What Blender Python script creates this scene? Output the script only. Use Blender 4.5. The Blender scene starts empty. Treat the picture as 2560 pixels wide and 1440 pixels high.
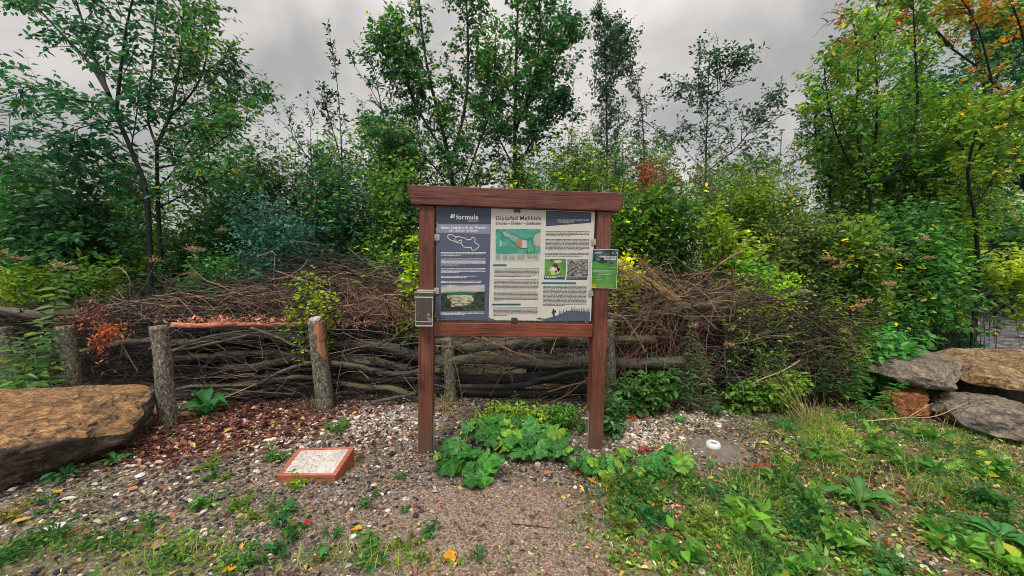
import bpy, math, random
import numpy as np
from mathutils import Matrix, Vector
random.seed(7)
RNG = np.random.default_rng(11)
R_ = math.radians
S = bpy.context.scene
COL = S.collection

# ------------------------------------------------------------------ camera
CAM_H = 1.4807; PITCH = 0.0717; ROLL = 0.0224; FPX = 962.0
_c, _s = math.cos(ROLL), math.sin(ROLL)
_R = Vector((1, 0, 0)); _F = Vector((0, math.cos(PITCH), -math.sin(PITCH))); _U = Vector((0, math.sin(PITCH), math.cos(PITCH)))
CR = _R*_c + _U*_s; CU = _U*_c - _R*_s; CF = _F
cam_d = bpy.data.cameras.new('camera'); cam = bpy.data.objects.new('camera', cam_d); COL.objects.link(cam)
cam_d.sensor_width = 36; cam_d.lens = FPX*36/2560; cam_d.clip_start = 0.05; cam_d.clip_end = 3000
m = Matrix.Identity(4)
for i in range(3):
    m[i][0] = CR[i]; m[i][1] = CU[i]; m[i][2] = -CF[i]
m[2][3] = CAM_H
cam.matrix_world = m
S.camera = cam

# ------------------------------------------------------------------ world: overcast sky over a thin veil of blue
SUN_EL, SUN_AZ = R_(58), R_(205)      # high, behind the photographer's left shoulder
w = bpy.data.worlds.new('World'); S.world = w; w.use_nodes = True
nt = w.node_tree; nt.nodes.clear()
def wn(t): return nt.nodes.new(t)
out = wn('ShaderNodeOutputWorld'); bg = wn('ShaderNodeBackground'); bg.inputs[1].default_value = 0.12
sky = wn('ShaderNodeTexSky'); sky.sky_type = 'NISHITA'; sky.sun_disc = False; sky.sun_elevation = SUN_EL; sky.sun_rotation = SUN_AZ
tc = wn('ShaderNodeTexCoord'); mp = wn('ShaderNodeMapping'); mp.inputs['Scale'].default_value = (1.0, 1.0, 1.6)
n1 = wn('ShaderNodeTexNoise'); n1.inputs['Scale'].default_value = 2.6; n1.inputs['Detail'].default_value = 5; n1.inputs['Roughness'].default_value = 0.45
n1.inputs['Distortion'].default_value = 0.7
rp = wn('ShaderNodeValToRGB'); cr = rp.color_ramp
cr.elements[0].position = 0.38; cr.elements[0].color = (0.57, 0.555, 0.535, 1)
cr.elements[1].position = 0.60; cr.elements[1].color = (0.97, 0.905, 0.86, 1)
e = cr.elements.new(0.48); e.color = (0.76, 0.725, 0.69, 1)
sp = wn('ShaderNodeSeparateXYZ'); mr = wn('ShaderNodeMapRange')
mr.inputs[1].default_value = 0.45; mr.inputs[2].default_value = 1.0; mr.inputs[3].default_value = 4.6; mr.inputs[4].default_value = 14.0
vm = wn('ShaderNodeVectorMath'); vm.operation = 'SCALE'
mx = wn('ShaderNodeMixRGB'); mx.inputs[0].default_value = 0.94
L = nt.links.new
L(tc.outputs['Generated'], mp.inputs[0]); L(mp.outputs[0], n1.inputs['Vector']); L(n1.outputs['Fac'], rp.inputs[0])
L(tc.outputs['Generated'], sp.inputs[0]); L(sp.outputs['Z'], mr.inputs[0])
L(rp.outputs[0], vm.inputs[0]); L(mr.outputs[0], vm.inputs['Scale'])
L(sky.outputs[0], mx.inputs[1]); L(vm.outputs[0], mx.inputs[2]); L(mx.outputs[0], bg.inputs[0]); L(bg.outputs[0], out.inputs[0])

sd = bpy.data.lights.new('sun', 'SUN'); sd.energy = 1.5; sd.angle = R_(12); sd.color = (1.0, 0.96, 0.9)
sun = bpy.data.objects.new('sun', sd); COL.objects.link(sun)
sv = Vector((math.sin(SUN_AZ)*math.cos(SUN_EL), math.cos(SUN_AZ)*math.cos(SUN_EL), math.sin(SUN_EL)))
sun.rotation_euler = sv.to_track_quat('Z', 'Y').to_euler()

S.view_settings.view_transform = 'Standard'; S.view_settings.look = 'None'; S.view_settings.gamma = 1
S.view_settings.exposure = 0.54
S.render.engine = 'CYCLES'; S.cycles.pixel_filter_type = 'BLACKMAN_HARRIS'; S.cycles.filter_width = 0.95

# ------------------------------------------------------------------ pixel rays into the place (photo pixels 2560 x 1440)
def ray(px, py): return CF + CR*((px-1280)/FPX) - CU*((py-720)/FPX)
def D(px, py, Y):
    r = ray(px, py); t = Y/r.y
    return np.array([r.x*t, r.y*t, CAM_H + r.z*t])
def G(px, py, z=0.0):
    r = ray(px, py); t = (z-CAM_H)/r.z
    return np.array([r.x*t, r.y*t, z])

# ------------------------------------------------------------------ numpy noise
def _h(ix, iy, iz, seed):
    n = (ix*374761393 + iy*668265263 + iz*2147483647 + seed*1274126177) & 0xffffffff
    n = ((n ^ (n >> 13))*1274126177) & 0xffffffff
    n = n ^ (n >> 16)
    return (n & 0xffff)/32767.5 - 1.0
def vnoise(P, seed=0):
    P = np.asarray(P, float); I = np.floor(P).astype(np.int64); f = P-I; f = f*f*(3-2*f)
    x, y, z = I[..., 0], I[..., 1], I[..., 2]; r = 0
    for dx in (0, 1):
        wx = f[..., 0] if dx else 1-f[..., 0]
        for dy in (0, 1):
            wy = f[..., 1] if dy else 1-f[..., 1]
            for dz in (0, 1):
                wz = f[..., 2] if dz else 1-f[..., 2]
                r = r + wx*wy*wz*_h(x+dx, y+dy, z+dz, seed)
    return r
def fbm(P, o=4, seed=0, g=0.5):
    P = np.asarray(P, float); a = 1; r = 0; t = 0
    for i in range(o):
        r = r + a*vnoise(P*(2**i)+i*17.3, seed+i); t += a; a *= g
    return r/t
def gz(x, y):
    x = np.asarray(x, float); y = np.asarray(y, float)
    P = np.stack([x, y, x*0], -1)
    near = np.exp(-(np.hypot(x, y-3)/14)**2)
    r = 0.022*fbm(P*1.3, 3, 5) + 0.006*fbm(P*7, 2, 9)
    mound = 0.05*np.exp(-((x+1.0)/0.9)**2-((y-3.75)/0.35)**2) + 0.10*np.clip((y-4.6)/3, 0, 1)
    return r*near + mound - 0.0
def ground(px, py):
    p = G(px, py); p[2] = float(gz(p[0], p[1])); return p

# ------------------------------------------------------------------ mesh building
ORG = {}
def nrm(a): return a/np.maximum(np.linalg.norm(a, axis=-1, keepdims=True), 1e-9)
def tag(o, label=None, cat=None, group=None, kind=None):
    for k, v in (('label', label), ('category', cat), ('group', group), ('kind', kind)):
        if v: o[k] = v
    return o
def thing(name, loc, label, cat, group=None, rz=0):
    o = bpy.data.objects.new(name, None); COL.objects.link(o); o.location = loc; o.rotation_euler[2] = rz
    o.empty_display_size = 0.1; ORG[o] = np.array(loc, float)
    return tag(o, label, cat, group)
def mk(name, V, F, mats, parent=None, mi=None, col=None, smooth=False, org=None, local=False):
    """F: list of (n,k) int arrays (k 3..) or list of tuples"""
    V = np.asarray(V, float)
    if parent is not None and not local: o0 = ORG[parent]
    elif org is not None: o0 = np.array(org, float)
    else: o0 = np.zeros(3)
    V = V-o0
    me = bpy.data.meshes.new(name)
    if isinstance(F, np.ndarray): F = [F]
    if len(F) and isinstance(F[0], np.ndarray):
        tot = np.concatenate([np.full(len(f), f.shape[1], np.int32) for f in F]); idx = np.concatenate([f.ravel() for f in F]).astype(np.int32)
    else:
        tot = np.array([len(f) for f in F], np.int32); idx = np.concatenate([np.array(f, np.int32) for f in F])
    me.vertices.add(len(V)); me.vertices.foreach_set('co', V.astype(np.float32).ravel())
    me.loops.add(len(idx)); me.loops.foreach_set('vertex_index', idx)
    me.polygons.add(len(tot)); st = np.concatenate([[0], np.cumsum(tot)[:-1]]).astype(np.int32)
    me.polygons.foreach_set('loop_start', st)
    if smooth: me.polygons.foreach_set('use_smooth', np.ones(len(tot), bool))
    else: me.polygons.foreach_set('use_smooth', np.zeros(len(tot), bool))
    if not isinstance(mats, (list, tuple)): mats = [mats]
    for mm in mats: me.materials.append(mm)
    if mi is not None: me.polygons.foreach_set('material_index', np.asarray(mi, np.int32))
    if col is not None:
        ca = me.color_attributes.new('Col', 'FLOAT_COLOR', 'POINT')
        c4 = np.ones((len(V), 4), np.float32); col = np.asarray(col); c4[:, :col.shape[1]] = col
        ca.data.foreach_set('color', c4.ravel())
    me.update(calc_edges=True); me.validate()
    o = bpy.data.objects.new(name, me); COL.objects.link(o)
    if parent is not None:
        o.parent = parent; ORG[o] = np.zeros(3) if local else ORG[parent]
    else:
        o.location = o0; ORG[o] = o0
    return o
class Geo:
    def __init__(s): s.V = []; s.F = {}; s.M = {}; s.C = []; s.n = 0
    def add(s, V, F, m=0, c=None):
        V = np.asarray(V, float).reshape(-1, 3); F = np.asarray(F, int)
        s.V.append(V); k = F.shape[1]
        s.F.setdefault(k, []).append(F+s.n); s.M.setdefault(k, []).append(np.full(len(F), m))
        if c is None: c = np.ones((len(V), 3))
        c = np.asarray(c, float)
        if c.ndim == 1: c = np.tile(c, (len(V), 1))
        s.C.append(c); s.n += len(V)
    def box(s, a, b, m=0, c=None):
        x0, y0, z0 = a; x1, y1, z1 = b
        V = [(x0,y0,z0),(x1,y0,z0),(x1,y1,z0),(x0,y1,z0),(x0,y0,z1),(x1,y0,z1),(x1,y1,z1),(x0,y1,z1)]
        s.add(V, [(0,3,2,1),(4,5,6,7),(0,1,5,4),(1,2,6,5),(2,3,7,6),(3,0,4,7)], m, c)
    def build(s, name, mats, parent=None, **k):
        V = np.concatenate(s.V); ks = sorted(s.F)
        F = [np.concatenate(s.F[q]) for q in ks]; M = np.concatenate([np.concatenate(s.M[q]) for q in ks])
        return mk(name, V, F, mats, parent, mi=M, col=np.concatenate(s.C), **k)

def tubes(P, rad, sides=4, cap=True):
    """P (N,K,3), rad (N,K) -> V, Fquads"""
    P = np.asarray(P, float); rad = np.asarray(rad, float)
    N, K, _ = P.shape
    T = np.gradient(P, axis=1); T = nrm(T)
    ref = np.where(np.abs(T[:, :1, 2:3]) > 0.9, np.array([1., 0, 0]), np.array([0., 0, 1.]))
    A = nrm(np.cross(T, np.broadcast_to(ref, T.shape))); B = np.cross(T, A)
    th = np.arange(sides)*2*np.pi/sides
    V = P[:, :, None] + rad[:, :, None, None]*(A[:, :, None]*np.cos(th)[None, None, :, None] + B[:, :, None]*np.sin(th)[None, None, :, None])
    base = (np.arange(N)*K*sides)[:, None, None]; k = (np.arange(K-1)*sides)[None, :, None]; j = np.arange(sides)[None, None]
    j2 = (j+1) % sides
    F = np.stack([base+k+j, base+k+j2, base+k+sides+j2, base+k+sides+j], -1).reshape(-1, 4)
    return V.reshape(-1, 3), F
def spline(pts, K):
    pts = np.asarray(pts, float)
    if len(pts) == 2: t = np.linspace(0, 1, K)[:, None]; return pts[0]*(1-t)+pts[1]*t
    d = np.concatenate([[0], np.cumsum(np.linalg.norm(np.diff(pts, axis=0), axis=1))]); d /= d[-1]
    T = np.gradient(pts, d, axis=0); o = []
    for u in np.linspace(0, 1, K):
        i = min(np.searchsorted(d, u, 'right')-1, len(d)-2); h = d[i+1]-d[i]; s = (u-d[i])/h
        o.append((2*s**3-3*s*s+1)*pts[i]+(s**3-2*s*s+s)*h*T[i]+(-2*s**3+3*s*s)*pts[i+1]+(s**3-s*s)*h*T[i+1])
    return np.array(o)

# leaves: 6 vertices, folded along the midrib
def leaves(P, dirv, nor, length, width, col, fold=0.18, curl=0.12, shape=0):
    n = len(P); d = nrm(dirv); s = nrm(np.cross(d, nor)); u = np.cross(s, d)
    Ls = length[:, None]; W = width[:, None]
    if shape == 0: prof = ((0.26, 0.40), (0.62, 0.42))
    elif shape == 1: prof = ((0.3, 0.5), (0.55, 0.36))
    else: prof = ((0.2, 0.3), (0.75, 0.5))
    (a, wa), (b, wb) = prof
    v0 = P; v3 = P+d*Ls-u*Ls*curl
    r1 = P+d*Ls*a+s*W*wa+u*W*fold; r2 = P+d*Ls*b+s*W*wb+u*(W*fold-Ls*curl*.4)
    l1 = P+d*Ls*a-s*W*wa+u*W*fold; l2 = P+d*Ls*b-s*W*wb+u*(W*fold-Ls*curl*.4)
    V = np.stack([v0, r1, r2, v3, l2, l1], 1).reshape(-1, 3)
    b0 = np.arange(n)[:, None]*6
    F = np.concatenate([b0+np.array([0, 1, 2, 3]), b0+np.array([0, 3, 4, 5])])
    return V, F, np.repeat(col, 6, 0)
def leafcol(P, pal, jit=0.28, scale=1.6, seed=0, acc=0.0):
    pal = np.array(pal, float)
    t = np.clip(0.5+1.3*fbm(P*scale, 2, seed)+RNG.normal(0, .18, len(P)), 0, 1)[:, None]
    c = pal[0]*(1-t)+pal[1]*t
    if len(pal) > 2 and acc > 0:
        k = RNG.random(len(P)) < acc*(1+1.5*fbm(P*scale*1.7, 2, seed+5)); c[k] = pal[2]
    return c*np.exp(RNG.normal(0, jit, (len(P), 1)))
# ------------------------------------------------------------------ materials
def newmat(name):
    mt = bpy.data.materials.new(name); mt.use_nodes = True; t = mt.node_tree
    return mt, t, t.nodes['Principled BSDF']
class NT:
    def __init__(s, t): s.t = t
    def n(s, typ, **k):
        o = s.t.nodes.new(typ)
        for a, v in k.items():
            if a.startswith('i_'): o.inputs[a[2:].replace('_', ' ')].default_value = v
            else: setattr(o, a, v)
        return o
    def l(s, a, b): s.t.links.new(a, b)
    def mix(s, a, b, f, mode='MIX'):
        o = s.n('ShaderNodeMixRGB', blend_type=mode)
        for k, v in ((0, f), (1, a), (2, b)):
            if isinstance(v, (int, float)): o.inputs[k].default_value = v if k == 0 else (v, v, v, 1)
            elif isinstance(v, tuple): o.inputs[k].default_value = (*v, 1) if len(v) == 3 else v
            else: s.l(v, o.inputs[k])
        return o.outputs[0]
    def math(s, op, a, b=0.0, clamp=False):
        o = s.n('ShaderNodeMath', operation=op, use_clamp=clamp)
        for k, v in ((0, a), (1, b)):
            if isinstance(v, (int, float)): o.inputs[k].default_value = v
            else: s.l(v, o.inputs[k])
        return o.outputs[0]
    def ramp(s, f, stops):
        o = s.n('ShaderNodeValToRGB'); c = o.color_ramp
        while len(c.elements) < len(stops): c.elements.new(0.5)
        for e, (p, col) in zip(c.elements, stops):
            e.position = p; e.color = (*col, 1) if isinstance(col, tuple) else (col, col, col, 1)
        s.l(f, o.inputs[0]); return o.outputs[0]
    def noise(s, vec, scale, detail=4, rough=0.5, dist=0.0):
        o = s.n('ShaderNodeTexNoise'); o.inputs['Scale'].default_value = scale; o.inputs['Detail'].default_value = detail
        o.inputs['Roughness'].default_value = rough; o.inputs['Distortion'].default_value = dist; s.l(vec, o.inputs['Vector']); return o
    def vor(s, vec, scale, feat='F1'):
        o = s.n('ShaderNodeTexVoronoi', feature=feat); o.inputs['Scale'].default_value = scale; s.l(vec, o.inputs['Vector']); return o
    def mapv(s, vec, scale): 
        o = s.n('ShaderNodeMapping'); o.inputs['Scale'].default_value = scale; s.l(vec, o.inputs[0]); return o.outputs[0]
    def bump(s, h, strength, dist, bsdf, nrm=None):
        o = s.n('ShaderNodeBump'); o.inputs['Strength'].default_value = strength; o.inputs['Distance'].default_value = dist
        s.l(h, o.inputs['Height'])
        if nrm is not None: s.l(nrm, o.inputs['Normal'])
        if bsdf is not None: s.l(o.outputs[0], bsdf.inputs['Normal'])
        return o.outputs[0]
def coord(x, kind='Object'): return x.n('ShaderNodeTexCoord').outputs[kind]
def vcol(x):
    o = x.n('ShaderNodeVertexColor'); o.layer_name = 'Col'; return o.outputs[0]

def leaf_mat(name, rough=0.42, trans=0.4, spec=0.45):
    mt, t, b = newmat(name); x = NT(t); c = vcol(x)
    b.inputs['Roughness'].default_value = rough; b.inputs['Specular IOR Level'].default_value = spec
    vein = x.noise(coord(x), 160, 2)
    cc = x.mix(c, x.mix(c, 1.35, 1.0, 'MULTIPLY'), vein.outputs['Fac'])
    x.l(cc, b.inputs['Base Color'])
    tr = x.n('ShaderNodeBsdfTranslucent'); x.l(x.mix(cc, (1.5, 1.6, 0.7), 1.0, 'MULTIPLY'), tr.inputs[0])
    mx = x.n('ShaderNodeMixShader'); mx.inputs[0].default_value = trans
    x.l(b.outputs[0], mx.inputs[1]); x.l(tr.outputs[0], mx.inputs[2]); x.l(mx.outputs[0], t.nodes['Material Output'].inputs[0])
    return mt
M = {}
M['leaf'] = leaf_mat('leaf', 0.42, 0.42, 0.42)
mt, t, b = newmat('crinkled_leaf'); x = NT(t); co = coord(x); c = vcol(x); vv = x.vor(co, 95); nn_ = x.noise(co, 28, 4, 0.6)
c = x.mix(c, x.ramp(vv.outputs['Distance'], [(0.1, 1.25), (0.7, 0.6)]), 0.9, 'MULTIPLY'); c = x.mix(c, x.ramp(nn_.outputs['Fac'], [(0.35, 0.6), (0.62, 1.35)]), 0.9, 'MULTIPLY')
x.l(c, b.inputs['Base Color']); b.inputs['Roughness'].default_value = 0.55; b.inputs['Specular IOR Level'].default_value = 0.3; x.bump(vv.outputs['Distance'], -0.7, 0.012, b)
tr = x.n('ShaderNodeBsdfTranslucent'); x.l(x.mix(c, (1.3, 1.5, 0.5), 1.0, 'MULTIPLY'), tr.inputs[0]); mx = x.n('ShaderNodeMixShader'); mx.inputs[0].default_value = 0.3
x.l(b.outputs[0], mx.inputs[1]); x.l(tr.outputs[0], mx.inputs[2]); x.l(mx.outputs[0], t.nodes['Material Output'].inputs[0]); M['bigleaf'] = mt
M['dryleaf'] = leaf_mat('dry_leaf', 0.6, 0.15, 0.3)
M['grass'] = leaf_mat('grass_blade', 0.5, 0.35)

def col_mat(name, rough=0.8, bscale=60, bstr=0.4, spec=0.3):
    mt, t, b = newmat(name); x = NT(t); c = vcol(x); b.inputs['Roughness'].default_value = rough
    b.inputs['Specular IOR Level'].default_value = spec
    n = x.noise(coord(x), bscale, 4, 0.6)
    x.l(x.mix(c, x.ramp(n.outputs['Fac'], [(0.3, 0.45), (0.7, 1.5)]), 1.0, 'MULTIPLY'), b.inputs['Base Color'])
    x.bump(n.outputs['Fac'], bstr, 0.01, b); return mt
M['twig'] = col_mat('twig_bark', 0.7, 90, 0.4)
M['stone'] = col_mat('pebble', 0.75, 120, 0.3)

def bark_mat(name, dark, light, scale=14, lich=0.0, lichcol=(0.28, 0.27, 0.2), stretch=(1, 1, 0.35), moss=0.0):
    mt, t, b = newmat(name); x = NT(t); co = coord(x); v = x.mapv(co, stretch)
    n = x.noise(v, scale, 6, 0.65, 0.4); vo = x.vor(v, scale*2.2)
    f = x.math('MULTIPLY', n.outputs['Fac'], x.math('ADD', vo.outputs['Distance'], 0.55))
    c = x.ramp(f, [(0.25, dark), (0.62, light)])
    if lich:
        n2 = x.noise(x.mapv(co, (1, 1, .6)), 62, 4, 0.7, 0.8)
        c = x.mix(c, lichcol, x.ramp(n2.outputs['Fac'], [(0.50, 0.0), (0.62, lich)]))
    if moss:
        n3 = x.noise(co, 5, 4, 0.7); gn = x.n('ShaderNodeNewGeometry'); sz = x.n('ShaderNodeSeparateXYZ'); x.l(gn.outputs['Normal'], sz.inputs[0])
        f3 = x.math('MULTIPLY', x.ramp(n3.outputs['Fac'], [(0.52, 0.0), (0.6, 1.0)]), x.ramp(sz.outputs['Z'], [(0.2, 0.0), (0.75, moss)]))
        c = x.mix(c, (0.10, 0.13, 0.02), f3)
    x.l(c, b.inputs['Base Color']); b.inputs['Roughness'].default_value = 0.75; b.inputs['Specular IOR Level'].default_value = 0.35
    x.bump(f, 0.8, 0.02, b); return mt
M['post_bark'] = bark_mat('post_bark', (0.012, 0.013, 0.015), (0.13, 0.115, 0.09), 18, 1.0, (0.36, 0.33, 0.25), (1, 1, .5))
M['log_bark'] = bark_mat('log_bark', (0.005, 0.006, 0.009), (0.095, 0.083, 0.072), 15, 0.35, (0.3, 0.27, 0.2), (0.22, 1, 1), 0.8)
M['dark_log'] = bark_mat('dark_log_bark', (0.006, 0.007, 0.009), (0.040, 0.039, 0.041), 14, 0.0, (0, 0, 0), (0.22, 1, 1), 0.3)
M['rotten'] = bark_mat('rotten_wood', (0.15, 0.045, 0.022), (0.62, 0.22, 0.12), 26, 0.6, (0.55, 0.40, 0.30), (0.3, 1, 1))
M['trunk'] = bark_mat('trunk_bark', (0.008, 0.011, 0.012), (0.032, 0.036, 0.035), 30, 0.2, (0.06, 0.07, 0.06), (1, 1, .3))

def wood_mat(name, dark, light, axis, weather=0.0):
    mt, t, b = newmat(name); x = NT(t); co = coord(x)
    sc = {'x': (0.35, 7, 7), 'z': (7, 7, 0.35)}[axis]; v = x.mapv(co, sc)
    n = x.noise(v, 9, 6, 0.6, 0.3); n2 = x.noise(v, 38, 3, 0.6); n3 = x.noise(co, 3.0, 3, 0.6)
    c = x.ramp(n.outputs['Fac'], [(0.30, dark), (0.66, light)])
    c = x.mix(c, x.ramp(n2.outputs['Fac'], [(0.3, 0.6), (0.6, 1.15)]), 0.8, 'MULTIPLY')
    c = x.mix(c, x.ramp(n3.outputs['Fac'], [(0.3, 0.62), (0.7, 1.2)]), 1.0, 'MULTIPLY')
    n6 = x.noise(x.mapv(co, {'x': (0.5, 16, 16), 'z': (16, 16, 0.5)}[axis]), 5, 2, 0.5, 0.2); c = x.mix(c, x.ramp(n6.outputs['Fac'], [(0.30, 0.18), (0.345, 1.0)]), 1.0, 'MULTIPLY')
    n7 = x.noise(co, 1.6, 4, 0.7); c = x.mix(c, (0.23, 0.13, 0.10), x.ramp(n7.outputs['Fac'], [(0.5, 0.0), (0.72, 0.45)]))
    # knots
    kv = x.vor(x.mapv(co, {'x': (2.2, 6, 6), 'z': (6, 6, 2.2)}[axis]), 1.0)
    c = x.mix((0.045, 0.014, 0.008), c, x.ramp(kv.outputs['Distance'], [(0.07, 0.0), (0.16, 1.0)]))
    if weather:
        s = x.n('ShaderNodeSeparateXYZ'); x.l(co, s.inputs[0])
        f = x.math('ADD', x.math('MULTIPLY', s.outputs['Z'], -1.7), x.math('MULTIPLY', x.noise(v, 5, 4).outputs['Fac'], 0.9))
        f = x.ramp(f, [(0.0, 0.0), (0.0, 0.0)]) if False else x.math('ADD', f, 0.45, True)
        c = x.mix(c, x.mix(c, (0.13, 0.085, 0.055), 0.75), f)
    x.l(c, b.inputs['Base Color']); b.inputs['Roughness'].default_value = 0.5
    x.bump(x.math('ADD', n.outputs['Fac'], n2.outputs['Fac']), 0.5, 0.004, b); return mt
M['wood_v'] = wood_mat('stained_wood_upright', (0.070, 0.020, 0.013), (0.24, 0.072, 0.042), 'z', 1.0)
M['wood_h'] = wood_mat('stained_wood_level', (0.058, 0.016, 0.012), (0.21, 0.058, 0.040), 'x')
M['wood_h2'] = wood_mat('stained_wood_crossbar', (0.12, 0.028, 0.016), (0.30, 0.075, 0.038), 'x')
M['wood_o'] = wood_mat('orange_stained_wood', (0.30, 0.07, 0.032), (0.58, 0.16, 0.07), 'x')
M['split'] = wood_mat('split_wood', (0.28, 0.09, 0.04), (0.62, 0.27, 0.12), 'z')

def flat(name, c, rough=0.5, spec=0.5, metal=0.0, noise=0.12, ns=30):
    mt, t, b = newmat(name); x = NT(t); n = x.noise(coord(x), ns, 4)
    x.l(x.mix(tuple(c), x.ramp(n.outputs['Fac'], [(0.25, 1-noise), (0.75, 1+noise)]), 1.0, 'MULTIPLY'), b.inputs['Base Color'])
    b.inputs['Roughness'].default_value = rough; b.inputs['Specular IOR Level'].default_value = spec; b.inputs['Metallic'].default_value = metal
    return mt
M['metal'] = flat('galvanised_steel', (0.55, 0.55, 0.53), 0.35, 0.5, 0.7)
M['grip'] = flat('clip_metal', (0.42, 0.40, 0.35), 0.4, 0.5, 0.2)
M['gripdark'] = flat('clip_dark', (0.05, 0.05, 0.048), 0.4)
M['panel'] = flat('panel_print_pale', (0.62, 0.60, 0.545), 0.35, 0.4, 0, 0.03, 4)
M['navy'] = flat('print_navy', (0.048, 0.068, 0.108), 0.35, 0.4, 0, 0.06, 4)
M['blue'] = flat('print_blue', (0.088, 0.110, 0.175), 0.35, 0.4, 0, 0.06, 4)
M['band'] = flat('print_greyblue', (0.25, 0.27, 0.36), 0.35, 0.4, 0, 0.05, 4)
M['white'] = flat('print_white', (0.80, 0.80, 0.80), 0.4, 0.4, 0, 0.02)
M['ink'] = flat('print_ink', (0.075, 0.08, 0.10), 0.4, 0.4, 0, 0.02)
M['inknavy'] = flat('print_ink_navy', (0.035, 0.045, 0.085), 0.4, 0.4, 0, 0.02)
M['teal'] = flat('print_teal', (0.012, 0.21, 0.20), 0.4, 0.4, 0, 0.05)
M['pvc'] = flat('white_plastic_pipe', (0.75, 0.76, 0.75), 0.35)
M['shade_disc'] = flat('pipe_painted_shade', (0.03, 0.03, 0.03), 0.8)  # near-black colour for the shade inside the white pipe
M['mast'] = flat('mast_grey', (0.16, 0.17, 0.18), 0.5)
mt, t, b = newmat('printed_picture'); x = NT(t); x.l(vcol(x), b.inputs['Base Color']); b.inputs['Roughness'].default_value = 0.35; M['pic'] = mt
mt, t, b = newmat('clear_acrylic'); x = NT(t); tp = x.n('ShaderNodeBsdfTransparent'); tp.inputs[0].default_value = (0.90, 0.92, 0.91, 1); gl_ = x.n('ShaderNodeBsdfGlossy'); gl_.inputs['Roughness'].default_value = 0.08
lw_ = x.n('ShaderNodeLayerWeight'); lw_.inputs[0].default_value = 0.25; ms = x.n('ShaderNodeMixShader'); x.l(x.math('ADD', x.math('MULTIPLY', lw_.outputs['Fresnel'], 0.8), 0.10, True), ms.inputs[0])
x.l(tp.outputs[0], ms.inputs[1]); x.l(gl_.outputs[0], ms.inputs[2]); x.l(ms.outputs[0], t.nodes['Material Output'].inputs[0]); M['acryl'] = mt
M['edge'] = flat('painted_acrylic_glint', (0.62, 0.64, 0.62), 0.25)  # pale colour standing in for light caught on the acrylic edges
mt, t, b = newmat('concrete'); x = NT(t); co = coord(x); n = x.noise(co, 30, 6, 0.7); n2 = x.noise(co, 110, 3); 
x.l(x.ramp(n.outputs['Fac'], [(0.32, (0.09, 0.075, 0.062)), (0.6, (0.20, 0.165, 0.14))]), b.inputs['Base Color']); b.inputs['Roughness'].default_value = 0.85
x.bump(n2.outputs['Fac'], 0.4, 0.005, b); M['concrete'] = mt
mt, t, b = newmat('plinth_slab'); x = NT(t); co = coord(x); n = x.noise(co, 55, 6, 0.8, 0.4); n2 = x.noise(co, 9, 3)
c = x.ramp(n.outputs['Fac'], [(0.36, (0.19, 0.175, 0.14)), (0.47, (0.48, 0.44, 0.40)), (0.6, (0.68, 0.63, 0.58))])
x.l(x.mix(c, x.ramp(n2.outputs['Fac'], [(0.3, 0.8), (0.7, 1.1)]), 1.0, 'MULTIPLY'), b.inputs['Base Color']); b.inputs['Roughness'].default_value = 0.7
x.bump(n.outputs['Fac'], 0.5, 0.004, b); M['slab'] = mt

def rock_mat(name, top, side, dark, strata=1.0, top_t=(0.35, 0.75), tint=(0.33, 0.21, 0.10), tamt=0.7):
    """top: iron-stained weathered bedding face; side: broken face"""
    mt, t, b = newmat(name); x = NT(t); co = coord(x); v = x.mapv(co, (1, 1, 1.6*strata))
    n = x.noise(v, 4.5, 9, 0.74, 0.9); n2 = x.noise(co, 26, 6, 0.7); n3 = x.noise(co, 2.2, 4, 0.6, 0.4)
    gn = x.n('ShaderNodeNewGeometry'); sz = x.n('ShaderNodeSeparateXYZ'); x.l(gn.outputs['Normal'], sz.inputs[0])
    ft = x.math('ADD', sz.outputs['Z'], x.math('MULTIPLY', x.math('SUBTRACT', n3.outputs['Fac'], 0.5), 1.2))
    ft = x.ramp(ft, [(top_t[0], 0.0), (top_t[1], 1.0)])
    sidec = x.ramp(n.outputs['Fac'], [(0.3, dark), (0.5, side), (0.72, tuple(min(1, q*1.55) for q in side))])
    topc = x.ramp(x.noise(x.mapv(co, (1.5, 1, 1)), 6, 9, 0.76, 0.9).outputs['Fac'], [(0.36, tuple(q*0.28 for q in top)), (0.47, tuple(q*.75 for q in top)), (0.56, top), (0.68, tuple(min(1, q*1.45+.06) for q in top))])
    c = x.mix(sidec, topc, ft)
    n5 = x.noise(co, 3.1, 5, 0.65, 0.8); c = x.mix(c, tint, x.ramp(n5.outputs['Fac'], [(0.50, 0.0), (0.62, tamt)]))
    cr_ = x.n('ShaderNodeTexVoronoi', feature='DISTANCE_TO_EDGE'); cr_.inputs['Scale'].default_value = 3.2; x.l(x.mix(co, x.noise(co, 5, 4).outputs['Color'], 0.22), cr_.inputs['Vector'])
    c = x.mix((0.02, 0.018, 0.016), c, x.ramp(cr_.outputs['Distance'], [(0.0, 0.25), (0.022, 1.0)]))
    c = x.mix(c, x.ramp(n2.outputs['Fac'], [(0.36, 0.35), (0.5, 0.9), (0.64, 1.35)]), 0.95, 'MULTIPLY')
    n8 = x.noise(co, 95, 4, 0.8); c = x.mix(c, x.ramp(n8.outputs['Fac'], [(0.36, 0.45), (0.5, 1.0), (0.64, 1.5)]), 0.85, 'MULTIPLY')
    x.l(c, b.inputs['Base Color']); b.inputs['Roughness'].default_value = 0.72
    nn = x.bump(n.outputs['Fac'], 0.9, 0.06, None); x.bump(n2.outputs['Fac'], 0.9, 0.016, b, nn); return mt
M['rock_left'] = rock_mat('sandstone_orange_top', (0.45, 0.235, 0.09), (0.12, 0.092, 0.072), (0.020, 0.019, 0.02), top_t=(0.55, 0.9), tint=(0.20, 0.12, 0.07), tamt=0.3)
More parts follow.
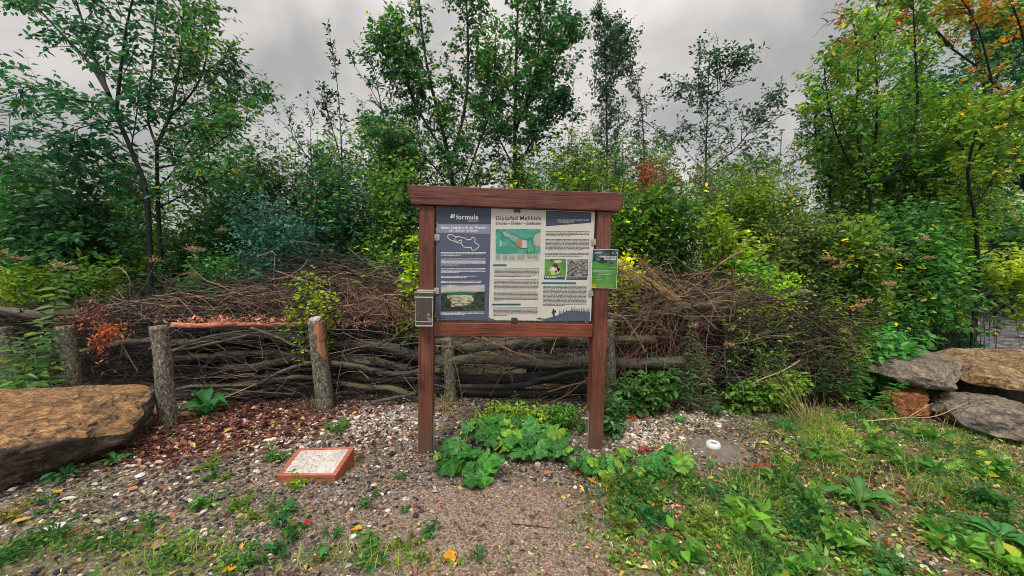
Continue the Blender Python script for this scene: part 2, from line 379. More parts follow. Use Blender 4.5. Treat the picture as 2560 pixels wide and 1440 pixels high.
M['rock_grey'] = rock_mat('sandstone_grey', (0.31, 0.245, 0.18), (0.17, 0.15, 0.13), (0.035, 0.033, 0.033), tamt=0.3)
M['rock_orange'] = rock_mat('sandstone_ochre', (0.42, 0.26, 0.115), (0.38, 0.235, 0.11), (0.10, 0.07, 0.045), 0.4, tint=(0.55, 0.42, 0.27), tamt=0.7)
M['rock_rust'] = rock_mat('sandstone_rust', (0.48, 0.20, 0.07), (0.38, 0.13, 0.045), (0.13, 0.045, 0.02), tamt=0.2)
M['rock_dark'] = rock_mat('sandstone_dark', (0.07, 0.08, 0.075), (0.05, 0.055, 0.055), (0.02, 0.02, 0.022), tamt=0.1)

# ground: gravelly soil; zones in the colour attribute (r litter, g green soil, b pink sand), alpha = pale limestone
mt, t, b = newmat('gravel_soil'); x = NT(t); co = coord(x)
at = x.n('ShaderNodeAttribute'); at.attribute_name = 'Col'; sc = x.n('ShaderNodeSeparateColor'); x.l(at.outputs['Color'], sc.inputs[0])
nb = x.noise(co, 3.0, 5, 0.6); nb2 = x.noise(co, 19.0, 5, 0.7); jn = x.math('ADD', x.math('MULTIPLY', x.math('SUBTRACT', nb.outputs['Fac'], 0.5), 0.9), x.math('MULTIPLY', x.math('SUBTRACT', nb2.outputs['Fac'], 0.5), 1.1))
def zone(sock): return x.ramp(x.math('ADD', sock, jn), [(0.30, 0.0), (0.62, 1.0)])
v1 = x.vor(co, 62); v2 = x.vor(co, 130); n4 = x.noise(co, 210, 3, 0.7)
cs = x.n('ShaderNodeSeparateColor'); x.l(v1.outputs['Color'], cs.inputs[0])
cs2 = x.n('ShaderNodeSeparateColor'); x.l(v2.outputs['Color'], cs2.inputs[0])
base = x.ramp(cs.outputs[0], [(0.0, (0.025, 0.028, 0.032)), (0.35, (0.075, 0.064, 0.054)), (0.6, (0.20, 0.15, 0.105)), (0.82, (0.34, 0.245, 0.175)), (0.97, (0.48, 0.42, 0.38))])
fine = x.ramp(cs2.outputs[1], [(0.0, (0.045, 0.04, 0.034)), (0.4, (0.16, 0.12, 0.085)), (0.75, (0.31, 0.225, 0.155)), (1.0, (0.42, 0.34, 0.29))])
c = x.mix(base, fine, 0.45)
pink = x.ramp(x.math('ADD', x.math('MULTIPLY', cs2.outputs[0], 0.6), x.math('MULTIPLY', n4.outputs['Fac'], 0.5)), [(0.2, (0.085, 0.06, 0.045)), (0.5, (0.27, 0.185, 0.14)), (0.85, (0.44, 0.31, 0.245))])
c = x.mix(c, pink, zone(sc.outputs[2]))
pale = x.ramp(cs.outputs[1], [(0.0, (0.08, 0.06, 0.05)), (0.35, (0.24, 0.17, 0.14)), (0.6, (0.5, 0.42, 0.37)), (1.0, (0.78, 0.72, 0.66))])
c = x.mix(c, pale, zone(at.outputs['Alpha']))
lit = x.ramp(cs.outputs[2], [(0.0, (0.03, 0.012, 0.01)), (0.5, (0.13, 0.04, 0.025)), (1.0, (0.32, 0.13, 0.075))])
c = x.mix(c, lit, zone(sc.outputs[0]))
moss = x.ramp(n4.outputs['Fac'], [(0.3, (0.045, 0.045, 0.012)), (0.6, (0.15, 0.165, 0.035))])
c = x.mix(c, moss, x.math('MULTIPLY', zone(sc.outputs[1]), 0.5))
c = x.mix(c, x.ramp(v1.outputs['Distance'], [(0.35, 1.0), (0.8, 0.35)]), 0.8, 'MULTIPLY')
x.l(c, b.inputs['Base Color']); b.inputs['Roughness'].default_value = 0.8
nn = x.bump(v1.outputs['Distance'], -0.9, 0.02, None); x.bump(v2.outputs['Distance'], -0.6, 0.01, b, nn); M['ground'] = mt
mt, t, b = newmat('path_gravel'); x = NT(t); co = coord(x); v1 = x.vor(co, 22); cs = x.n('ShaderNodeSeparateColor'); x.l(v1.outputs['Color'], cs.inputs[0])
x.l(x.ramp(cs.outputs[0], [(0.0, (0.03, 0.035, 0.045)), (0.6, (0.09, 0.09, 0.10)), (1.0, (0.25, 0.22, 0.2))]), b.inputs['Base Color'])
x.bump(v1.outputs['Distance'], -0.8, 0.03, b); M['path'] = mt
# ------------------------------------------------------------------ ground
def blob(X, Y, px, py, rx, ry, rot=0):
    p = G(px, py); dx = X-p[0]; dy = Y-p[1]; c, s = math.cos(rot), math.sin(rot)
    u = (dx*c+dy*s)/rx; v = (-dx*s+dy*c)/ry
    return np.exp(-(u*u+v*v))
def zones(X, Y):
    z = {}
    z['r'] = blob(X, Y, 560, 1065, .95, .40)*1.1 + blob(X, Y, 380, 1130, .4, .25)*.7 + blob(X, Y, 700, 1030, .7, .2)*.8 + blob(X, Y, 2100, 1190, .5, .5)*.5
    z['g'] = blob(X, Y, 2150, 1330, 1.3, .9)*1.0 + blob(X, Y, 2450, 1200, .9, .9)*.8 + blob(X, Y, 100, 1400, .6, .25)*.9 + blob(X, Y, 700, 1400, 1.2, .13)*.45 \
        + blob(X, Y, 1700, 1260, .5, .3)*.6 + blob(X, Y, 1280, 1040, .6, .25)*.5 + (Y > 4.3)*.7 + blob(X, Y, 2250, 1080, 1.2, .5)*.8 + blob(X, Y, 1640, 1380, .3, .3)*.3
    z['b'] = blob(X, Y, 1330, 1380, .75, .55)*1.15 + blob(X, Y, 1180, 1235, .35, .12)*.7 + blob(X, Y, 700, 1300, .9, .25)*.25
    z['w'] = blob(X, Y, 900, 1050, .6, .35)*.75 + blob(X, Y, 1600, 1085, .38, .3)*.95 + blob(X, Y, 1700, 1040, .3, .2)*.6 + blob(X, Y, 720, 1110, .35, .15)*.5
    return z
def axis(lo, hi, st, far):
    a = np.arange(lo, hi+1e-6, st); g = []; d = st; p = hi
    while p < far: d *= 1.35; p += d; g.append(p)
    q = []; d = st; p = lo
    while p > -far: d *= 1.35; p -= d; q.append(p)
    return np.concatenate([q[::-1], a, g])
xs = axis(-6, 7, 0.03, 1500); ys = axis(1.0, 6.5, 0.03, 1500)
X, Y = np.meshgrid(xs, ys); Z = gz(X, Y)
nearm = (np.abs(X) < 8) & (Y > 0) & (Y < 8)
Z = Z + nearm*0.005*fbm(np.stack([X, Y, X*0], -1)*22, 3, 21)
V = np.stack([X, Y, Z], -1).reshape(-1, 3); nx, ny = len(xs), len(ys)
i = (np.arange(ny-1)[:, None]*nx+np.arange(nx-1)[None]).ravel()
zz = zones(X, Y); C4 = np.stack([zz['r'], zz['g'], zz['b'], zz['w']], -1).reshape(-1, 4).clip(0, 1)
go = mk('ground', V, np.stack([i, i+1, i+1+nx, i+nx], 1), M['ground'], col=C4, smooth=True); go['kind'] = 'structure'

pc = [G(2330, 945), G(2800, 960), G(2900, 738), G(2490, 742)]
nu, nv = 14, 60; V = []
for a in np.linspace(0, 1, nv):
    l = pc[0]*(1-a)+pc[3]*a; r = pc[1]*(1-a)+pc[2]*a
    for c in np.linspace(0, 1, nu):
        q = l*(1-c)+r*c; q = q + [0.15*math.sin(a*9+c), 0, 0]; V.append((q[0], q[1], float(gz(q[0], q[1]))+0.03))
i = (np.arange(nv-1)[:, None]*nu+np.arange(nu-1)[None]).ravel()
po = mk('path', V, np.stack([i, i+1, i+1+nu, i+nu], 1), M['path']); po['kind'] = 'structure'

# ------------------------------------------------------------------ information board
SX, SY, YAW = 0.0282, 2.902, 0.0844
gb = float(gz(SX, SY))
board = thing('information_board', (SX, SY, 0), 'reddish stained timber frame carrying the large blue and white printed trail board', 'information board', rz=YAW)
board_m = Matrix.Translation((SX, SY, 0)) @ Matrix.Rotation(YAW, 4, 'Z')
def bevbox(g, a, b, bev=0.004, m=0, cut=None):
    """box with chamfered edges"""
    bm_v = []
    a = np.array(a, float); b = np.array(b, float)
    for sx in (0, 1):
        for sy in (0, 1):
            for sz in (0, 1):
                c = np.where([sx, sy, sz], b, a); sg = np.where([sx, sy, sz], -1, 1)
                for k in range(3):
                    d = np.full(3, bev)*sg; d[k] = 0; bm_v.append(c+d)
    V = np.array(bm_v)
    def vi(sx, sy, sz, k): return ((sx*2+sy)*2+sz)*3+k
    Q = []; T = []
    for k in range(3):
        o = [q for q in range(3) if q != k]
        for s in (0, 1):
            f = []
            for u, v in ((0, 0), (1, 0), (1, 1), (0, 1)):
                t = [0, 0, 0]; t[k] = s; t[o[0]] = u; t[o[1]] = v; f.append(vi(*t, k))
            flip = (s == 0) ^ (k == 1)
            Q.append(f[::-1] if flip else f)
    for k in range(3):
        o = [q for q in range(3) if q != k]
        for u in (0, 1):
            for v in (0, 1):
                t0 = [0]*3; t0[o[0]] = u; t0[o[1]] = v; t1 = list(t0); t1[k] = 1
                Q.append([vi(*t0, o[0]), vi(*t0, o[1]), vi(*t1, o[1]), vi(*t1, o[0])])
    for c in range(8): T.append([c*3, c*3+1, c*3+2])
    if cut is not None: V = cut(V)
    g.add(V, Q, m); g.add(np.zeros((0, 3)), np.zeros((0, 3), int)+0, m) if False else None
    g.F.setdefault(3, []).append(np.array(T)+g.n-24); g.M.setdefault(3, []).append(np.full(8, m))
PD = 0.115
for x0, x1 in ((-.7209, -.6109), (.6133, .7233)):
    g = Geo(); bevbox(g, (x0, 0, gb-.15), (x1, PD, 1.868)); o = g.build('post', M['wood_v'], board, local=True)
    g = Geo(); bx = x1 if x0 < 0 else x0; sg = 1 if x0 < 0 else -1
    g.box((min(bx+sg*.001, bx+sg*.009), .02, gb-.1), (max(bx+sg*.001, bx+sg*.009), .085, gb+.27))
    for zb in (.09, .22):
        P = np.array([[[bx+sg*.008, .052, gb+zb], [bx+sg*.032, .052, gb+zb]]]); Vt, Ft = tubes(P, np.full((1, 2), .010), 6); g.add(Vt, Ft)
        g.box((min(bx+sg*.026, bx+sg*.032), .045, gb+zb-.008), (max(bx+sg*.026, bx+sg*.032), .06, gb+zb+.008))
    g.build('foot_bracket', M['metal'], board, local=True)
g = Geo()
def slant(V):
    V = V.copy(); k = (V[:, 2]-1.868)/(2.0055-1.868); V[:, 0] += np.sign(V[:, 0])*(k-1)*0.034; return V
bevbox(g, (-.8083, -.028, 1.870), (.8083, .150, 2.0055), cut=slant); g.build('roof_beam', M['wood_h'], board, local=True)
g = Geo(); bevbox(g, (-.6109, .012, .8964), (.6133, PD-.01, .9996)); g.build('crossbar', M['wood_h2'], board, local=True)

g = Geo()
for x_ in (-.69, -.64, .64, .69):
    for z_ in (1.90, 1.965): lathe_y = np.linspace(0, 6.283, 9)[:-1]; c0 = g.n; g.add([(x_+math.cos(a)*.0055, -.0295, z_+math.sin(a)*.0055) for a in lathe_y], [tuple(range(7, -1, -1))])
g.build('screw_heads', M['gripdark'], board, local=True)
# printed panel; u to the right 0..1.19, v down 0..0.84, addressed in pixels of an enlarged view of the photograph
PH = 0.8408; PZ = 1.0232; PY = 0.018
src = np.array([(50, 68), (1775, 125), (1745, 1330), (38, 1305)], float); dst = np.array([(-.595, PZ+PH), (.595, PZ+PH), (.595, PZ), (-.595, PZ)])
A = []; Bv = []
for (a_, b_), (u_, v_) in zip(src, dst):
    A.append([a_, b_, 1, 0, 0, 0, -u_*a_, -u_*b_]); Bv.append(u_); A.append([0, 0, 0, a_, b_, 1, -v_*a_, -v_*b_]); Bv.append(v_)
Hm = np.append(np.linalg.solve(np.array(A), np.array(Bv)), 1).reshape(3, 3)
def pz(x_, y_):
    q = Hm @ np.array([x_, y_, 1.0]); return q[0]/q[2], q[1]/q[2]
g = Geo(); g.box((-.595, PY, PZ), (.595, PY+.006, PZ+PH)); panel = g.build('printed_panel', M['panel'], board, local=True)
LAY = [0]
def flatpoly(g, pts, off, m=0):
    """pts in enlarged pixels, laid on the panel, off = height in mm above the face"""
    P = [pz(*p) for p in pts]; y = PY-off*.001
    n = len(P); V = [(u, y, v) for u, v in P]
    g.F.setdefault(n, []).append(np.array([list(range(n))])+g.n); g.M.setdefault(n, []).append(np.array([m]))
    g.V.append(np.array(V)); g.C.append(np.ones((n, 3))); g.n += n
def rect(g, x0, y0, x1, y1, off, m=0): flatpoly(g, [(x0, y0), (x0, y1), (x1, y1), (x1, y0)], off, m)
def clampx(y): return 50-12*(y-68)/1237+1.5
g = Geo(); flatpoly(g, [(clampx(70), 70), (clampx(1303), 1303), (615, 1315), (640, 88)], .6); col_ = g.build('blue_column', M['blue'], panel, local=True)
g = Geo(); flatpoly(g, [(clampx(70)+.5, 70.5), (clampx(253), 253), (633, 258), (639, 88.5)], 1.1); g.build('header_field', M['navy'], panel, local=True)
g = Geo(); flatpoly(g, [(clampx(255)+1, 255), (clampx(352)+1, 352), (631, 366), (632, 262)], 1.3); g.build('title_band', M['band'], panel, local=True)
g = Geo(); flatpoly(g, [(1237, 112), (1237, 283), (1733, 245), (1736, 130)], .6); g.build('blue_corner_field', M['navy'], panel, local=True)

def text(body, x0, y0, x1, y1, off, mat, name='lettering', parent=None, place=None, bold=0.0):
    """lettering fitted to the box whose left-bottom is (x0,y1) and right-top (x1,y0)"""
    cu = bpy.data.curves.new('t', 'FONT'); cu.body = body; cu.offset = bold; cu.space_character = 1.1; cu.resolution_u = 3; ob = bpy.data.objects.new('t', cu); COL.objects.link(ob)
    bpy.context.view_layer.update(); dg = bpy.context.evaluated_depsgraph_get()
    me = bpy.data.meshes.new_from_object(ob.evaluated_get(dg))
    V = np.zeros(len(me.vertices)*3); me.vertices.foreach_get('co', V); V = V.reshape(-1, 3)
    F = [tuple(p.vertices) for p in me.polygons]
    bpy.data.objects.remove(ob); bpy.data.curves.remove(cu); bpy.data.meshes.remove(me)
    lo, hi = V.min(0), V.max(0); U = (V-lo)/np.maximum(hi-lo, 1e-6)
    pl = place or (lambda a, b: pz(x0+(x1-x0)*a, y1+(y0-y1)*b))
    W = np.array([[pl(a, b)[0], PY-off*.001, pl(a, b)[1]] for a, b in U[:, :2]])
    bpy.data.meshes  # keep
    return mk(name, W, F, mat, parent or panel, local=True)
text('formula', 258, 152, 498, 208, 1.7, M['white'], bold=.016)
text('SAINT-GOBAIN', 382, 220, 497, 231, 1.7, M['white'])
text('Einen Steinbruch im Wandel', 98, 277, 586, 312, 1.9, M['white'], bold=.016)
text('der Zeiten erleben', 178, 311, 497, 342, 1.9, M['white'], bold=.016)
text('Gipspfad Mehholz', 688, 172, 1187, 229, .9, M['inknavy'], bold=.020)
text('Erholen \u2013 Erleben \u2013 Entdecken', 690, 231, 1187, 266, .9, M['inknavy'], bold=.025)
text('Hier geht es zum Gipspfad-Guide', 1366, 203, 1710, 226, 1.2, M['white'])
text('www.gipspfad.de', 1366, 226, 1545, 245, 1.2, M['white'])
# emblem: a tilted leaf of two overlapping sheets
g = Geo(); flatpoly(g, [(190, 190), (203, 196), (236, 192), (248, 152), (238, 150), (228, 186), (195, 186)], 1.7); flatpoly(g, [(205, 150), (194, 182), (225, 180), (236, 148)], 1.9)
g.build('emblem', M['white'], panel, local=True)

rnd = random.Random(3)
def bars(name, blocks, off, mat, pitch=14.4, th=.5):
    for x0, y0, x1, y1, last in blocks:
        g = Geo()
        nl = max(1, round((y1-y0)/pitch)); p = (y1-y0)/nl
        for k in range(nl):
            yy = y0+k*p; xe = x1 if k < nl-1 else x0+(x1-x0)*last; q = x0
            while q < xe-8:
                wl = rnd.choice([14, 20, 26, 34, 44, 58, 30, 22]); e2 = min(q+wl, xe)
                if xe-e2 < 12: e2 = xe
                h = p*th*rnd.uniform(.85, 1.15); rect(g, q, yy, e2, yy+h, off)
                q = e2+rnd.uniform(4, 7)
        g.build(name, mat, panel, local=True)
bars('body_text', [(93, 566, 578, 609, .44), (93, 636, 578, 716, .4), (93, 743, 578, 801, .4), (93, 825, 480, 853, .7), (93, 879, 535, 909, .98), (88, 1220, 567, 1262, .55)], 1.2, M['white'], th=.42)
bars('body_text', [(676, 745, 1167, 842, .82), (673, 866, 1162, 981, .97), (670, 1000, 1157, 1112, .16), (666, 1175, 1152, 1270, .3),
                   (1238, 338, 1716, 399, .58), (1234, 424, 1716, 552, .86), (1230, 574, 1712, 622, .85), (1214, 938, 1692, 1166, .48)], .7, M['ink'], th=.5)
for hp_ in ([(658, 698), (658, 721), (810, 721), (810, 698)], [(650, 1131), (650, 1153), (968, 1153), (968, 1131)], [(1196, 895), (1196, 918), (1576, 922), (1578, 899)]):
    g = Geo(); flatpoly(g, hp_, .6); g.build('heading_bar', M['teal'], panel, local=True)
bars('heading_text', [(675, 702, 795, 716, 1), (668, 1135, 955, 1149, 1), (1212, 902, 1560, 914, 1)], 1.0, M['inknavy'], pitch=15, th=.55)
# white outline of the quarry
def outline(g, pts, w, off, closed=True):
    P = spline([(a, b, 0) for a, b in (pts+[pts[0]] if closed else pts)], 90)[:, :2]; T = nrm(np.gradient(P, axis=0)); Nn = np.stack([-T[:, 1], T[:, 0]], 1)
    for k in range(len(P)-1):
        a, b = P[k], P[k+1]; flatpoly(g, [tuple(a+Nn[k]*w), tuple(a-Nn[k]*w), tuple(b-Nn[k+1]*w), tuple(b+Nn[k+1]*w)], off+(.1 if k % 2 else 0))
g = Geo()
outline(g, [(165, 392), (180, 372), (205, 374), (235, 386), (262, 400), (275, 393), (300, 396), (330, 408), (362, 413), (366, 430), (395, 427), (420, 425), (428, 405), (452, 407), (466, 430), (460, 452), (478, 474), (500, 478), (507, 495), (490, 520), (432, 541), (422, 512), (380, 515), (335, 500), (310, 468), (270, 460), (240, 447), (200, 432), (170, 408)], 3.2, 1.2)
outline(g, [(240, 441), (246, 420), (262, 402)], 3, 1.5, False); outline(g, [(240, 444), (280, 443), (320, 432), (312, 465)], 3, 1.5, False)
g.build('quarry_outline', M['white'], panel, local=True)
# pictures: fine grids carrying the printed colours
def picture(name, x0, y0, x1, y1, n, m_, fn, off=1.0, parent=None, place=None):
    u, v = np.meshgrid((np.arange(n)+.5)/n, (np.arange(m_)+.5)/m_); c = np.clip(fn(u, v), 0, 1)
    V = []; F = []; C = []
    pl = place or (lambda a, b: pz(x0+(x1-x0)*a, y0+(y1-y0)*b))
    k = 0
    for j in range(m_):
        for i_ in range(n):
            for a, b in ((i_, j), (i_, j+1), (i_+1, j+1), (i_+1, j)):
                q = pl(a/n, b/m_); V.append((q[0], PY-off*.001, q[1])); C.append(c[j, i_])
            F.append((k, k+1, k+2, k+3)); k += 4
    return mk(name, V, np.array(F), M['pic'], parent or panel, col=C, local=True)
def ns(u, v, s, o=3, seed=0): return fbm(np.stack([u*s, v*s, u*0], -1), o, seed)
def pal(c): return np.array(c, float)
def mixc(a, b, t): t = np.clip(t, 0, 1)[..., None]; return pal(a)*(1-t)+pal(b)*t if not isinstance(a, np.ndarray) else a*(1-t)+b*t
def polyin(u, v, pts):
    r = np.zeros(u.shape, bool); j = len(pts)-1
    for i_ in range(len(pts)):
        xi, yi = pts[i_]; xj, yj = pts[j]; r ^= ((yi > v) != (yj > v)) & (u < (xj-xi)*(v-yi)/(yj-yi+1e-12)+xi); j = i_
    return r
def f_quarry(u, v):
    c = mixc((.50, .49, .47), (.24, .25, .26), .5+ns(u, v*2.5, 4, 4, 2)*1.6)
    hz = .30+.03*u; n_ = ns(u, v, 7, 4, 4)
    far = mixc((.02, .09, .04), (.04, .16, .06), .5+n_)
    c = np.where((v > hz-.03*np.sin(u*3))[..., None], far, c)
    pit = mixc((.52, .49, .36), (.10, .12, .06), .42+ns(u*2, v*4, 7, 5, 7)*2.0)
    c = np.where(((v > .38+.1*np.abs(u-.45)))[..., None], pit, c)
    tr = mixc((.010, .022, .014), (.05, .075, .05), .4+ns(u, v, 18, 3, 8)*1.5)
    c = np.where(((v > .35) & (u < .16+.10*(v-.3)+.10*ns(u, v, 6, 3, 3)) | (u > .80-.35*(v-.30)+.10*ns(u, v, 7, 3, 5)) & (v > .26) | (v > .84+.1*ns(u, v, 6, 2, 6)))[..., None], tr, c)
    c = np.where(((u > .92) & (v < .12))[..., None], pal((.30, .55, .52)), c); return c
picture('quarry_picture', 92, 922, 570, 1208, 120, 72, f_quarry, 1.2)
def f_map(u, v):
    c = mixc((.045, .29, .22), (.12, .40, .30), .5+ns(u, v, 7, 4, 12)*1.3)
    isl = polyin(u, v, [(.15, .1), (.2, .06), (.33, .16), (.3, .33), (.2, .27)]); c[isl] = (.36, .42, .33)
    m1 = polyin(u, v, [(.32, .2), (.5, .28), (.52, .45), (.45, .5), (.3, .33)]); c[m1] = (.22, .38, .27)
    m2 = polyin(u, v, [(.5, .40), (.58, .42), (.58, .75), (.52, .75), (.45, .58)]); c[m2] = (.45, .19, .14)
    m3 = polyin(u, v, [(.585, .44), (.70, .44), (.69, .75), (.585, .75)]); c[m3] = (.55, .51, .44)
    m4 = polyin(u, v, [(.88, .22), (1.01, .12), (1.01, .70), (.9, .66), (.83, .45)]); c[m4] = (.44, .42, .36)
    m5 = polyin(u, v, [(.71, .8), (.8, .68), (.9, .72), (.9, .9), (.72, .98)]); c[m5] = (.10, .38, .16)
    rt = [(.02, .05), (.12, .15), (.18, .05), (.3, .18), (.45, .25), (.58, .36), (.68, .45), (.77, .36), (.84, .5), (.80, .62), (.88, .72), (.86, .9), (.72, .96), (.70, .78), (.55, .77), (.47, .65), (.3, .4), (.18, .3), (.12, .15)]
    d = np.full(u.shape, 9.)
    for (a0, b0), (a1, b1) in zip(rt[:-1], rt[1:]):
        t = np.clip(((u-a0)*(a1-a0)+(v-b0)*(b1-b0))/((a1-a0)**2+(b1-b0)**2), 0, 1); d = np.minimum(d, np.hypot((u-a0-t*(a1-a0)), (v-b0-t*(b1-b0))*.6))
    c[d < .009] = (.02, .09, .08)
    c[(np.abs(u-.10-.02*np.sin(v*14)) < .008) & (v > .45) & (v < .72)] = (.6, .75, .7); return c
picture('trail_map', 688, 313, 1180, 588, 130, 74, f_map, .8)
g = Geo(); rect(g, 684, 588.5, 1174, 666, .6); g.build('map_legend', flat('print_legend', (.46, .50, .43), .35), panel, local=True)
bars('legend_text', [(692, 594, 740, 652, 1), (770, 594, 815, 652, 1), (838, 606, 905, 652, 1), (930, 594, 1005, 652, 1), (1035, 594, 1150, 640, 1), (1120, 646, 1150, 660, 1)], 1.0, M['ink'], pitch=9.5, th=.3)
def f_flower(u, v):
    c = mixc((.07, .20, .035), (.15, .36, .06), .5+ns(u, v, 3, 3, 31))
    c[np.hypot((u-.33)*1.4, (v-.08)) < .1] = (.04, .13, .03)
    for cx_, cy_, rx, ry, q in ((.50, .62, .26, .24, (.52, .56, .42)), (.62, .15, .2, .07, (.66, .60, .55)), (.50, .40, .15, .13, (.10, .04, .04)), (.66, .62, .07, .13, (.03, .01, .015)), (.40, .86, .14, .10, (.40, .55, .14)), (.42, .56, .07, .1, (.75, .72, .62)), (.55, .76, .06, .06, (.05, .015, .02))):
        k = np.hypot((u-cx_)/rx, (v-cy_)/ry) < 1+.3*ns(u, v, 9, 2, 5); c[k] = pal(q)*1.0
    c[(u > .9) & (v < .14)] = (.03, .30, .22); return c*(1+.25*ns(u, v, 22, 2, 3))[..., None]
picture('flower_picture', 1228, 642, 1460, 825, 56, 46, f_flower, .8)
def f_coil(u, v):
    c = mixc((.05, .055, .05), (.36, .35, .31), .5+ns(u, v, 14, 3, 41)*1.7); 
    cx_ = .5; r = np.hypot((u-.45)/.36, (v-.55)/.25); k = np.abs(r-1) < .17; c[k] = (mixc((.07, .10, .085), (.20, .24, .20), .5+.5*np.sin((u*3+v*9)*9)))[k]
    k = (np.abs(v-.46-.25*u) < .05) & (u > .5); c[k] = (.10, .13, .11); c[(u > .92) & (v < .13)] = (.03, .25, .22); return c
picture('reptile_picture', 1476, 646, 1706, 830, 60, 46, f_coil, .8)
for hp_ in ([(1222, 826), (1220, 866), (1450, 869), (1452, 828)], [(1470, 831), (1468, 871), (1697, 874), (1699, 833)]):
    g = Geo(); flatpoly(g, hp_, .7); g.build('picture_caption_field', M['navy'], panel, local=True)
bars('caption_text', [(1230, 832, 1440, 856, .6), (1478, 837, 1690, 861, .6)], 1.2, M['white'], pitch=11, th=.35)
# hiker and wood silhouette along the lower edge
g = Geo()
hill = [(1210, 1303), (1255, 1297), (1330, 1276), (1400, 1255), (1470, 1220), (1500, 1210), (1560, 1215), (1640, 1224), (1734, 1226)]
for (a0, b0), (a1, b1) in zip(hill[:-1], hill[1:]): flatpoly(g, [(a0, b0), (a0, 1317+a0*.008), (a1, 1317+a1*.008), (a1, b1)], .7)
for px_, py_, h in ((1398, 1258, 66), (1412, 1255, 55), (1440, 1240, 52), (1470, 1225, 40), (1528, 1215, 42), (1545, 1215, 50), (1566, 1216, 55), (1600, 1220, 44), (1615, 1220, 38), (1640, 1222, 50), (1657, 1224, 64), (1676, 1224, 44), (1700, 1226, 50), (1720, 1226, 56), (1585, 1218, 30)):
    yb = 1300 if px_ < 1480 else 1260
    flatpoly(g, [(px_-9, py_+8), (px_-8, yb), (px_+8, yb), (px_+9, py_+8)], .85)
    for q in range(4): zq = py_-h*.24*q; flatpoly(g, [(px_-11+q*2.2, zq+14), (px_+11-q*2.2, zq+14), (px_+1, zq-9), (px_-1, zq-9)], 1.0+.1*q)
flatpoly(g, [(1135, 1300), (1160, 1290), (1195, 1290), (1225, 1304), (1180, 1312)], .7)
flatpoly(g, [(615, 1285), (618, 1318), (700, 1318), (660, 1298), (640, 1296)], .7)
g.build('landscape_silhouette', M['blue'], panel, local=True)
g = Geo()
hk = [[(1322, 1190), (1318, 1200), (1326, 1209), (1336, 1208), (1338, 1196), (1332, 1189)], [(1318, 1208), (1314, 1240), (1318, 1250), (1340, 1250), (1344, 1210), (1332, 1206)], [(1340, 1206), (1342, 1234), (1356, 1236), (1358, 1214), (1350, 1205)], [(1318, 1249), (1326, 1275), (1322, 1302), (1331, 1302), (1335, 1272), (1332, 1250)], [(1328, 1249), (1340, 1274), (1342, 1296), (1350, 1296), (1346, 1268), (1340, 1249)], [(1318, 1214), (1304, 1238), (1309, 1241), (1320, 1226)]]
for k, p in enumerate(hk): flatpoly(g, p, 1.4+.05*k)
g.build('hiker_figure', M['inknavy'], panel, local=True)
# clips holding the panel
def clip(x0, z0, x1, z1, mat):
    g = Geo(); bevbox(g, (x0, PY-.010, z0), (x1, PY-.002, z1), .002); g.box((x0+.006, PY-.016, (z0+z1)/2-.006), (x0+.018, PY-.0101, (z0+z1)/2+.006)); g.build('clip', mat, board, local=True)
for x_, y_ in ((50, 405), (45, 988)):
    u, v = pz(x_, y_); clip(u-.022, v-.023, u+.020, v+.023, M['grip'])
for x_, y_ in ((1760, 455), (1738, 1018)):
    u, v = pz(x_, y_); clip(u-.02, v-.023, u+.02, v+.023, M['grip'])
u, v = pz(922, 103); clip(u-.024, v-.02, u+.024, v+.026, M['gripdark']); u, v = pz(897, 1312); clip(u-.024, v-.026, u+.024, v+.018, M['gripdark'])

# green notice screwed to the right post
def to_local(p): return np.array(board_m.inverted() @ Vector(p))
def on_plane(px, py, yl):
    r = ray(px, py); o = board_m.inverted() @ Vector((0, 0, CAM_H)); d = board_m.inverted().to_3x3() @ r; t = (yl-o.y)/d.y; return (o+d*t)
ya = -0.012
tl, tr_, br, bl = [on_plane(*p, ya) for p in ((1481, 622), (1545, 624.5), (1542, 722), (1477, 719))]
nx0, nx1, nz0, nz1 = (tl.x+bl.x)/2, (tr_.x+br.x)/2, (bl.z+br.z)/2, (tl.z+tr_.z)/2
ncen = board_m @ Vector(((nx0+nx1)/2, ya, nz0))
notice = thing('notice', ncen, 'small green notice reading GIPSPFAD-FOTO CHALLENGE fixed to the right post of the board', 'notice', rz=YAW)
hw = (nx1-nx0)/2; hh = nz1-nz0
g = Geo(); g.box((-hw, .0, 0), (hw, .011, hh)); sheet = g.build('backing_sheet', M['white'], notice, local=True)
oldPY = PY; PY = 0.0
npl = lambda a, b: (-hw+.003+(2*hw-.006)*a, hh-.003-(hh-.006)*b)
def f_notice(u, v):
    c = mixc((.05, .20, .03), (.10, .30, .05), .5+ns(u, v, 3, 3, 51)+(v-.5)*.6)
    top = mixc((.01, .03, .03), (.06, .10, .12), .4+ns(u, v, 8, 3, 52)*1.6); c = np.where((v < .34+.06*ns(u, v, 5, 2, 9))[..., None], top, c)
    c[(v < .1) & (ns(u, v, 6, 2, 5) > .1)] = (.35, .42, .45)
    c[(v > .9) & (u < .17)] = (.45, .38, .02); return c
picture('printed_field', 0, 0, 0, 0, 40, 60, f_notice, .6, sheet, npl)
text('GIPSPFAD-FOTO', 0, 0, 0, 0, 1.2, M['white'], 'lettering', sheet, lambda a, b: npl(.28+.68*a, .205-.045*b), .04)
text('CHALLENGE', 0, 0, 0, 0, 1.2, M['white'], 'lettering', sheet, lambda a, b: npl(.46+.50*a, .265-.045*b), .04)
g = Geo()
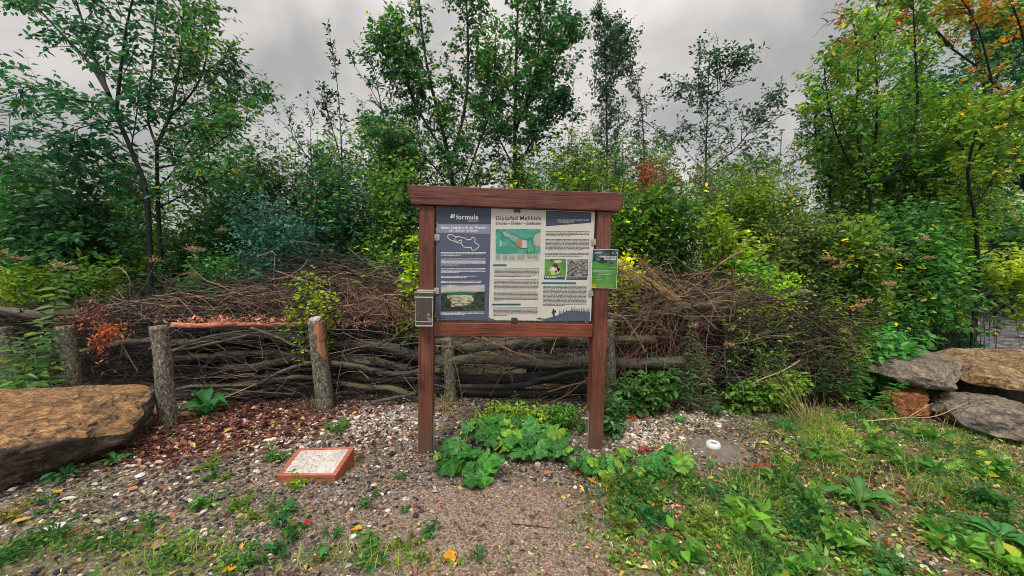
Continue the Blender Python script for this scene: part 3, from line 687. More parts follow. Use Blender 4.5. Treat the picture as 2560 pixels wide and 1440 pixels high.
for x0, x1, yv, t_ in ((.55, .96, .29, .007), (.04, .94, .45, .008), (.04, .9, .545, .009), (.04, .96, .575, .009), (.2, .8, .605, .009), (.25, .77, .65, .012), (.18, .42, .71, .006), (.18, .4, .74, .006), (.18, .42, .78, .006), (.18, .38, .82, .006), (.56, .84, .71, .006), (.56, .8, .76, .006), (.3, .85, .93, .006)):
    a = npl(x0, yv); b_ = npl(x1, yv+t_); g.box((a[0], -.0016, b_[1]), (b_[0], -.0012, a[1]))
a = npl(.16, .215); b_ = npl(.3, .30); g.box((a[0], -.0016, b_[1]), (b_[0], -.0012, a[1]), 1)
g.build('small_lettering', [flat('print_mint', (.45, .62, .48)), M['teal']], sheet, local=True); PY = oldPY
g = Geo()
for sx_ in (-1, 1):
    for zz_ in (.02, hh-.02): g.add(*tubes(np.array([[[sx_*(hw-.012), -.004, zz_], [sx_*(hw-.012), .0, zz_]]]), np.full((1, 2), .004), 8))
g.build('screw', M['metal'], notice, local=True)

# clear leaflet box on the left post
b0 = on_plane(1040, 813, -.075); b1 = on_plane(1082, 730, -.075)
bw_ = (b1.x-b0.x)/2; bc = board_m @ Vector(((b0.x+b1.x)/2, 0, b0.z)); bh = b1.z-b0.z
lbox = thing('leaflet_box', bc, 'clear acrylic leaflet box with hinged lid mounted on the left post of the board', 'leaflet box', rz=YAW)
g = Geo(); t_ = .004; f0 = -.085; f1 = -.004
g.box((-bw_, f0, 0), (bw_, f0+t_, bh-.03)); g.box((-bw_, f1-t_, 0), (bw_, f1, bh)); g.box((-bw_, f0+t_+.0003, 0), (-bw_+t_, f1-t_-.0003, bh-.01)); g.box((bw_-t_, f0+t_+.0003, 0), (bw_, f1-t_-.0003, bh-.01))
g.box((-bw_+t_+.0003, f0+t_+.0003, 0), (bw_-t_-.0003, f1-t_-.0003, t_)); g.build('box_body', M['acryl'], lbox, local=True)
g = Geo(); e_ = .0014
for xx in (-bw_, bw_):
    g.box((xx-e_, f0-e_, -.002), (xx+e_, f0+e_, bh-.03))
for z_ in (0, .028): g.box((-bw_-e_, f0-e_-.0006, z_-e_), (bw_+e_, f0-.0004, z_+e_))
g.box((-bw_-e_, f0-e_, -.006), (bw_+e_, f0+.008, -.0021)); g.build('painted_edge_glint', M['edge'], lbox, local=True)  # opaque pale strips painted as the lit box edges
g = Geo(); lw = bw_+.007
g.box((-lw, f0-.012, bh-.035), (lw, f0-.008, bh+.0)); g.box((-lw, f0-.008+.0003, bh), (lw, f1, bh+.004)); lid = g.build('lid', M['acryl'], lbox, local=True)
g = Geo(); g.box((-lw, f0-.0165, bh-.039), (lw, f0-.0124, bh-.033)); g.box((-lw, f0-.0165, bh-.003), (lw, f0-.0124, bh+.003)); g.box((-lw, f1-.006, bh+.0045), (lw, f1, bh+.010)); g.build('painted_lid_glint', M['edge'], lid, local=True)  # pale strips imitate light along the lid edges
g = Geo()
for q in range(14):
    a = rnd.uniform(0, .022); z = rnd.uniform(.03, .085); r = rnd.uniform(.004, .011)
    g.add([(bw_*.45+a-r, f0+.008, z-r), (bw_*.45+a+r*.6, f0+.009, z-r*.7), (bw_*.45+a+r, f0+.008, z+r), (bw_*.45+a-r*.7, f0+.011, z+r*.8)], [(0, 1, 2, 3)])
tag(g.build('paper_scrap', M['white'], None, local=False), 'torn white paper remains inside the clear leaflet box', 'paper scrap')
po_ = bpy.data.objects['paper_scrap']; po_.matrix_world = Matrix.Translation(bc) @ Matrix.Rotation(YAW, 4, 'Z')

# ------------------------------------------------------------------ small sloping plinth on the gravel
A0, B0 = ground(692, 1199), ground(842, 1203)                 # front foot
front_h = .045; back_h = .125
FL = G(692, 1189, front_h); FR = G(838, 1190, front_h); BL = G(745, 1121, back_h); BR = G(886, 1117, back_h)
pl_c = (FL+FR+BL+BR)/4; pl_c[2] = float(gz(pl_c[0], pl_c[1]))
pl = thing('display_plinth', pl_c, 'low sloping orange timber frame with pale speckled slab lying on the gravel', 'plinth')
def lerp4(u, v, q=(FL, FR, BL, BR)): return (q[0]*(1-u)+q[1]*u)*(1-v)+(q[2]*(1-u)+q[3]*u)*v
def topbox(g, u0, u1, v0, v1, dz0, dz1):
    V = [];
    for dz in (dz0, dz1):
        for u, v in ((u0, v0), (u1, v0), (u1, v1), (u0, v1)):
            p = lerp4(u, v).copy(); p[2] = p[2]+dz if dz is not None else float(gz(p[0], p[1]))-.03; V.append(p)
    g.add(V, [(0, 3, 2, 1), (4, 5, 6, 7), (0, 1, 5, 4), (1, 2, 6, 5), (2, 3, 7, 6), (3, 0, 4, 7)])
for nm, u0, u1, v0, v1, fl in (('front_board', 0, 1, 0, .09, 1), ('back_board', 0, 1, .93, 1, 0), ('side_board', 0, .075, .0905, .9295, 0), ('side_board', .925, 1, .0905, .9295, 0)):
    g = Geo(); topbox(g, u0, u1, v0, v1, None, 0 if fl or nm == 'back_board' else -.001); g.build(nm, M['wood_o'], pl)
g = Geo(); topbox(g, .0755, .9245, .091, .929, -.02, -.003); g.build('slab', M['slab'], pl)

# ------------------------------------------------------------------ boulders
def boulder(c8, mat, label, n=56, p=7, amp=.05, seed=0, chips=10, strata=.02, group=None):
    c8 = np.array(c8, float); t = np.linspace(-1, 1, n); V = []
    a, b = np.meshgrid(t, t)
    for k in range(3):
        for s in (-1, 1):
            q = np.zeros(a.shape+(3,)); q[..., k] = s; q[..., (k+1) % 3] = a if s > 0 else -a; q[..., (k+2) % 3] = b; V.append(q.reshape(-1, 3))
    F = []
    i = (np.arange(n-1)[:, None]*n+np.arange(n-1)[None]).ravel()
    for k in range(6): F.append(np.stack([i, i+1, i+1+n, i+n], 1)+k*n*n)
    V = np.concatenate(V); F = np.concatenate(F)
    key = np.round(V*1e5).astype(np.int64); _, idx, inv = np.unique(key, axis=0, return_index=True, return_inverse=True)
    V = V[idx]; F = inv.ravel()[F]
    V = V/(np.sum(np.abs(V)**p, 1, keepdims=True)**(1/p))
    rg = np.random.default_rng(seed)
    for _ in range(chips):                                        # knock planar chips off corners and edges
        d = nrm(rg.normal(size=3)*np.array([1, 1, .8])); lim = (np.abs(d).sum())*rg.uniform(.60, .88)
        over = V@d-lim; k = over > 0; V[k] -= over[k][:, None]*d*.92
    u = (V+1)/2
    W = 0
    for j, (x_, y_, z_) in enumerate(((0,0,0),(1,0,0),(1,1,0),(0,1,0),(0,0,1),(1,0,1),(1,1,1),(0,1,1))):
        W = W + c8[j]*((u[:, 0] if x_ else 1-u[:, 0])*(u[:, 1] if y_ else 1-u[:, 1])*(u[:, 2] if z_ else 1-u[:, 2]))[:, None]
    cen = W.mean(0); out_ = nrm(W-cen)
    sc = np.linalg.norm(c8.max(0)-c8.min(0))
    h = (.35-np.abs(fbm(W*7, 4, seed+13)))*amp*.8 + fbm(W*2.3/sc*1.5, 3, seed)*amp*1.3 + (np.abs(fbm(W*np.array([1, 1, 2.0])*4/sc*1.5, 4, seed+3))-.2)*amp*1.1 + fbm(W*18, 3, seed+6)*amp*.16
    st = np.clip(fbm(W*np.array([2.2, 2.2, 17]), 3, seed+8)*2.2, -1, 1)
    W = W + out_*h[:, None] + (out_*np.array([1, 1, 0]))*(strata*np.clip(st, -.3, 1)*(.5+fbm(W*6, 2, seed+2)))[:, None]
    o = mk('boulder', W, F, mat, None, org=(cen[0], cen[1], max(0, W[:, 2].min())), smooth=True)
    me = o.data
    return tag(o, label, 'boulder', group)
def zc(p, z): return (p[0], p[1], z)
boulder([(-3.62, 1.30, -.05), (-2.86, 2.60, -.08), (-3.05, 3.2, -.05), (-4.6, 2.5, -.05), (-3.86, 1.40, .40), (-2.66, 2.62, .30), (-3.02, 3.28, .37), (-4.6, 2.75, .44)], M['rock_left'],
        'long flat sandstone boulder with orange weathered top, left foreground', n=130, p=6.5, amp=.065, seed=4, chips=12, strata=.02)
def bpx(fr, Yf, dx, dy, up=0.0):
    """fr: pixel corners bl, br, tr, tl on the front face with a depth each; the back is offset by (dx,dy)"""
    c = [D(px, py, yy) for (px, py), yy in zip(fr, Yf)]; bl, br, tr, tl = c; o = np.array([dx, dy, up])
    return [bl, br, br+o*[1, 1, 0], bl+o*[1, 1, 0], tl, tr, tr+o, tl+o]
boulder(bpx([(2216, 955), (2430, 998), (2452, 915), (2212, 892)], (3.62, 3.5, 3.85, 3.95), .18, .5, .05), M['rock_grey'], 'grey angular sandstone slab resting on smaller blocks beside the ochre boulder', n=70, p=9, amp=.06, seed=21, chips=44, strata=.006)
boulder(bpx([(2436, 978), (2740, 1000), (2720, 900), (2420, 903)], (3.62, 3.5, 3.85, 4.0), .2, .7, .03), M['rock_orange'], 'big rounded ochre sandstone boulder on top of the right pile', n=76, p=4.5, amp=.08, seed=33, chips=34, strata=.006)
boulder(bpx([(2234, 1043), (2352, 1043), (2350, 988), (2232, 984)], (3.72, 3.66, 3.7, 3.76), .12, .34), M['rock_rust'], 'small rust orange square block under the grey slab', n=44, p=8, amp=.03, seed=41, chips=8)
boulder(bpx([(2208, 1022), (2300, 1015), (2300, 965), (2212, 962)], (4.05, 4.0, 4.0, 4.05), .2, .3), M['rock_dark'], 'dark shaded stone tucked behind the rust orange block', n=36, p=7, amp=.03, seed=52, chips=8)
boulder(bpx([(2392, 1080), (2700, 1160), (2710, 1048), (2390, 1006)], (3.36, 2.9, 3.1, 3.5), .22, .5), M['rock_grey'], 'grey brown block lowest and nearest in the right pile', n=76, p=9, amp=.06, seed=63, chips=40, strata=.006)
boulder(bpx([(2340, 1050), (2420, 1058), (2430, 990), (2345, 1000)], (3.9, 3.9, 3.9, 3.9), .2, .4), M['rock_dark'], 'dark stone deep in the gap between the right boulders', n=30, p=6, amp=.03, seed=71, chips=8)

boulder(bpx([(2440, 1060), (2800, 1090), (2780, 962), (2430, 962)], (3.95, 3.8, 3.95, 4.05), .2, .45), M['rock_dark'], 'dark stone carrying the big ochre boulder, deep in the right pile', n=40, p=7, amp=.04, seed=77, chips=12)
# ------------------------------------------------------------------ manhole like disc with a white pipe end
dc = ground(1792, 1122)
disc = thing('shaft_cover', dc, 'flat round concrete cover set in the ground right of the board', 'shaft cover')
th = np.linspace(0, 2*np.pi, 49)[:-1]; rr = .235*(1+.03*np.sin(th*5)+.02*np.sin(th*11))
V = [(dc[0], dc[1], dc[2]+.015)]; 
for rad_, z_ in ((.6, .014), (.97, .010), (1.0, .004), (1.02, -.04)): V += [(dc[0]+math.cos(a)*r*rad_, dc[1]+math.sin(a)*r*rad_*1.0, dc[2]+z_) for a, r in zip(th, rr)]
F = [(0, 1+i, 1+(i+1) % 48) for i in range(48)]
for k in range(3): F += [(1+k*48+i, 1+(k+1)*48+i, 1+(k+1)*48+(i+1) % 48, 1+k*48+(i+1) % 48) for i in range(48)]
mk('cover_disc', V, F, M['concrete'], disc, smooth=True)
pp = G(1783, 1111, dc[2]+.03)
pipe = thing('pipe_end', pp, 'white plastic pipe end standing up from the round concrete cover', 'pipe')
def lathe(g, c, prof, n=32, m=0):
    V = []; th = np.arange(n)*2*np.pi/n
    for r, z in prof: V += [(c[0]+math.cos(a)*r, c[1]+math.sin(a)*r, c[2]+z) for a in th]
    F = [(k*n+i, k*n+(i+1) % n, (k+1)*n+(i+1) % n, (k+1)*n+i) for k in range(len(prof)-1) for i in range(n)]
    g.add(V, F, m)
g = Geo(); lathe(g, pp, [(.054, -.02), (.054, .006), (.050, .010), (.046, .012), (.046, .020), (.034, .022), (.031, .018), (.031, -.02)]); g.build('collar', M['pvc'], pipe, smooth=True)
g = Geo(); lathe(g, pp, [(.0305, .004), (.001, .003)]); g.build('opening_shade', M['shade_disc'], pipe)  # flat dark disc painted as the shade down the pipe
# ------------------------------------------------------------------ hedge of stacked deadwood: posts, logs, branches
def rough_tube(pts, r0, r1, mat, name, label, cat, seed=0, K=40, sides=16, knob=.12, group=None, cutm=None, org=None, kink=.012, parent=None):
    P = spline(pts, K); L_ = np.linalg.norm(P[-1]-P[0])
    t = np.linspace(0, 1, K); off = np.stack([fbm(np.stack([t*L_*2.5+seed*7.1, t*0+q*5, t*0], -1), 3, seed+q) for q in range(3)], -1)
    P = P+off*kink*min(1, L_)*[.5, 1, 1]
    T = nrm(np.gradient(P, axis=0)); ref = np.array([0, 0, 1.]) if abs(T[0, 2]) < .8 else np.array([0, 1., 0])
    A = nrm(np.cross(T, ref)); B = np.cross(T, A); th = np.arange(sides)*2*np.pi/sides
    R = r0+(r1-r0)*t
    ns_ = fbm(np.stack([np.cos(th)[None]*1.3+0*t[:, None], np.sin(th)[None]*1.3+0*t[:, None], (t*L_*3.2)[:, None]+0*th[None]+seed*3.3], -1), 4, seed+9)
    fin = fbm(np.stack([np.cos(th)[None]*5+0*t[:, None], np.sin(th)[None]*5+0*t[:, None], (t*L_*5)[:, None]+0*th[None]+seed], -1), 3, seed+19)
    rr = R[:, None]*(1+knob*1.6*ns_+knob*.7*fin)
    V = P[:, None]+rr[..., None]*(A[:, None]*np.cos(th)[None, :, None]+B[:, None]*np.sin(th)[None, :, None])
    V = V.reshape(-1, 3); k = (np.arange(K-1)*sides)[:, None]; j = np.arange(sides)[None]; j2 = (j+1) % sides
    F = np.stack([k+j, k+j2, k+sides+j2, k+sides+j], -1).reshape(-1, 4)
    n0 = len(V); V = np.concatenate([V, P[:1]-T[0]*r0*.05, P[-1:]+T[-1]*r1*.05])
    j = np.arange(sides); T3 = np.concatenate([np.stack([np.full(sides, n0), (j+1) % sides, j], 1), np.stack([np.full(sides, n0+1), (K-1)*sides+j, (K-1)*sides+(j+1) % sides], 1)])
    mi = np.concatenate([np.ones(len(T3), int) if cutm else np.zeros(len(T3), int), np.zeros(len(F), int)])
    o = mk(name, V, [T3, F], [mat]+([cutm] if cutm else []), parent, mi=mi, org=(P[0] if org is None else org) if parent is None else None, smooth=True)
    if parent is None: tag(o, label, cat, group)
    return o
M['cut'] = wood_mat('sawn_log_end', (0.16, 0.10, 0.05), (0.36, 0.24, 0.13), 'x')
posts = [  # px base, base py, px top, top py, depth, width px, label
 (25, 985, 4, 818, 3.75, 62, 'bark covered fence post cut off by the left edge of the picture'),
 (186, 985, 163, 814, 3.55, 54, 'short bark covered fence post rising behind the orange topped boulder'),
 (421, 1062, 395, 814, 3.20, 51, 'mottled fence post standing in the red leaf litter right of the orange topped boulder'),
 (814, 1030, 790, 802, 3.62, 46, 'fence post with its bark split away at the top, a stone sitting on it'),
 (1128, 1015, 1118, 846, 3.85, 30, 'dark fence post seen below the crossbar near the left post of the board'),
 (1526, 1010, 1518, 800, 3.8, 32, 'bark covered fence post right behind the right post of the board'),
 (1832, 985, 1826, 850, 4.15, 32, 'slim fence post standing half hidden behind the leafy weeds and seed heads'),
 (2218, 880, 2212, 745, 5.2, 44, 'old dark stump among the green plants above the right boulders')]
post_objs = []
for k, (bx, by, tx, ty, Yd, wp, lab) in enumerate(posts):
    b_ = D(bx, by, Yd); t_ = D(tx, ty, Yd+.02); z0 = float(gz(b_[0], b_[1])); b2 = b_+(t_-b_)*((z0-.08-b_[2])/(t_[2]-b_[2]))
    r = wp/2*Yd/FPX*math.cos(math.atan((bx-1280)/FPX))
    pt = thing('fence_post', (b2[0], b2[1], z0), lab, 'fence post', 'posts of the deadwood hedge'); post_objs.append(pt)
    rough_tube([b2, (b2+t_)/2+[.005, 0, 0], t_], r*1.03, r*.97, M['post_bark'], 'post_body', '', '', seed=100+k, K=30, sides=24, knob=.05, kink=.01, cutm=M['cut'], parent=pt)
    if k == 3:                                                    # the pale split face and the stone on top
        g = Geo(); V = []; rows = [(797, 812, 806), (798, 815, 825), (800, 817, 845), (804, 819, 865), (809, 820, 882), (816, 821, 896)]
        for (xl_, xr_, yy_) in rows:
            cx_ = D(tx+(bx-tx)*(yy_-ty)/(by-ty), yy_, Yd)
            for f_ in (0, .25, .5, .75, 1.0):
                q = D(xl_+(xr_-xl_)*f_, yy_, Yd); dx_ = np.clip((q[0]-cx_[0])/r, -.96, .96); V.append((cx_[0]+dx_*r*1.02, Yd-r*math.sqrt(1-dx_*dx_)*1.02-.007, q[2]))
        g.add(V, [(k5*5+i5, (k5+1)*5+i5, (k5+1)*5+i5+1, k5*5+i5+1) for k5 in range(5) for i5 in range(4)])
        g.build('split_face', M['split'], pt)
        q = D(788, 797, Yd)
        rk = boulder([(q[0]-.05, q[1]-.05, t_[2]-.004), (q[0]+.06, q[1]-.05, t_[2]-.004), (q[0]+.06, q[1]+.05, t_[2]-.004), (q[0]-.05, q[1]+.05, t_[2]-.004), (q[0]-.05, q[1]-.04, t_[2]+.03), (q[0]+.06, q[1]-.04, t_[2]+.055), (q[0]+.05, q[1]+.05, t_[2]+.055), (q[0]-.05, q[1]+.05, t_[2]+.035)],
                     M['slab'], 'pale stone resting on top of the split fence post', n=18, p=3, amp=.006, seed=5, chips=4, strata=0)
        rk.name = 'stone'; rk['category'] = 'stone'
# logs in the stack, read along the photograph: pixel points, radius in pixels at both ends, depth
logs = [
 ([(120, 895), (180, 880), (330, 858), (420, 850)], 11, 9, 3.75, 'log_bark', 'brown log slanting up to the right behind the two leftmost whole posts'),
 ([(-60, 778), (60, 780), (160, 786), (215, 790)], 15, 11, 4.0, 'log_bark', 'thick log on top of the stack at the left edge of the picture'),
 ([(420, 868), (520, 850), (600, 836), (690, 838), (820, 860), (960, 868), (1060, 895), (1180, 905)], 12, 15, 3.95, 'log_bark', 'long grey log running past the split post, uppermost of the thick ones'),
 ([(430, 893), (540, 882), (680, 886), (800, 894), (930, 905)], 9, 8, 3.9, 'log_bark', 'grey log between the mottled post and the split post, level and second from the top'),
 ([(560, 915), (640, 912), (760, 897), (900, 900), (1030, 915)], 11, 12, 3.93, 'log_bark', 'dark log rising gently to the split post in the middle of the stack'),
 ([(825, 903), (900, 912), (960, 928), (1040, 930), (1100, 928)], 7, 8, 3.72, 'log_bark', 'slender grey branch log just right of the split post bending down to the board'),
 ([(445, 968), (560, 958), (660, 950), (700, 925), (790, 908)], 6, 5, 3.66, 'log_bark', 'thin grey branch log bending up to the split post, low in the stack'),
 ([(590, 968), (700, 955), (780, 938), (812, 930)], 9, 6, 3.75, 'log_bark', 'grey log left of the split post just above the lowest branch'),
 ([(425, 872), (520, 860), (640, 838), (800, 822)], 4, 3, 3.7, 'log_bark', 'thin straight pole lying under the orange rotten log'),
 ([(628, 820), (690, 845), (790, 885)], 5, 4, 3.64, 'log_bark', 'pale stick slanting down to the right across the stack towards the split post'),
 ([(828, 958), (930, 965), (1010, 975), (1038, 990)], 7, 9, 3.74, 'log_bark', 'grey brown limb low between the split post and the board'),
 ([(930, 1005), (980, 995), (1040, 982)], 6, 5, 3.70, 'log_bark', 'short brown limb touching the gravel left of the board'),
 ([(200, 968), (300, 975), (400, 962)], 17, 15, 3.95, 'log_bark', 'thick mossy log on the ground behind the orange topped boulder'),
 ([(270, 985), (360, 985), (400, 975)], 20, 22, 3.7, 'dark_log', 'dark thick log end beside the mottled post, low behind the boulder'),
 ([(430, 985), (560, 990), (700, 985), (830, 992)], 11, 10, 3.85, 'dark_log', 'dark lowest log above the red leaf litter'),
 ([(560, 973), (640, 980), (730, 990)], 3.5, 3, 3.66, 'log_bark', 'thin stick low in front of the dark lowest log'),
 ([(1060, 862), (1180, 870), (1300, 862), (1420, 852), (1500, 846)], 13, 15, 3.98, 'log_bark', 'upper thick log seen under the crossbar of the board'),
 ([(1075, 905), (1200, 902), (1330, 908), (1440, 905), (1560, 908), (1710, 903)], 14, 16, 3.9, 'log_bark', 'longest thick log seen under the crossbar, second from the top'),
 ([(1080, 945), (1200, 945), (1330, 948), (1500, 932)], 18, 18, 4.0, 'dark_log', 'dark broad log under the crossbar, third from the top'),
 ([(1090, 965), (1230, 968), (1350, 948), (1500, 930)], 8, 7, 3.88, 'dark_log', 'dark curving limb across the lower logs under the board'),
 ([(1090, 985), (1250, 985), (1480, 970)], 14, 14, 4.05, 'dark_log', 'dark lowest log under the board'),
 ([(1210, 860), (1280, 850), (1350, 848), (1420, 842)], 7, 6, 3.92, 'log_bark', 'short grey limb just below the crossbar'),
 ([(1525, 792), (1600, 792), (1700, 776), (1800, 755)], 10, 13, 4.0, 'log_bark', 'uppermost log right of the board, its cut end raised'),
 ([(1525, 850), (1590, 850), (1636, 850)], 12, 13, 3.9, 'log_bark', 'short sawn log right of the board with yellow moss on it'),
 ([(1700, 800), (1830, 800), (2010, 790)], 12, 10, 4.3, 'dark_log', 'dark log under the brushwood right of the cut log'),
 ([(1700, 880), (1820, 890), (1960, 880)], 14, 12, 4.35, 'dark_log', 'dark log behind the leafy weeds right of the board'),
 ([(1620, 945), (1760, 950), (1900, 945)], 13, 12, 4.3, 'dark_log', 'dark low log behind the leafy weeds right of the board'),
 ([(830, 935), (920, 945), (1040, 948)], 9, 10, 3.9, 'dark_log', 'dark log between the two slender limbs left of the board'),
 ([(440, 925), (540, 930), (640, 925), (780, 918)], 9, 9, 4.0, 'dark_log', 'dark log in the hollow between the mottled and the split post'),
 ([(1560, 748), (1660, 738), (1790, 735)], 6, 5, 4.05, 'log_bark', 'thin dark log on the brushwood right of the green notice'),
]
for k, (pp_, ra, rb, Yd, mt_, lab) in enumerate(logs):
    P = [D(a, b, Yd+.04*math.sin(k*2.1+i_*1.3)) for i_, (a, b) in enumerate(pp_)]
    rough_tube(P, ra*.86*Yd/FPX, rb*.86*Yd/FPX, M[mt_], 'log', lab, 'log', seed=200+k, K=50, sides=16 if ra > 6 else 9, knob=.11, group='logs stacked between the posts', cutm=M['cut'] if mt_ == 'log_bark' else None, kink=.05)
# the orange rotten log on top, broken into crumbling pieces, and its splinters
rough_tube([D(430, 816, 3.68), D(520, 816, 3.72), D(620, 808, 3.74), D(740, 808, 3.78), D(800, 815, 3.78)], .028, .02, M['rotten'], 'log', 'bright orange rotten log without bark on top of the stack', 'log', seed=300, K=70, sides=14, knob=.3, kink=.04)
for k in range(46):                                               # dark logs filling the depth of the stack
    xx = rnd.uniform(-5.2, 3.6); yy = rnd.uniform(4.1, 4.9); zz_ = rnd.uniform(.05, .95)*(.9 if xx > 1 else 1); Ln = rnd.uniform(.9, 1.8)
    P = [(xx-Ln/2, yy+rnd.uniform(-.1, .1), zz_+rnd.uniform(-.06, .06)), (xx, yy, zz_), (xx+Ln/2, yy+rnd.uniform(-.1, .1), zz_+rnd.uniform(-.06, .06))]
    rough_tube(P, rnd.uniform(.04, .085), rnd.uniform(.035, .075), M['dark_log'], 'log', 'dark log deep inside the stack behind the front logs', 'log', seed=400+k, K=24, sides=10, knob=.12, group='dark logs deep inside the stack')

# named branches lying over the stack and the brushwood
def branch(pts, Yd, r0, r1, col, label, sub=0, seed=0, group=None, name='branch'):
    P = spline([D(a, b, Yd+.03*math.sin(i_*2.3+seed)) for i_, (a, b) in enumerate(pts)], 16)
    g = Geo(); Vt, Ft = tubes(P[None], np.linspace(r0, r1, 16)[None], 6); g.add(Vt, Ft, 0, np.array(col))
    rg = np.random.default_rng(seed)
    for q in range(sub):
        i_ = rg.integers(4, 14); T = nrm(P[i_+1]-P[i_]); d = nrm(T+rg.normal(size=3)*.6*[1, .4, 1]); Ln = rg.uniform(.08, .28)
        Q = P[i_]+d*np.linspace(0, Ln, 5)[:, None]+np.array([0, 0, rg.uniform(-.1, .1)])*(np.linspace(0, 1, 5)**2)[:, None]*Ln*2
        Vt, Ft = tubes(Q[None], np.linspace(r1*.9+.0005, .0009, 5)[None], 4); g.add(Vt, Ft, 0, np.array(col)*.9)
    o = g.build(name, M['twig'], None, org=P[0], smooth=True); tag(o, label, 'branch', group); return o
TAN = (.26, .16, .095); RED = (.27, .105, .07); GRY = (.15, .125, .11); STRAW = (.50, .35, .17); OLV = (.24, .20, .08)
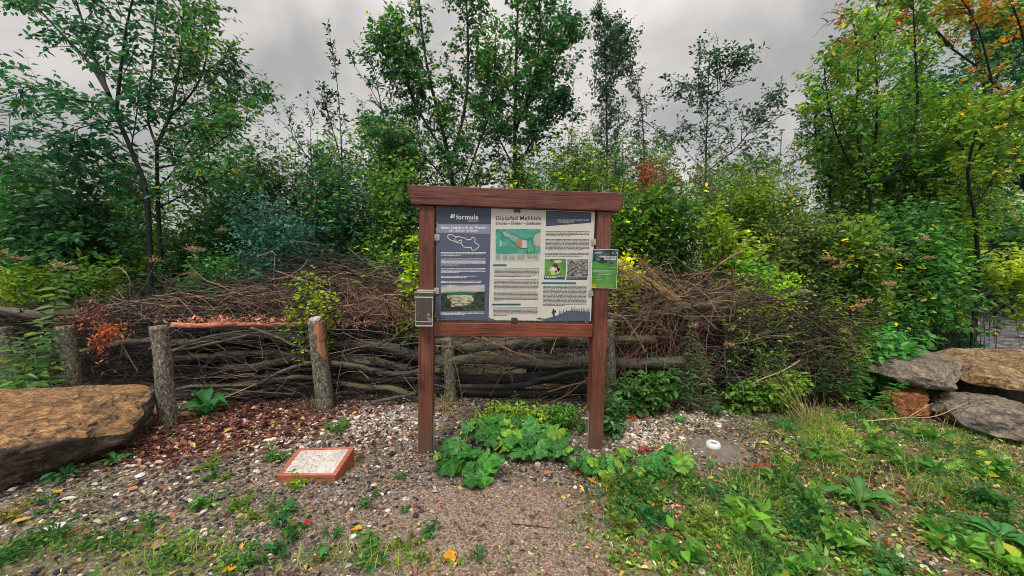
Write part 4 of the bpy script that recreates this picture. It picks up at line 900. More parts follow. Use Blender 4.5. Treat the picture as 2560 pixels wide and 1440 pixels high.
BRANCHES = [
 ([(200, 772), (300, 758), (400, 740), (480, 690)], 4.0, .006, .003, OLV, 'olive stem rising to the right over the left end of the brushwood', 3),
 ([(350, 800), (400, 760), (445, 690), (480, 680)], 3.95, .007, .003, TAN, 'tan stick standing up steeply above the mottled post', 2),
 ([(325, 815), (400, 775), (470, 765), (540, 770)], 3.8, .004, .003, TAN, 'tan twig arching over the mottled post', 2),
 ([(380, 738), (440, 745), (490, 790), (520, 810)], 3.85, .005, .004, TAN, 'tan twig bowed down right of the mottled post', 1),
 ([(250, 690), (300, 670), (320, 690), (325, 740)], 4.4, .004, .006, (.3, .24, .17), 'pale bare stem bowed over among the green plants at left', 0),
 ([(650, 640), (684, 630), (685, 680), (690, 770)], 4.3, .003, .005, STRAW, 'pale hooked stem standing bent over the brush mound', 0),
 ([(400, 750), (560, 740), (660, 765), (740, 805)], 3.95, .005, .004, RED, 'reddish branch dropping to the right above the orange rotten log', 4),
 ([(560, 740), (680, 700), (800, 680), (930, 690), (1050, 720)], 4.1, .006, .004, TAN, 'long tan branch bowed across the brush mound', 5),
 ([(870, 620), (920, 660), (1000, 670), (1045, 680)], 4.25, .010, .006, GRY, 'dark crooked branch on the crest of the brush mound', 4),
 ([(540, 790), (590, 720), (660, 640), (730, 605), (800, 612)], 4.3, .005, .003, GRY, 'thin grey branch arching high over the left slope of the mound', 2),
 ([(850, 760), (930, 745), (985, 760), (1045, 790)], 3.85, .006, .004, TAN, 'tan branch curving down to the leaflet box', 3),
 ([(870, 800), (920, 775), (970, 735), (1040, 725)], 3.9, .007, .004, TAN, 'tan branch climbing to the right towards the leaflet box', 3),
 ([(960, 870), (1000, 830), (1040, 800)], 3.75, .007, .006, GRY, 'grey stick leaning against the stack left of the board', 1),
 ([(855, 830), (900, 850), (1000, 862), (1050, 855)], 3.72, .005, .004, GRY, 'grey twig lying on the upper log left of the board', 3),
 ([(1045, 880), (1010, 938), (1040, 980)], 3.68, .004, .006, GRY, 'forked grey stick hanging low beside the left post', 1),
 ([(1180, 842), (1250, 862), (1300, 890)], 3.75, .008, .006, TAN, 'tan stick slanting down right across the logs, left half below the crossbar', 0),
 ([(1225, 990), (1260, 930), (1300, 880), (1340, 842)], 3.6, .004, .003, TAN, 'thin stick leaning to the right in front of the logs below the crossbar', 3),
 ([(1205, 842), (1260, 870), (1340, 895)], 3.7, .004, .003, STRAW, 'straw coloured twig crossing the upper log below the crossbar', 1),
 ([(1160, 1040), (1150, 960), (1135, 900)], 3.7, .006, .004, GRY, 'upright dark stick beside the dark post below the crossbar', 1),
 ([(1370, 980), (1420, 965), (1480, 950)], 3.65, .007, .006, TAN, 'brown stick near the ground right half below the crossbar', 1),
 ([(1360, 1012), (1420, 985), (1450, 960), (1480, 935)], 3.6, .006, .005, TAN, 'curved brown stick on the ground beside the right post', 2),
 ([(1180, 1035), (1280, 1025), (1370, 990)], 3.6, .006, .004, GRY, 'grey stick lying on the ground behind the big green leaves', 3),
 ([(1720, 730), (1765, 695), (1800, 660), (1850, 630)], 4.1, .017, .007, TAN, 'stout tan branch slanting up from the brushwood right of the board', 4),
 ([(1680, 690), (1760, 683), (1840, 675)], 4.2, .007, .005, RED, 'reddish level branch on the crest right of the board', 2),
 ([(1770, 775), (1860, 760), (1960, 745), (2012, 725)], 4.05, .008, .005, TAN, 'long tan branch rising to the right over the dark brush', 4),
 ([(1760, 745), (1880, 740), (1980, 730), (2100, 742)], 4.15, .006, .004, GRY, 'long level twig over the dark brush at right', 4),
 ([(1520, 783), (1560, 795), (1580, 820), (1615, 880)], 3.85, .008, .005, (.38, .28, .24), 'pale pinkish branch bending down right of the green notice', 2),
 ([(1580, 700), (1620, 790), (1600, 850), (1620, 900)], 3.8, .004, .003, RED, 'red hanging twig in front of the sawn log', 3),
 ([(1700, 700), (1670, 790), (1690, 870)], 3.85, .004, .003, RED, 'red hanging twig right of the sawn log', 3),
 ([(1830, 1005), (1880, 960), (1960, 925), (2000, 900)], 3.8, .008, .004, STRAW, 'straw coloured stalk rising right from the foot of the slim post', 3),
 ([(2165, 1053), (2260, 1045), (2340, 1040), (2420, 1005)], 3.45, .006, .003, STRAW, 'bare straw coloured branch lying in front of the rust orange block', 5),
 ([(2268, 1045), (2300, 1025), (2332, 1008)], 3.4, .004, .002, STRAW, 'short straw coloured twig leaning on the rust orange block', 0),
 ([(2020, 740), (2060, 790), (2090, 860), (2100, 930)], 4.3, .005, .003, RED, 'red bent stem in the scrub right of the dark brush', 3),
 ([(500, 1015), (570, 990), (640, 960)], 3.45, .005, .004, STRAW, 'pale stick leaning up to the right beside the dock plant', 0),
 ([(130, 1100), (110, 1010), (95, 940), (86, 880)], 3.5, .006, .005, (.3, .2, .12), 'thin brown stick standing between the two leftmost posts', 0),
 ([(285, 815), (310, 870), (345, 930)], 3.6, .005, .004, GRY, 'grey stick leaning in the dark gap right of the short post', 1),
 ([(1280, 1310), (1340, 1318), (1385, 1325)], 2.05, .003, .0015, (.03, .022, .02), 'thin dark twig lying on the pinkish gravel', 1),
 ([(170, 1425), (220, 1385), (260, 1350)], 1.95, .003, .002, (.13, .09, .05), 'thin brown twig lying at the bottom left', 0),
]
for k, q in enumerate(BRANCHES):
    pts, Yd, r0, r1, c_, lab, sub = q
    if pts[0][1] > 1030 and lab.find('lying') > 0 and k > 34:     # lies on the ground
        g = Geo(); P = spline([ground(*p)+[0, 0, .006] for p in pts], 14); g.add(*tubes(P[None], np.linspace(r0, r1, 14)[None], 5), 0, np.array(c_))
        tag(g.build('twig', M['twig'], None, org=P[0], smooth=True), lab, 'twig'); continue
    branch(pts, Yd, r0, r1, c_, lab, sub, 500+k)
# sheaf of straw stalks
for (p0, p1, n_, Yd, lab) in (((1545, 655), (1730, 775), 26, 3.95, 'sheaf of straw coloured dry stalks leaning over the brushwood beside the green notice'), ((1935, 940), (2035, 1085), 12, 3.6, 'loose bundle of dry yellow stalks leaning down to the ground right of the shaft cover')):
    g = Geo(); 
    for q in range(n_):
        a = D(p0[0]+rnd.gauss(0, 22), p0[1]+rnd.gauss(0, 20), Yd+rnd.gauss(0, .06)); b_ = D(p1[0]+rnd.gauss(0, 9), p1[1]+rnd.gauss(0, 7), Yd+rnd.gauss(0, .04))
        m_ = (a+b_)/2+np.array([0, 0, rnd.uniform(-.02, .05)]); P = spline([a, m_, b_], 8); g.add(*tubes(P[None], np.linspace(.0012, .003, 8)[None], 4), 0, np.array(STRAW)*rnd.uniform(.7, 1.5))
    tag(g.build('dry_stalks', M['twig'], None, org=b_), lab, 'dry stalks')
# brushwood
ridge = [(-200, 790), (0, 785), (150, 775), (300, 748), (430, 722), (550, 702), (650, 690), (760, 658), (850, 630), (950, 664), (1040, 700), (1250, 760), (1500, 668), (1600, 668), (1700, 690), (1800, 690), (1900, 695), (2000, 730), (2100, 760), (2250, 800)]
rx_, ry_ = np.array(ridge).T
def sticks(n, x0, x1, Y0, Y1, lo, Lr, rr_, pal_, seed, tilt=.35, curve=.25, zbias=1.0, top=0):
    rg = np.random.default_rng(seed); px = rg.uniform(x0, x1, n); tp = np.interp(px, rx_, ry_)+top; py = tp+(lo-tp)*rg.random(n)**zbias
    Yd = rg.uniform(Y0, Y1, n); P0 = np.array([D(a, b, c) for a, b, c in zip(px, py, Yd)])
    d = rg.normal(size=(n, 3))*np.array([1, .35, tilt]); d = nrm(d); Ln = rg.uniform(Lr[0], Lr[1], n); K = 7; t = np.linspace(-.5, .5, K)
    bend = rg.normal(size=(n, 3))*curve*np.array([.4, .5, 1]); bend[:, 2] = np.abs(bend[:, 2])*np.where(rg.random(n) < .7, -1, 1)
    P = P0[:, None]+(d[:, None]*t[None, :, None]+bend[:, None]*(t**2)[None, :, None])*Ln[:, None, None]*1.0
    P += rg.normal(size=P.shape)*.012*Ln[:, None, None]
    P[..., 2] = np.maximum(P[..., 2], .02)
    r = rg.uniform(*rr_, n)**1; R = r[:, None]*np.linspace(1, .45, K)[None]
    V, F = tubes(P, R, 4); c = np.array(pal_, float)[rg.integers(0, len(pal_), n)]*np.exp(rg.normal(0, .3, (n, 1)))
    return V, F, np.repeat(c, K*4, 0)
g = Geo(); DK = (.03, .026, .026); BR1 = (.075, .055, .045); BR2 = (.14, .095, .07); PNK = (.24, .155, .115)

LT = (.42, .27, .17); LR = (.34, .21, .15)
for a in (sticks(1500, -150, 1080, 3.9, 4.7, 850, (.25, 1.0), (.0018, .0060), [DK, BR1, DK, DK, (.04, .032, .03)], 1, zbias=1.2),
          sticks(240, 150, 1060, 3.8, 4.2, 800, (.3, 1.0), (.0018, .0046), [TAN, LT, LR, GRY], 2, curve=.7, zbias=.8, top=10),
          sticks(200, 620, 1060, 3.85, 4.4, 800, (.25, .8), (.0016, .0034), [PNK, BR2, LT, LR], 12, tilt=.5, curve=.8, zbias=.8, top=35),
          sticks(260, 850, 1060, 3.8, 4.1, 790, (.15, .5), (.0016, .0030), [PNK, LT, (.46, .26, .18)], 3, tilt=.6, curve=.7, top=60),
          sticks(1500, 1490, 2130, 3.95, 4.8, 950, (.25, .9), (.0018, .0056), [DK, DK, BR1, (.05, .04, .035)], 4, zbias=1.0),
          sticks(230, 1500, 1900, 3.8, 4.2, 800, (.25, .9), (.0016, .0040), [LR, TAN, LT, PNK], 5, curve=.5, zbias=.9),
          sticks(180, 1530, 1780, 3.75, 4.0, 960, (.25, .8), (.0014, .0030), [LR, PNK, (.30, .10, .07)], 6, tilt=2.5, curve=.3, zbias=.7, top=70),
          sticks(140, 1750, 2150, 3.8, 4.1, 950, (.3, .9), (.0014, .0036), [GRY, TAN, (.2, .14, .12)], 13, tilt=.7, curve=.4, zbias=.8, top=30),
          sticks(150, 1090, 1480, 3.75, 4.0, 900, (.2, .8), (.0014, .0036), [BR1, GRY, TAN, LT], 7, tilt=.9, zbias=.8, top=60),
          sticks(200, 200, 460, 3.7, 4.0, 960, (.15, .6), (.0012, .003), [DK, BR1, GRY], 8, tilt=.8, zbias=.8, top=60),
          sticks(700, -150, 2100, 4.05, 4.9, 1010, (.3, 1.2), (.003, .009), [DK, (.018, .018, .02)], 9, tilt=.25, zbias=.9, top=60),
          sticks(260, 420, 1060, 3.66, 3.9, 1000, (.3, 1.0), (.0016, .0056), [GRY, BR1, DK, DK, TAN], 10, tilt=.28, zbias=.8, top=120), sticks(160, 200, 420, 3.75, 4.0, 960, (.2, .8), (.0016, .005), [DK, BR1, DK, GRY], 14, tilt=.3, zbias=.8, top=60), sticks(240, 1500, 2120, 3.85, 4.1, 960, (.3, 1.1), (.0018, .006), [DK, BR1, GRY, DK, BR2], 15, tilt=.35, zbias=.8, top=40)):
    g.add(a[0], a[1], 0, a[2]*.8)
tag(g.build('brushwood', M['twig'], None), 'tangled thin twigs heaped on and between the stacked logs', 'brushwood', kind='stuff')
# red crumbled leaves hanging on the left of the stack
def scatter_leaves(name, n, cx_, cy_, sx_, sy_, Y0, Y1, size, pal_, label, droop=-.6, seed=0, kind='stuff', cat='dead leaves'):
    rg = np.random.default_rng(seed); px = rg.normal(cx_, sx_, n); py = rg.normal(cy_, sy_, n); Yd = rg.uniform(Y0, Y1, n)
    P = np.array([D(a, b, c) for a, b, c in zip(px, py, Yd)]); d = nrm(rg.normal(size=(n, 3))+[0, -.3, droop]); nn = nrm(rg.normal(size=(n, 3))+[0, -.6, .6])
    L_ = size*rg.uniform(.5, 1.3, n); c = np.array(pal_)[rg.integers(0, len(pal_), n)]*np.exp(rg.normal(0, .3, (n, 1)))
    V, F, C = leaves(P, d, nn, L_, L_*.45, c, .25, .35); return V, F, C
g = Geo()
for a in (scatter_leaves('', 150, 250, 862, 17, 22, 3.55, 3.64, .036, [(.42, .12, .06), (.55, .2, .12), (.22, .05, .03)], '', seed=1), scatter_leaves('', 170, 280, 830, 22, 11, 3.55, 3.62, .036, [(.42, .12, .06), (.60, .2, .10)], '', seed=2),
          scatter_leaves('', 420, 235, 795, 30, 20, 3.7, 3.95, .036, [(.16, .06, .05), (.30, .12, .09), (.08, .03, .03)], '', seed=3), scatter_leaves('', 260, 560, 800, 90, 5, 3.68, 3.8, .035, [(.45, .18, .13), (.6, .3, .22)], '', seed=4, droop=0),
          scatter_leaves('', 150, 860, 806, 90, 5, 3.75, 3.9, .035, [(.35, .14, .1), (.5, .25, .18)], '', seed=5, droop=0),
          scatter_leaves('', 260, 1600, 710, 90, 28, 3.9, 4.3, .035, [(.35, .15, .1), (.5, .25, .18), (.2, .08, .05)], '', seed=6, droop=0)):
    g.add(a[0], a[1], 0, a[2])
tag(g.build('dead_leaves', M['dryleaf'], None), 'withered red brown leaves and splinters caught in the brushwood', 'dead leaves', kind='stuff')
# ------------------------------------------------------------------ vegetation
def level(P, D_, L_, K, rg, up=0.0, wob=.12):
    t = np.linspace(0, 1, K)[None, :, None]; n = len(P)
    bend = rg.normal(size=(n, 1, 3))*wob; bend[..., 2] += up
    Q = P[:, None]+(D_[:, None]*t+bend*t*t)*L_[:, None, None]
    return Q+rg.normal(size=Q.shape)*.012*L_[:, None, None]*(t > 0)
def pick(Q, n, rg, lo, hi):
    """n random points (with tangents) on each polyline of Q"""
    N, K, _ = Q.shape; i = np.repeat(np.arange(N), n); u = (lo+(hi-lo)*((np.tile(np.arange(n), N)+rg.random(N*n))/n))*(K-1)
    a = np.clip(u.astype(int), 0, K-2); f = (u-a)[:, None]; p = Q[i, a]*(1-f)+Q[i, a+1]*f; T = nrm(Q[i, a+1]-Q[i, a]); return p, T, i, u/(K-1)
def side_dirs(T, rg, fwd, up, flat=1.0):
    r = rg.normal(size=T.shape); r -= (r*T).sum(1, keepdims=True)*T; r = nrm(r); r[:, 2] *= flat
    return nrm(T*fwd+r+np.array([0, 0, up]))
def leafset(Q, nl, rg, size, wr, pal_, acc=0, lo=.15, droop=.15, jit=.28, cs=1.6, shape=0, fwd=.5, seed=0, petiole=.25, fold=.18, curl=.12, normr=.5):
    p, T, i, u = pick(Q, nl, rg, lo, 1.0)
    s = nrm(np.cross(T, np.array([0, 0, 1.])+rg.normal(size=T.shape)*.25)); sg = np.where(np.arange(len(p)) % 2 == 0, 1., -1.)[:, None]
    d = nrm(T*fwd+s*sg*.8+rg.normal(size=T.shape)*.3+np.array([0, 0, -droop]))
    L_ = size*rg.uniform(.38, 1.32, len(p)); nn = nrm(np.array([0, 0, 1.])+rg.normal(size=T.shape)*normr)
    p = p+d*(L_*petiole)[:, None]
    c = leafcol(p, pal_, jit, cs, seed, acc)
    return leaves(p, d, nn, L_, L_*wr, c, fold, curl, shape)
BARK = np.array((.035, .035, .032)); GSTEM = np.array((.10, .13, .04))
DENS = 1.1
def tree(name, label, limbs, Y, nb=14, bl=.9, ntw=6, tl=.35, nl=7, size=.08, wr=.62, pal_=((.02, .07, .05), (.04, .13, .06)), acc=0, up=.25, droop=.2, seed=0, t0=.12,
         shape=0, fwd=.8, group=None, cat='tree', yj=.35, taper=.55, bark='trunk', jit=.28, cs=1.6, flat=1.0, twc=BARK, fold=.18, normr=.5, leafy0=.1, tip=True):
    rg = np.random.default_rng(seed); limbP = []; K = 14
    pal_ = tuple((c_[0]*1.25, c_[1]*1.3, c_[2]*1.3) for c_ in pal_)
    if name != 'sapling': nb = nb*DENS; nl = nl+2
    for li, L_ in enumerate(limbs):
        pts = L_[0]; dy = L_[4] if len(L_) > 4 else rg.normal()*yj
        W = [D(a, b, Y+dy*(i_/max(1, len(pts)-1))) for i_, (a, b) in enumerate(pts)]
        if li == 0:
            W[0][2] = float(gz(W[0][0], W[0][1]))-.05
        limbP.append((spline(W, K), L_[1], L_[2], L_[3]))
    base = limbP[0][0][0].copy(); root = thing(name, base, label, cat, group)
    gt = Geo(); gc = Geo()
    LP = np.array([l[0] for l in limbP]); LR = np.array([np.linspace(l[1], l[2], K) for l in limbP])
    V, F = tubes(LP, LR, 8); gt.add(V, F)
    Qs = []
    for l in limbP:
        n_ = int(round(nb*l[3]))
        if n_ < 1: continue
        p, T, i_, u = pick(l[0][None], n_, rg, t0, 1.0); d = side_dirs(T, rg, fwd, up, flat)
        Ln = bl*(1-taper*u)*rg.uniform(.6, 1.15, len(p)); Qs.append(level(p, d, Ln, 7, rg, up*.3))
        if tip: Qs.append(l[0][None][:, -7:])
    Q = np.concatenate(Qs); 
    r = np.linspace(1, .35, 7)[None]*np.full((len(Q), 1), .0055*bl**.5+.0015)
    V, F = tubes(Q, r, 5); gt.add(V, F)
    p, T, i_, u = pick(Q, ntw, rg, .12, .97); d = side_dirs(T, rg, 1.0, up*.6, flat)
    W = level(p, d, tl*rg.uniform(.5, 1.2, len(p))*(1-.35*u), 5, rg, 0, .15)
    V, F = tubes(W, np.linspace(.0028, .001, 5)[None]*np.ones((len(W), 1)), 3); gc.add(V, F, 1, twc)
    V, F, C = leafset(W, nl, rg, size, wr, pal_, acc, leafy0, droop, jit, cs, shape, seed=seed, fold=fold, normr=normr); gc.add(V, F, 0, C)
    V, F, C = leafset(Q, max(2, nl//2), rg, size, wr, pal_, acc, .3, droop, jit, cs, shape, seed=seed, fold=fold, normr=normr); gc.add(V, F, 0, C)
    gt.build('trunk', M[bark], root, smooth=True); gc.build('crown', [M['leaf'], M['twig']], root)
    return root
def shrub(name, label, basepx, blobs, Y, n=60, ry=.5, ntw=6, tl=.3, nl=7, size=.06, wr=.6, pal_=((.03, .08, .03), (.09, .16, .04)), acc=0, droop=.2, seed=0, group=None, cat='shrub',
          shape=0, stem=.004, cs=1.8, jit=.3, shell=.75, stemc=BARK, up=.2, lo=.35, fold=.18, normr=.5, petiole=.25, part=('stems', 'foliage')):
    """blobs: (cx,cy,rx,ry) ellipses in photo pixels giving the outline; depth half extent ry metres"""
    rg = np.random.default_rng(seed); E = []; n = int(n*1.15); fr, fg, fb = (1.3, 1.5, 1.55) if basepx[0] < 930 else (1.55, 1.55, 1.3); pal_ = tuple((c_[0]*fr, c_[1]*fg, c_[2]*fb) for c_ in pal_)
    tot = sum(b[2]*b[3] for b in blobs)
    for (cx_, cy_, bx, by) in blobs:
        k = max(3, int(round(n*bx*by/tot))); q = rg.normal(size=(k, 3)); q = nrm(q)*(shell+(1-shell)*rg.random((k, 1)))*rg.random((k, 1))**.25
        E += [D(cx_+a*bx, cy_-c*by, Y+b*ry) for a, b, c in q]
    E = np.array(E); E[:, 2] = np.maximum(E[:, 2], .03+gz(E[:, 0], E[:, 1])); N = len(E)
    b0 = D(basepx[0], basepx[1], Y); b0[2] = float(gz(b0[0], b0[1])); sp = max(.06, blobs[0][2]*Y/FPX*.45)
    P0 = b0+rg.normal(size=(N, 3))*np.array([sp, ry*.4, 0]); P0[:, 0] = P0[:, 0]*.6+E[:, 0]*.4; P0[:, 2] = gz(P0[:, 0], P0[:, 1])-.01
    t = np.linspace(0, 1, 9)[None, :, None]; mid = P0*.45+E*.55; mid[:, 2] = P0[:, 2]*.3+E[:, 2]*.7; mid += rg.normal(size=E.shape)*.06
    Q = P0[:, None]*(1-t)**2+mid[:, None]*2*t*(1-t)+E[:, None]*t*t
    root = thing(name, b0, label, cat, group); gs = Geo(); gf = Geo()
    V, F = tubes(Q, np.linspace(1, .3, 9)[None]*stem*rg.uniform(.6, 1.4, (N, 1)), 4); gs.add(V, F, 0, stemc)
    p, T, i_, u = pick(Q, ntw, rg, lo, .98); d = side_dirs(T, rg, .8, up); W = level(p, d, tl*rg.uniform(.4, 1.2, len(p)), 5, rg, 0, .2)
    W[..., 2] = np.maximum(W[..., 2], .02+gz(W[..., 0], W[..., 1]))
    V, F = tubes(W, np.linspace(.0022, .0009, 5)[None]*np.ones((len(W), 1)), 3); gs.add(V, F, 0, stemc)
    V, F, C = leafset(W, nl, rg, size, wr, pal_, acc, .1, droop, jit, cs, shape, seed=seed, fold=fold, normr=normr, petiole=petiole); gf.add(V, F, 0, C)
    V, F, C = leafset(Q, max(2, nl//3), rg, size, wr, pal_, acc, .7, droop, jit, cs, shape, seed=seed, fold=fold, normr=normr, petiole=petiole); gf.add(V, F, 0, C)
    gs.build(part[0], M['twig'], root); gf.build(part[1], M['leaf'], root); return root

TEAL = ((.016, .072, .052), (.036, .125, .070), (.17, .20, .03))
DGRN = ((.022, .070, .035), (.055, .14, .045), (.24, .26, .03))
MGRN = ((.035, .095, .030), (.095, .19, .045), (.32, .32, .04))
YGRN = ((.10, .17, .02), (.28, .34, .03), (.42, .40, .05))
BLUG = ((.024, .085, .085), (.065, .17, .16), (.14, .28, .26))
SKYD = ((.010, .035, .036), (.022, .065, .055), (.12, .16, .03))
# --- trees standing behind the hedge
tree('deciduous_tree', 'tall forked tree at far left with big toothed leaves and long leaning shoots', [
    ([(362, 700), (372, 560), (366, 480), (322, 360), (292, 290), (272, 235)], .036, .022, .5), ([(272, 235), (225, 160), (150, 80), (40, -40)], .024, .006, 1.2), ([(272, 235), (228, 120), (190, 0), (165, -90)], .022, .006, 1.1),
    ([(290, 290), (300, 190), (318, 60), (345, -60)], .022, .006, 1.1), ([(290, 260), (200, 250), (110, 225), (20, 215)], .014, .004, .9), ([(300, 300), (200, 320), (130, 350)], .010, .003, .8), ([(360, 500), (280, 440), (200, 420), (150, 400)], .012, .003, .9), ([(366, 470), (330, 380), (340, 300), (350, 220)], .012, .003, .9)],
    5.0, nb=11, bl=.62, ntw=4, tl=.36, nl=7, size=.085, wr=.55, pal_=TEAL, acc=.02, up=.25, droop=.25, seed=11, yj=.5)
tree('deciduous_tree', 'second tree of the left pair, straight dark trunk and dense crown', [
    ([(402, 720), (400, 600), (394, 480), (392, 365)], .030, .020, .3), ([(392, 365), (420, 300), (450, 150), (462, -60)], .024, .006, 1.4), ([(392, 365), (372, 310), (380, 180), (400, -80)], .018, .006, 1.2),
    ([(420, 300), (500, 200), (520, 110), (505, 20)], .016, .004, 1.1), ([(410, 330), (520, 290), (600, 250), (650, 225)], .014, .004, 1.1), ([(395, 420), (480, 400), (580, 330), (620, 300)], .014, .004, 1.2), ([(440, 200), (530, 170), (560, 145)], .01, .003, .6), ([(398, 520), (470, 480), (540, 440), (580, 420)], .012, .003, 1.2), ([(396, 470), (440, 420), (480, 340), (560, 300)], .012, .003, 1.0), ([(400, 560), (340, 480), (300, 430)], .01, .003, .8)],
    5.4, nb=15, bl=.6, ntw=5, tl=.32, nl=8, size=.066, wr=.6, pal_=((.014, .060, .042), (.055, .15, .055), (.24, .24, .03)), acc=.06, up=.3, droop=.25, seed=12, yj=.5)
tree('sapling', 'thin sapling with drooping leaves cut by the left edge of the frame', [([(10, 700), (14, 500), (22, 380), (24, 290)], .014, .003, 1.3), ([(12, 420), (-40, 340), (-60, 300)], .008, .003, .8)], 5.6, nb=10, bl=.4, ntw=3, tl=.2, nl=6, size=.08, wr=.5, pal_=SKYD, up=.3, droop=.5, seed=13)
tree('sapling', 'slender spire shaped sapling standing alone against the sky left of the tall middle tree', [([(852, 640), (856, 450), (852, 330), (842, 200), (824, 85)], .018, .003, 2.0), ([(852, 400), (825, 300), (803, 232)], .008, .002, .9)],
     5.8, nb=10, bl=.34, ntw=3, tl=.18, nl=6, size=.060, wr=.5, pal_=SKYD, up=.6, droop=.1, seed=14, taper=.8, t0=.3)
tree('sapling', 'small twiggy sapling with bare tips left of the spire shaped one', [([(770, 600), (780, 420), (775, 330), (782, 272)], .014, .002, 1.4), ([(775, 400), (735, 345), (718, 280)], .007, .002, .7)], 6.0, nb=9, bl=.4, ntw=3, tl=.22, nl=5, size=.05, wr=.55, pal_=SKYD, up=.5, droop=.1, seed=15)
tree('sapling', 'sapling with two leafy upright shoots touching the left side of the tall middle tree', [([(985, 640), (975, 420), (950, 260), (885, 165)], .018, .003, 1.4), ([(960, 300), (940, 200), (925, 135)], .009, .002, .9)], 5.6, nb=9, bl=.36, ntw=4, tl=.2, nl=6, size=.07, wr=.5, pal_=TEAL, up=.4, droop=.1, seed=16)
tree('deciduous_tree', 'tall leafy tree rising behind the left half of the board with several upright stems', [
    ([(1150, 700), (1140, 520), (1110, 340), (1070, 180), (1040, -80)], .050, .010, 1.3), ([(1120, 400), (1040, 260), (990, 120), (970, 60)], .022, .005, 1.2), ([(1125, 420), (1165, 250), (1170, 100), (1160, -80)], .028, .008, 1.3),
    ([(1130, 480), (1070, 400), (985, 350), (930, 330)], .014, .004, .9), ([(1140, 520), (1190, 380), (1230, 260), (1240, 120)], .018, .005, 1.1), ([(1050, 300), (1000, 170), (950, 90)], .012, .004, .7)],
    5.6, nb=25, bl=.56, ntw=6, tl=.3, nl=9, size=.058, wr=.68, pal_=((.016, .070, .035), (.050, .145, .050), (.24, .27, .03)), acc=.06, up=.15, droop=.45, seed=17, shape=1)
tree('deciduous_tree', 'tall tree behind the right half of the board with a straight dark stem', [
    ([(1292, 700), (1290, 520), (1287, 330), (1290, 170), (1298, -80)], .045, .012, 1.3), ([(1288, 330), (1340, 180), (1350, 60), (1345, -80)], .022, .006, 1.4), ([(1290, 300), (1370, 200), (1410, 110), (1425, 50)], .016, .004, 1.3), ([(1290, 420), (1350, 330), (1400, 280), (1410, 255)], .014, .004, 1.0),
    ([(1290, 430), (1230, 300), (1215, 170)], .014, .004, .9)],
    5.9, nb=25, bl=.52, ntw=6, tl=.28, nl=9, size=.060, wr=.7, pal_=((.014, .065, .042), (.045, .135, .055), (.26, .30, .03)), acc=.05, up=.2, droop=.3, seed=18, shape=1)
tree('birch_tree', 'narrow pointed birch with small leaves standing against the sky right of the board', [
    ([(1520, 700), (1518, 480), (1516, 260), (1512, 120), (1506, 32)], .045, .005, 2.2), ([(1516, 250), (1545, 160), (1549, 80)], .012, .003, .8)], 8.6, nb=40, bl=1.05, ntw=6, tl=.36, nl=8, size=.060, wr=.7, pal_=((.018, .050, .044), (.035, .085, .060), (.15, .2, .03)), acc=.02, up=.3, fwd=.9, droop=.7, seed=19, taper=.85, shape=1, t0=.25, tip=False)
tree('birch_tree', 'smaller birch with bare whip like top just right of the narrow pointed birch', [
    ([(1612, 700), (1612, 480), (1608, 330), (1600, 240), (1582, 172)], .035, .004, 1.8), ([(1606, 300), (1650, 330), (1690, 350)], .01, .003, .6)], 8.3, nb=15, bl=.75, ntw=5, tl=.36, nl=7, size=.060, wr=.66, pal_=((.018, .050, .044), (.035, .085, .055), (.2, .2, .03)), up=.35, droop=.5, seed=20, taper=.75, shape=1, t0=.42, tip=False)
tree('deciduous_tree', 'open sparse tree alone against the sky at right', [
    ([(1765, 720), (1764, 520), (1765, 380), (1770, 240), (1773, 135)], .038, .005, 2.0), ([(1766, 430), (1840, 370), (1900, 290), (1940, 240)], .016, .003, 1.1), ([(1768, 260), (1810, 210), (1826, 158)], .009, .002, .6), ([(1768, 255), (1740, 225), (1722, 210)], .008, .002, .5)],
    8.0, nb=22, bl=1.35, ntw=4, tl=.36, nl=6, size=.080, wr=.58, pal_=((.018, .045, .046), (.032, .075, .062), (.1, .14, .04)), up=.12, fwd=.9, droop=.15, seed=21, taper=.82, t0=.2, tip=False)
for k, (x_, y_, lab) in enumerate(((1862, 372, 'leftmost of three small saplings right of the open sparse tree'), (1918, 352, 'middle small sapling in front of the thin far mast'), (1985, 335, 'rightmost small sapling between the far mast and the right thicket'), (1432, 200, 'thin bare topped sapling between the tall middle trees and the narrow birch'), (905, 262, 'bare tipped sapling between the spire shaped sapling and the tall middle tree'))):
    tree('sapling', lab, [([(x_-4, 620), (x_+3, 500), (x_-2, 430), (x_+2, y_)], .014, .002, 1.5), ([(x_, 480), (x_-30, 430), (x_-42, 400)], .007, .002, .6)], 7.0+.2*k, nb=9, bl=.42, ntw=3, tl=.26, nl=5, size=.062, wr=.52, pal_=SKYD, up=.35, droop=.2, seed=30+k, taper=.7)
tree('deciduous_tree', 'thicket tree of slim upright stems with fresh green leaves at right', [
    ([(2172, 640), (2170, 450), (2140, 330), (2146, 180), (2135, 60)], .035, .006, 1.5), ([(2172, 460), (2190, 340), (2192, 220), (2185, 80)], .022, .005, 1.2), ([(2170, 470), (2100, 360), (2070, 250), (2060, 170)], .018, .005, 1.4),
    ([(2180, 480), (2265, 390), (2290, 300), (2288, 130), (2280, -40)], .022, .006, 1.5), ([(2160, 500), (2080, 430), (2030, 370)], .012, .004, .9)],
    5.4, nb=19, bl=.55, ntw=6, tl=.28, nl=8, size=.058, wr=.6, pal_=((.05, .14, .035), (.13, .26, .05), (.46, .40, .04)), acc=.08, up=.25, droop=.35, seed=22, yj=.4)
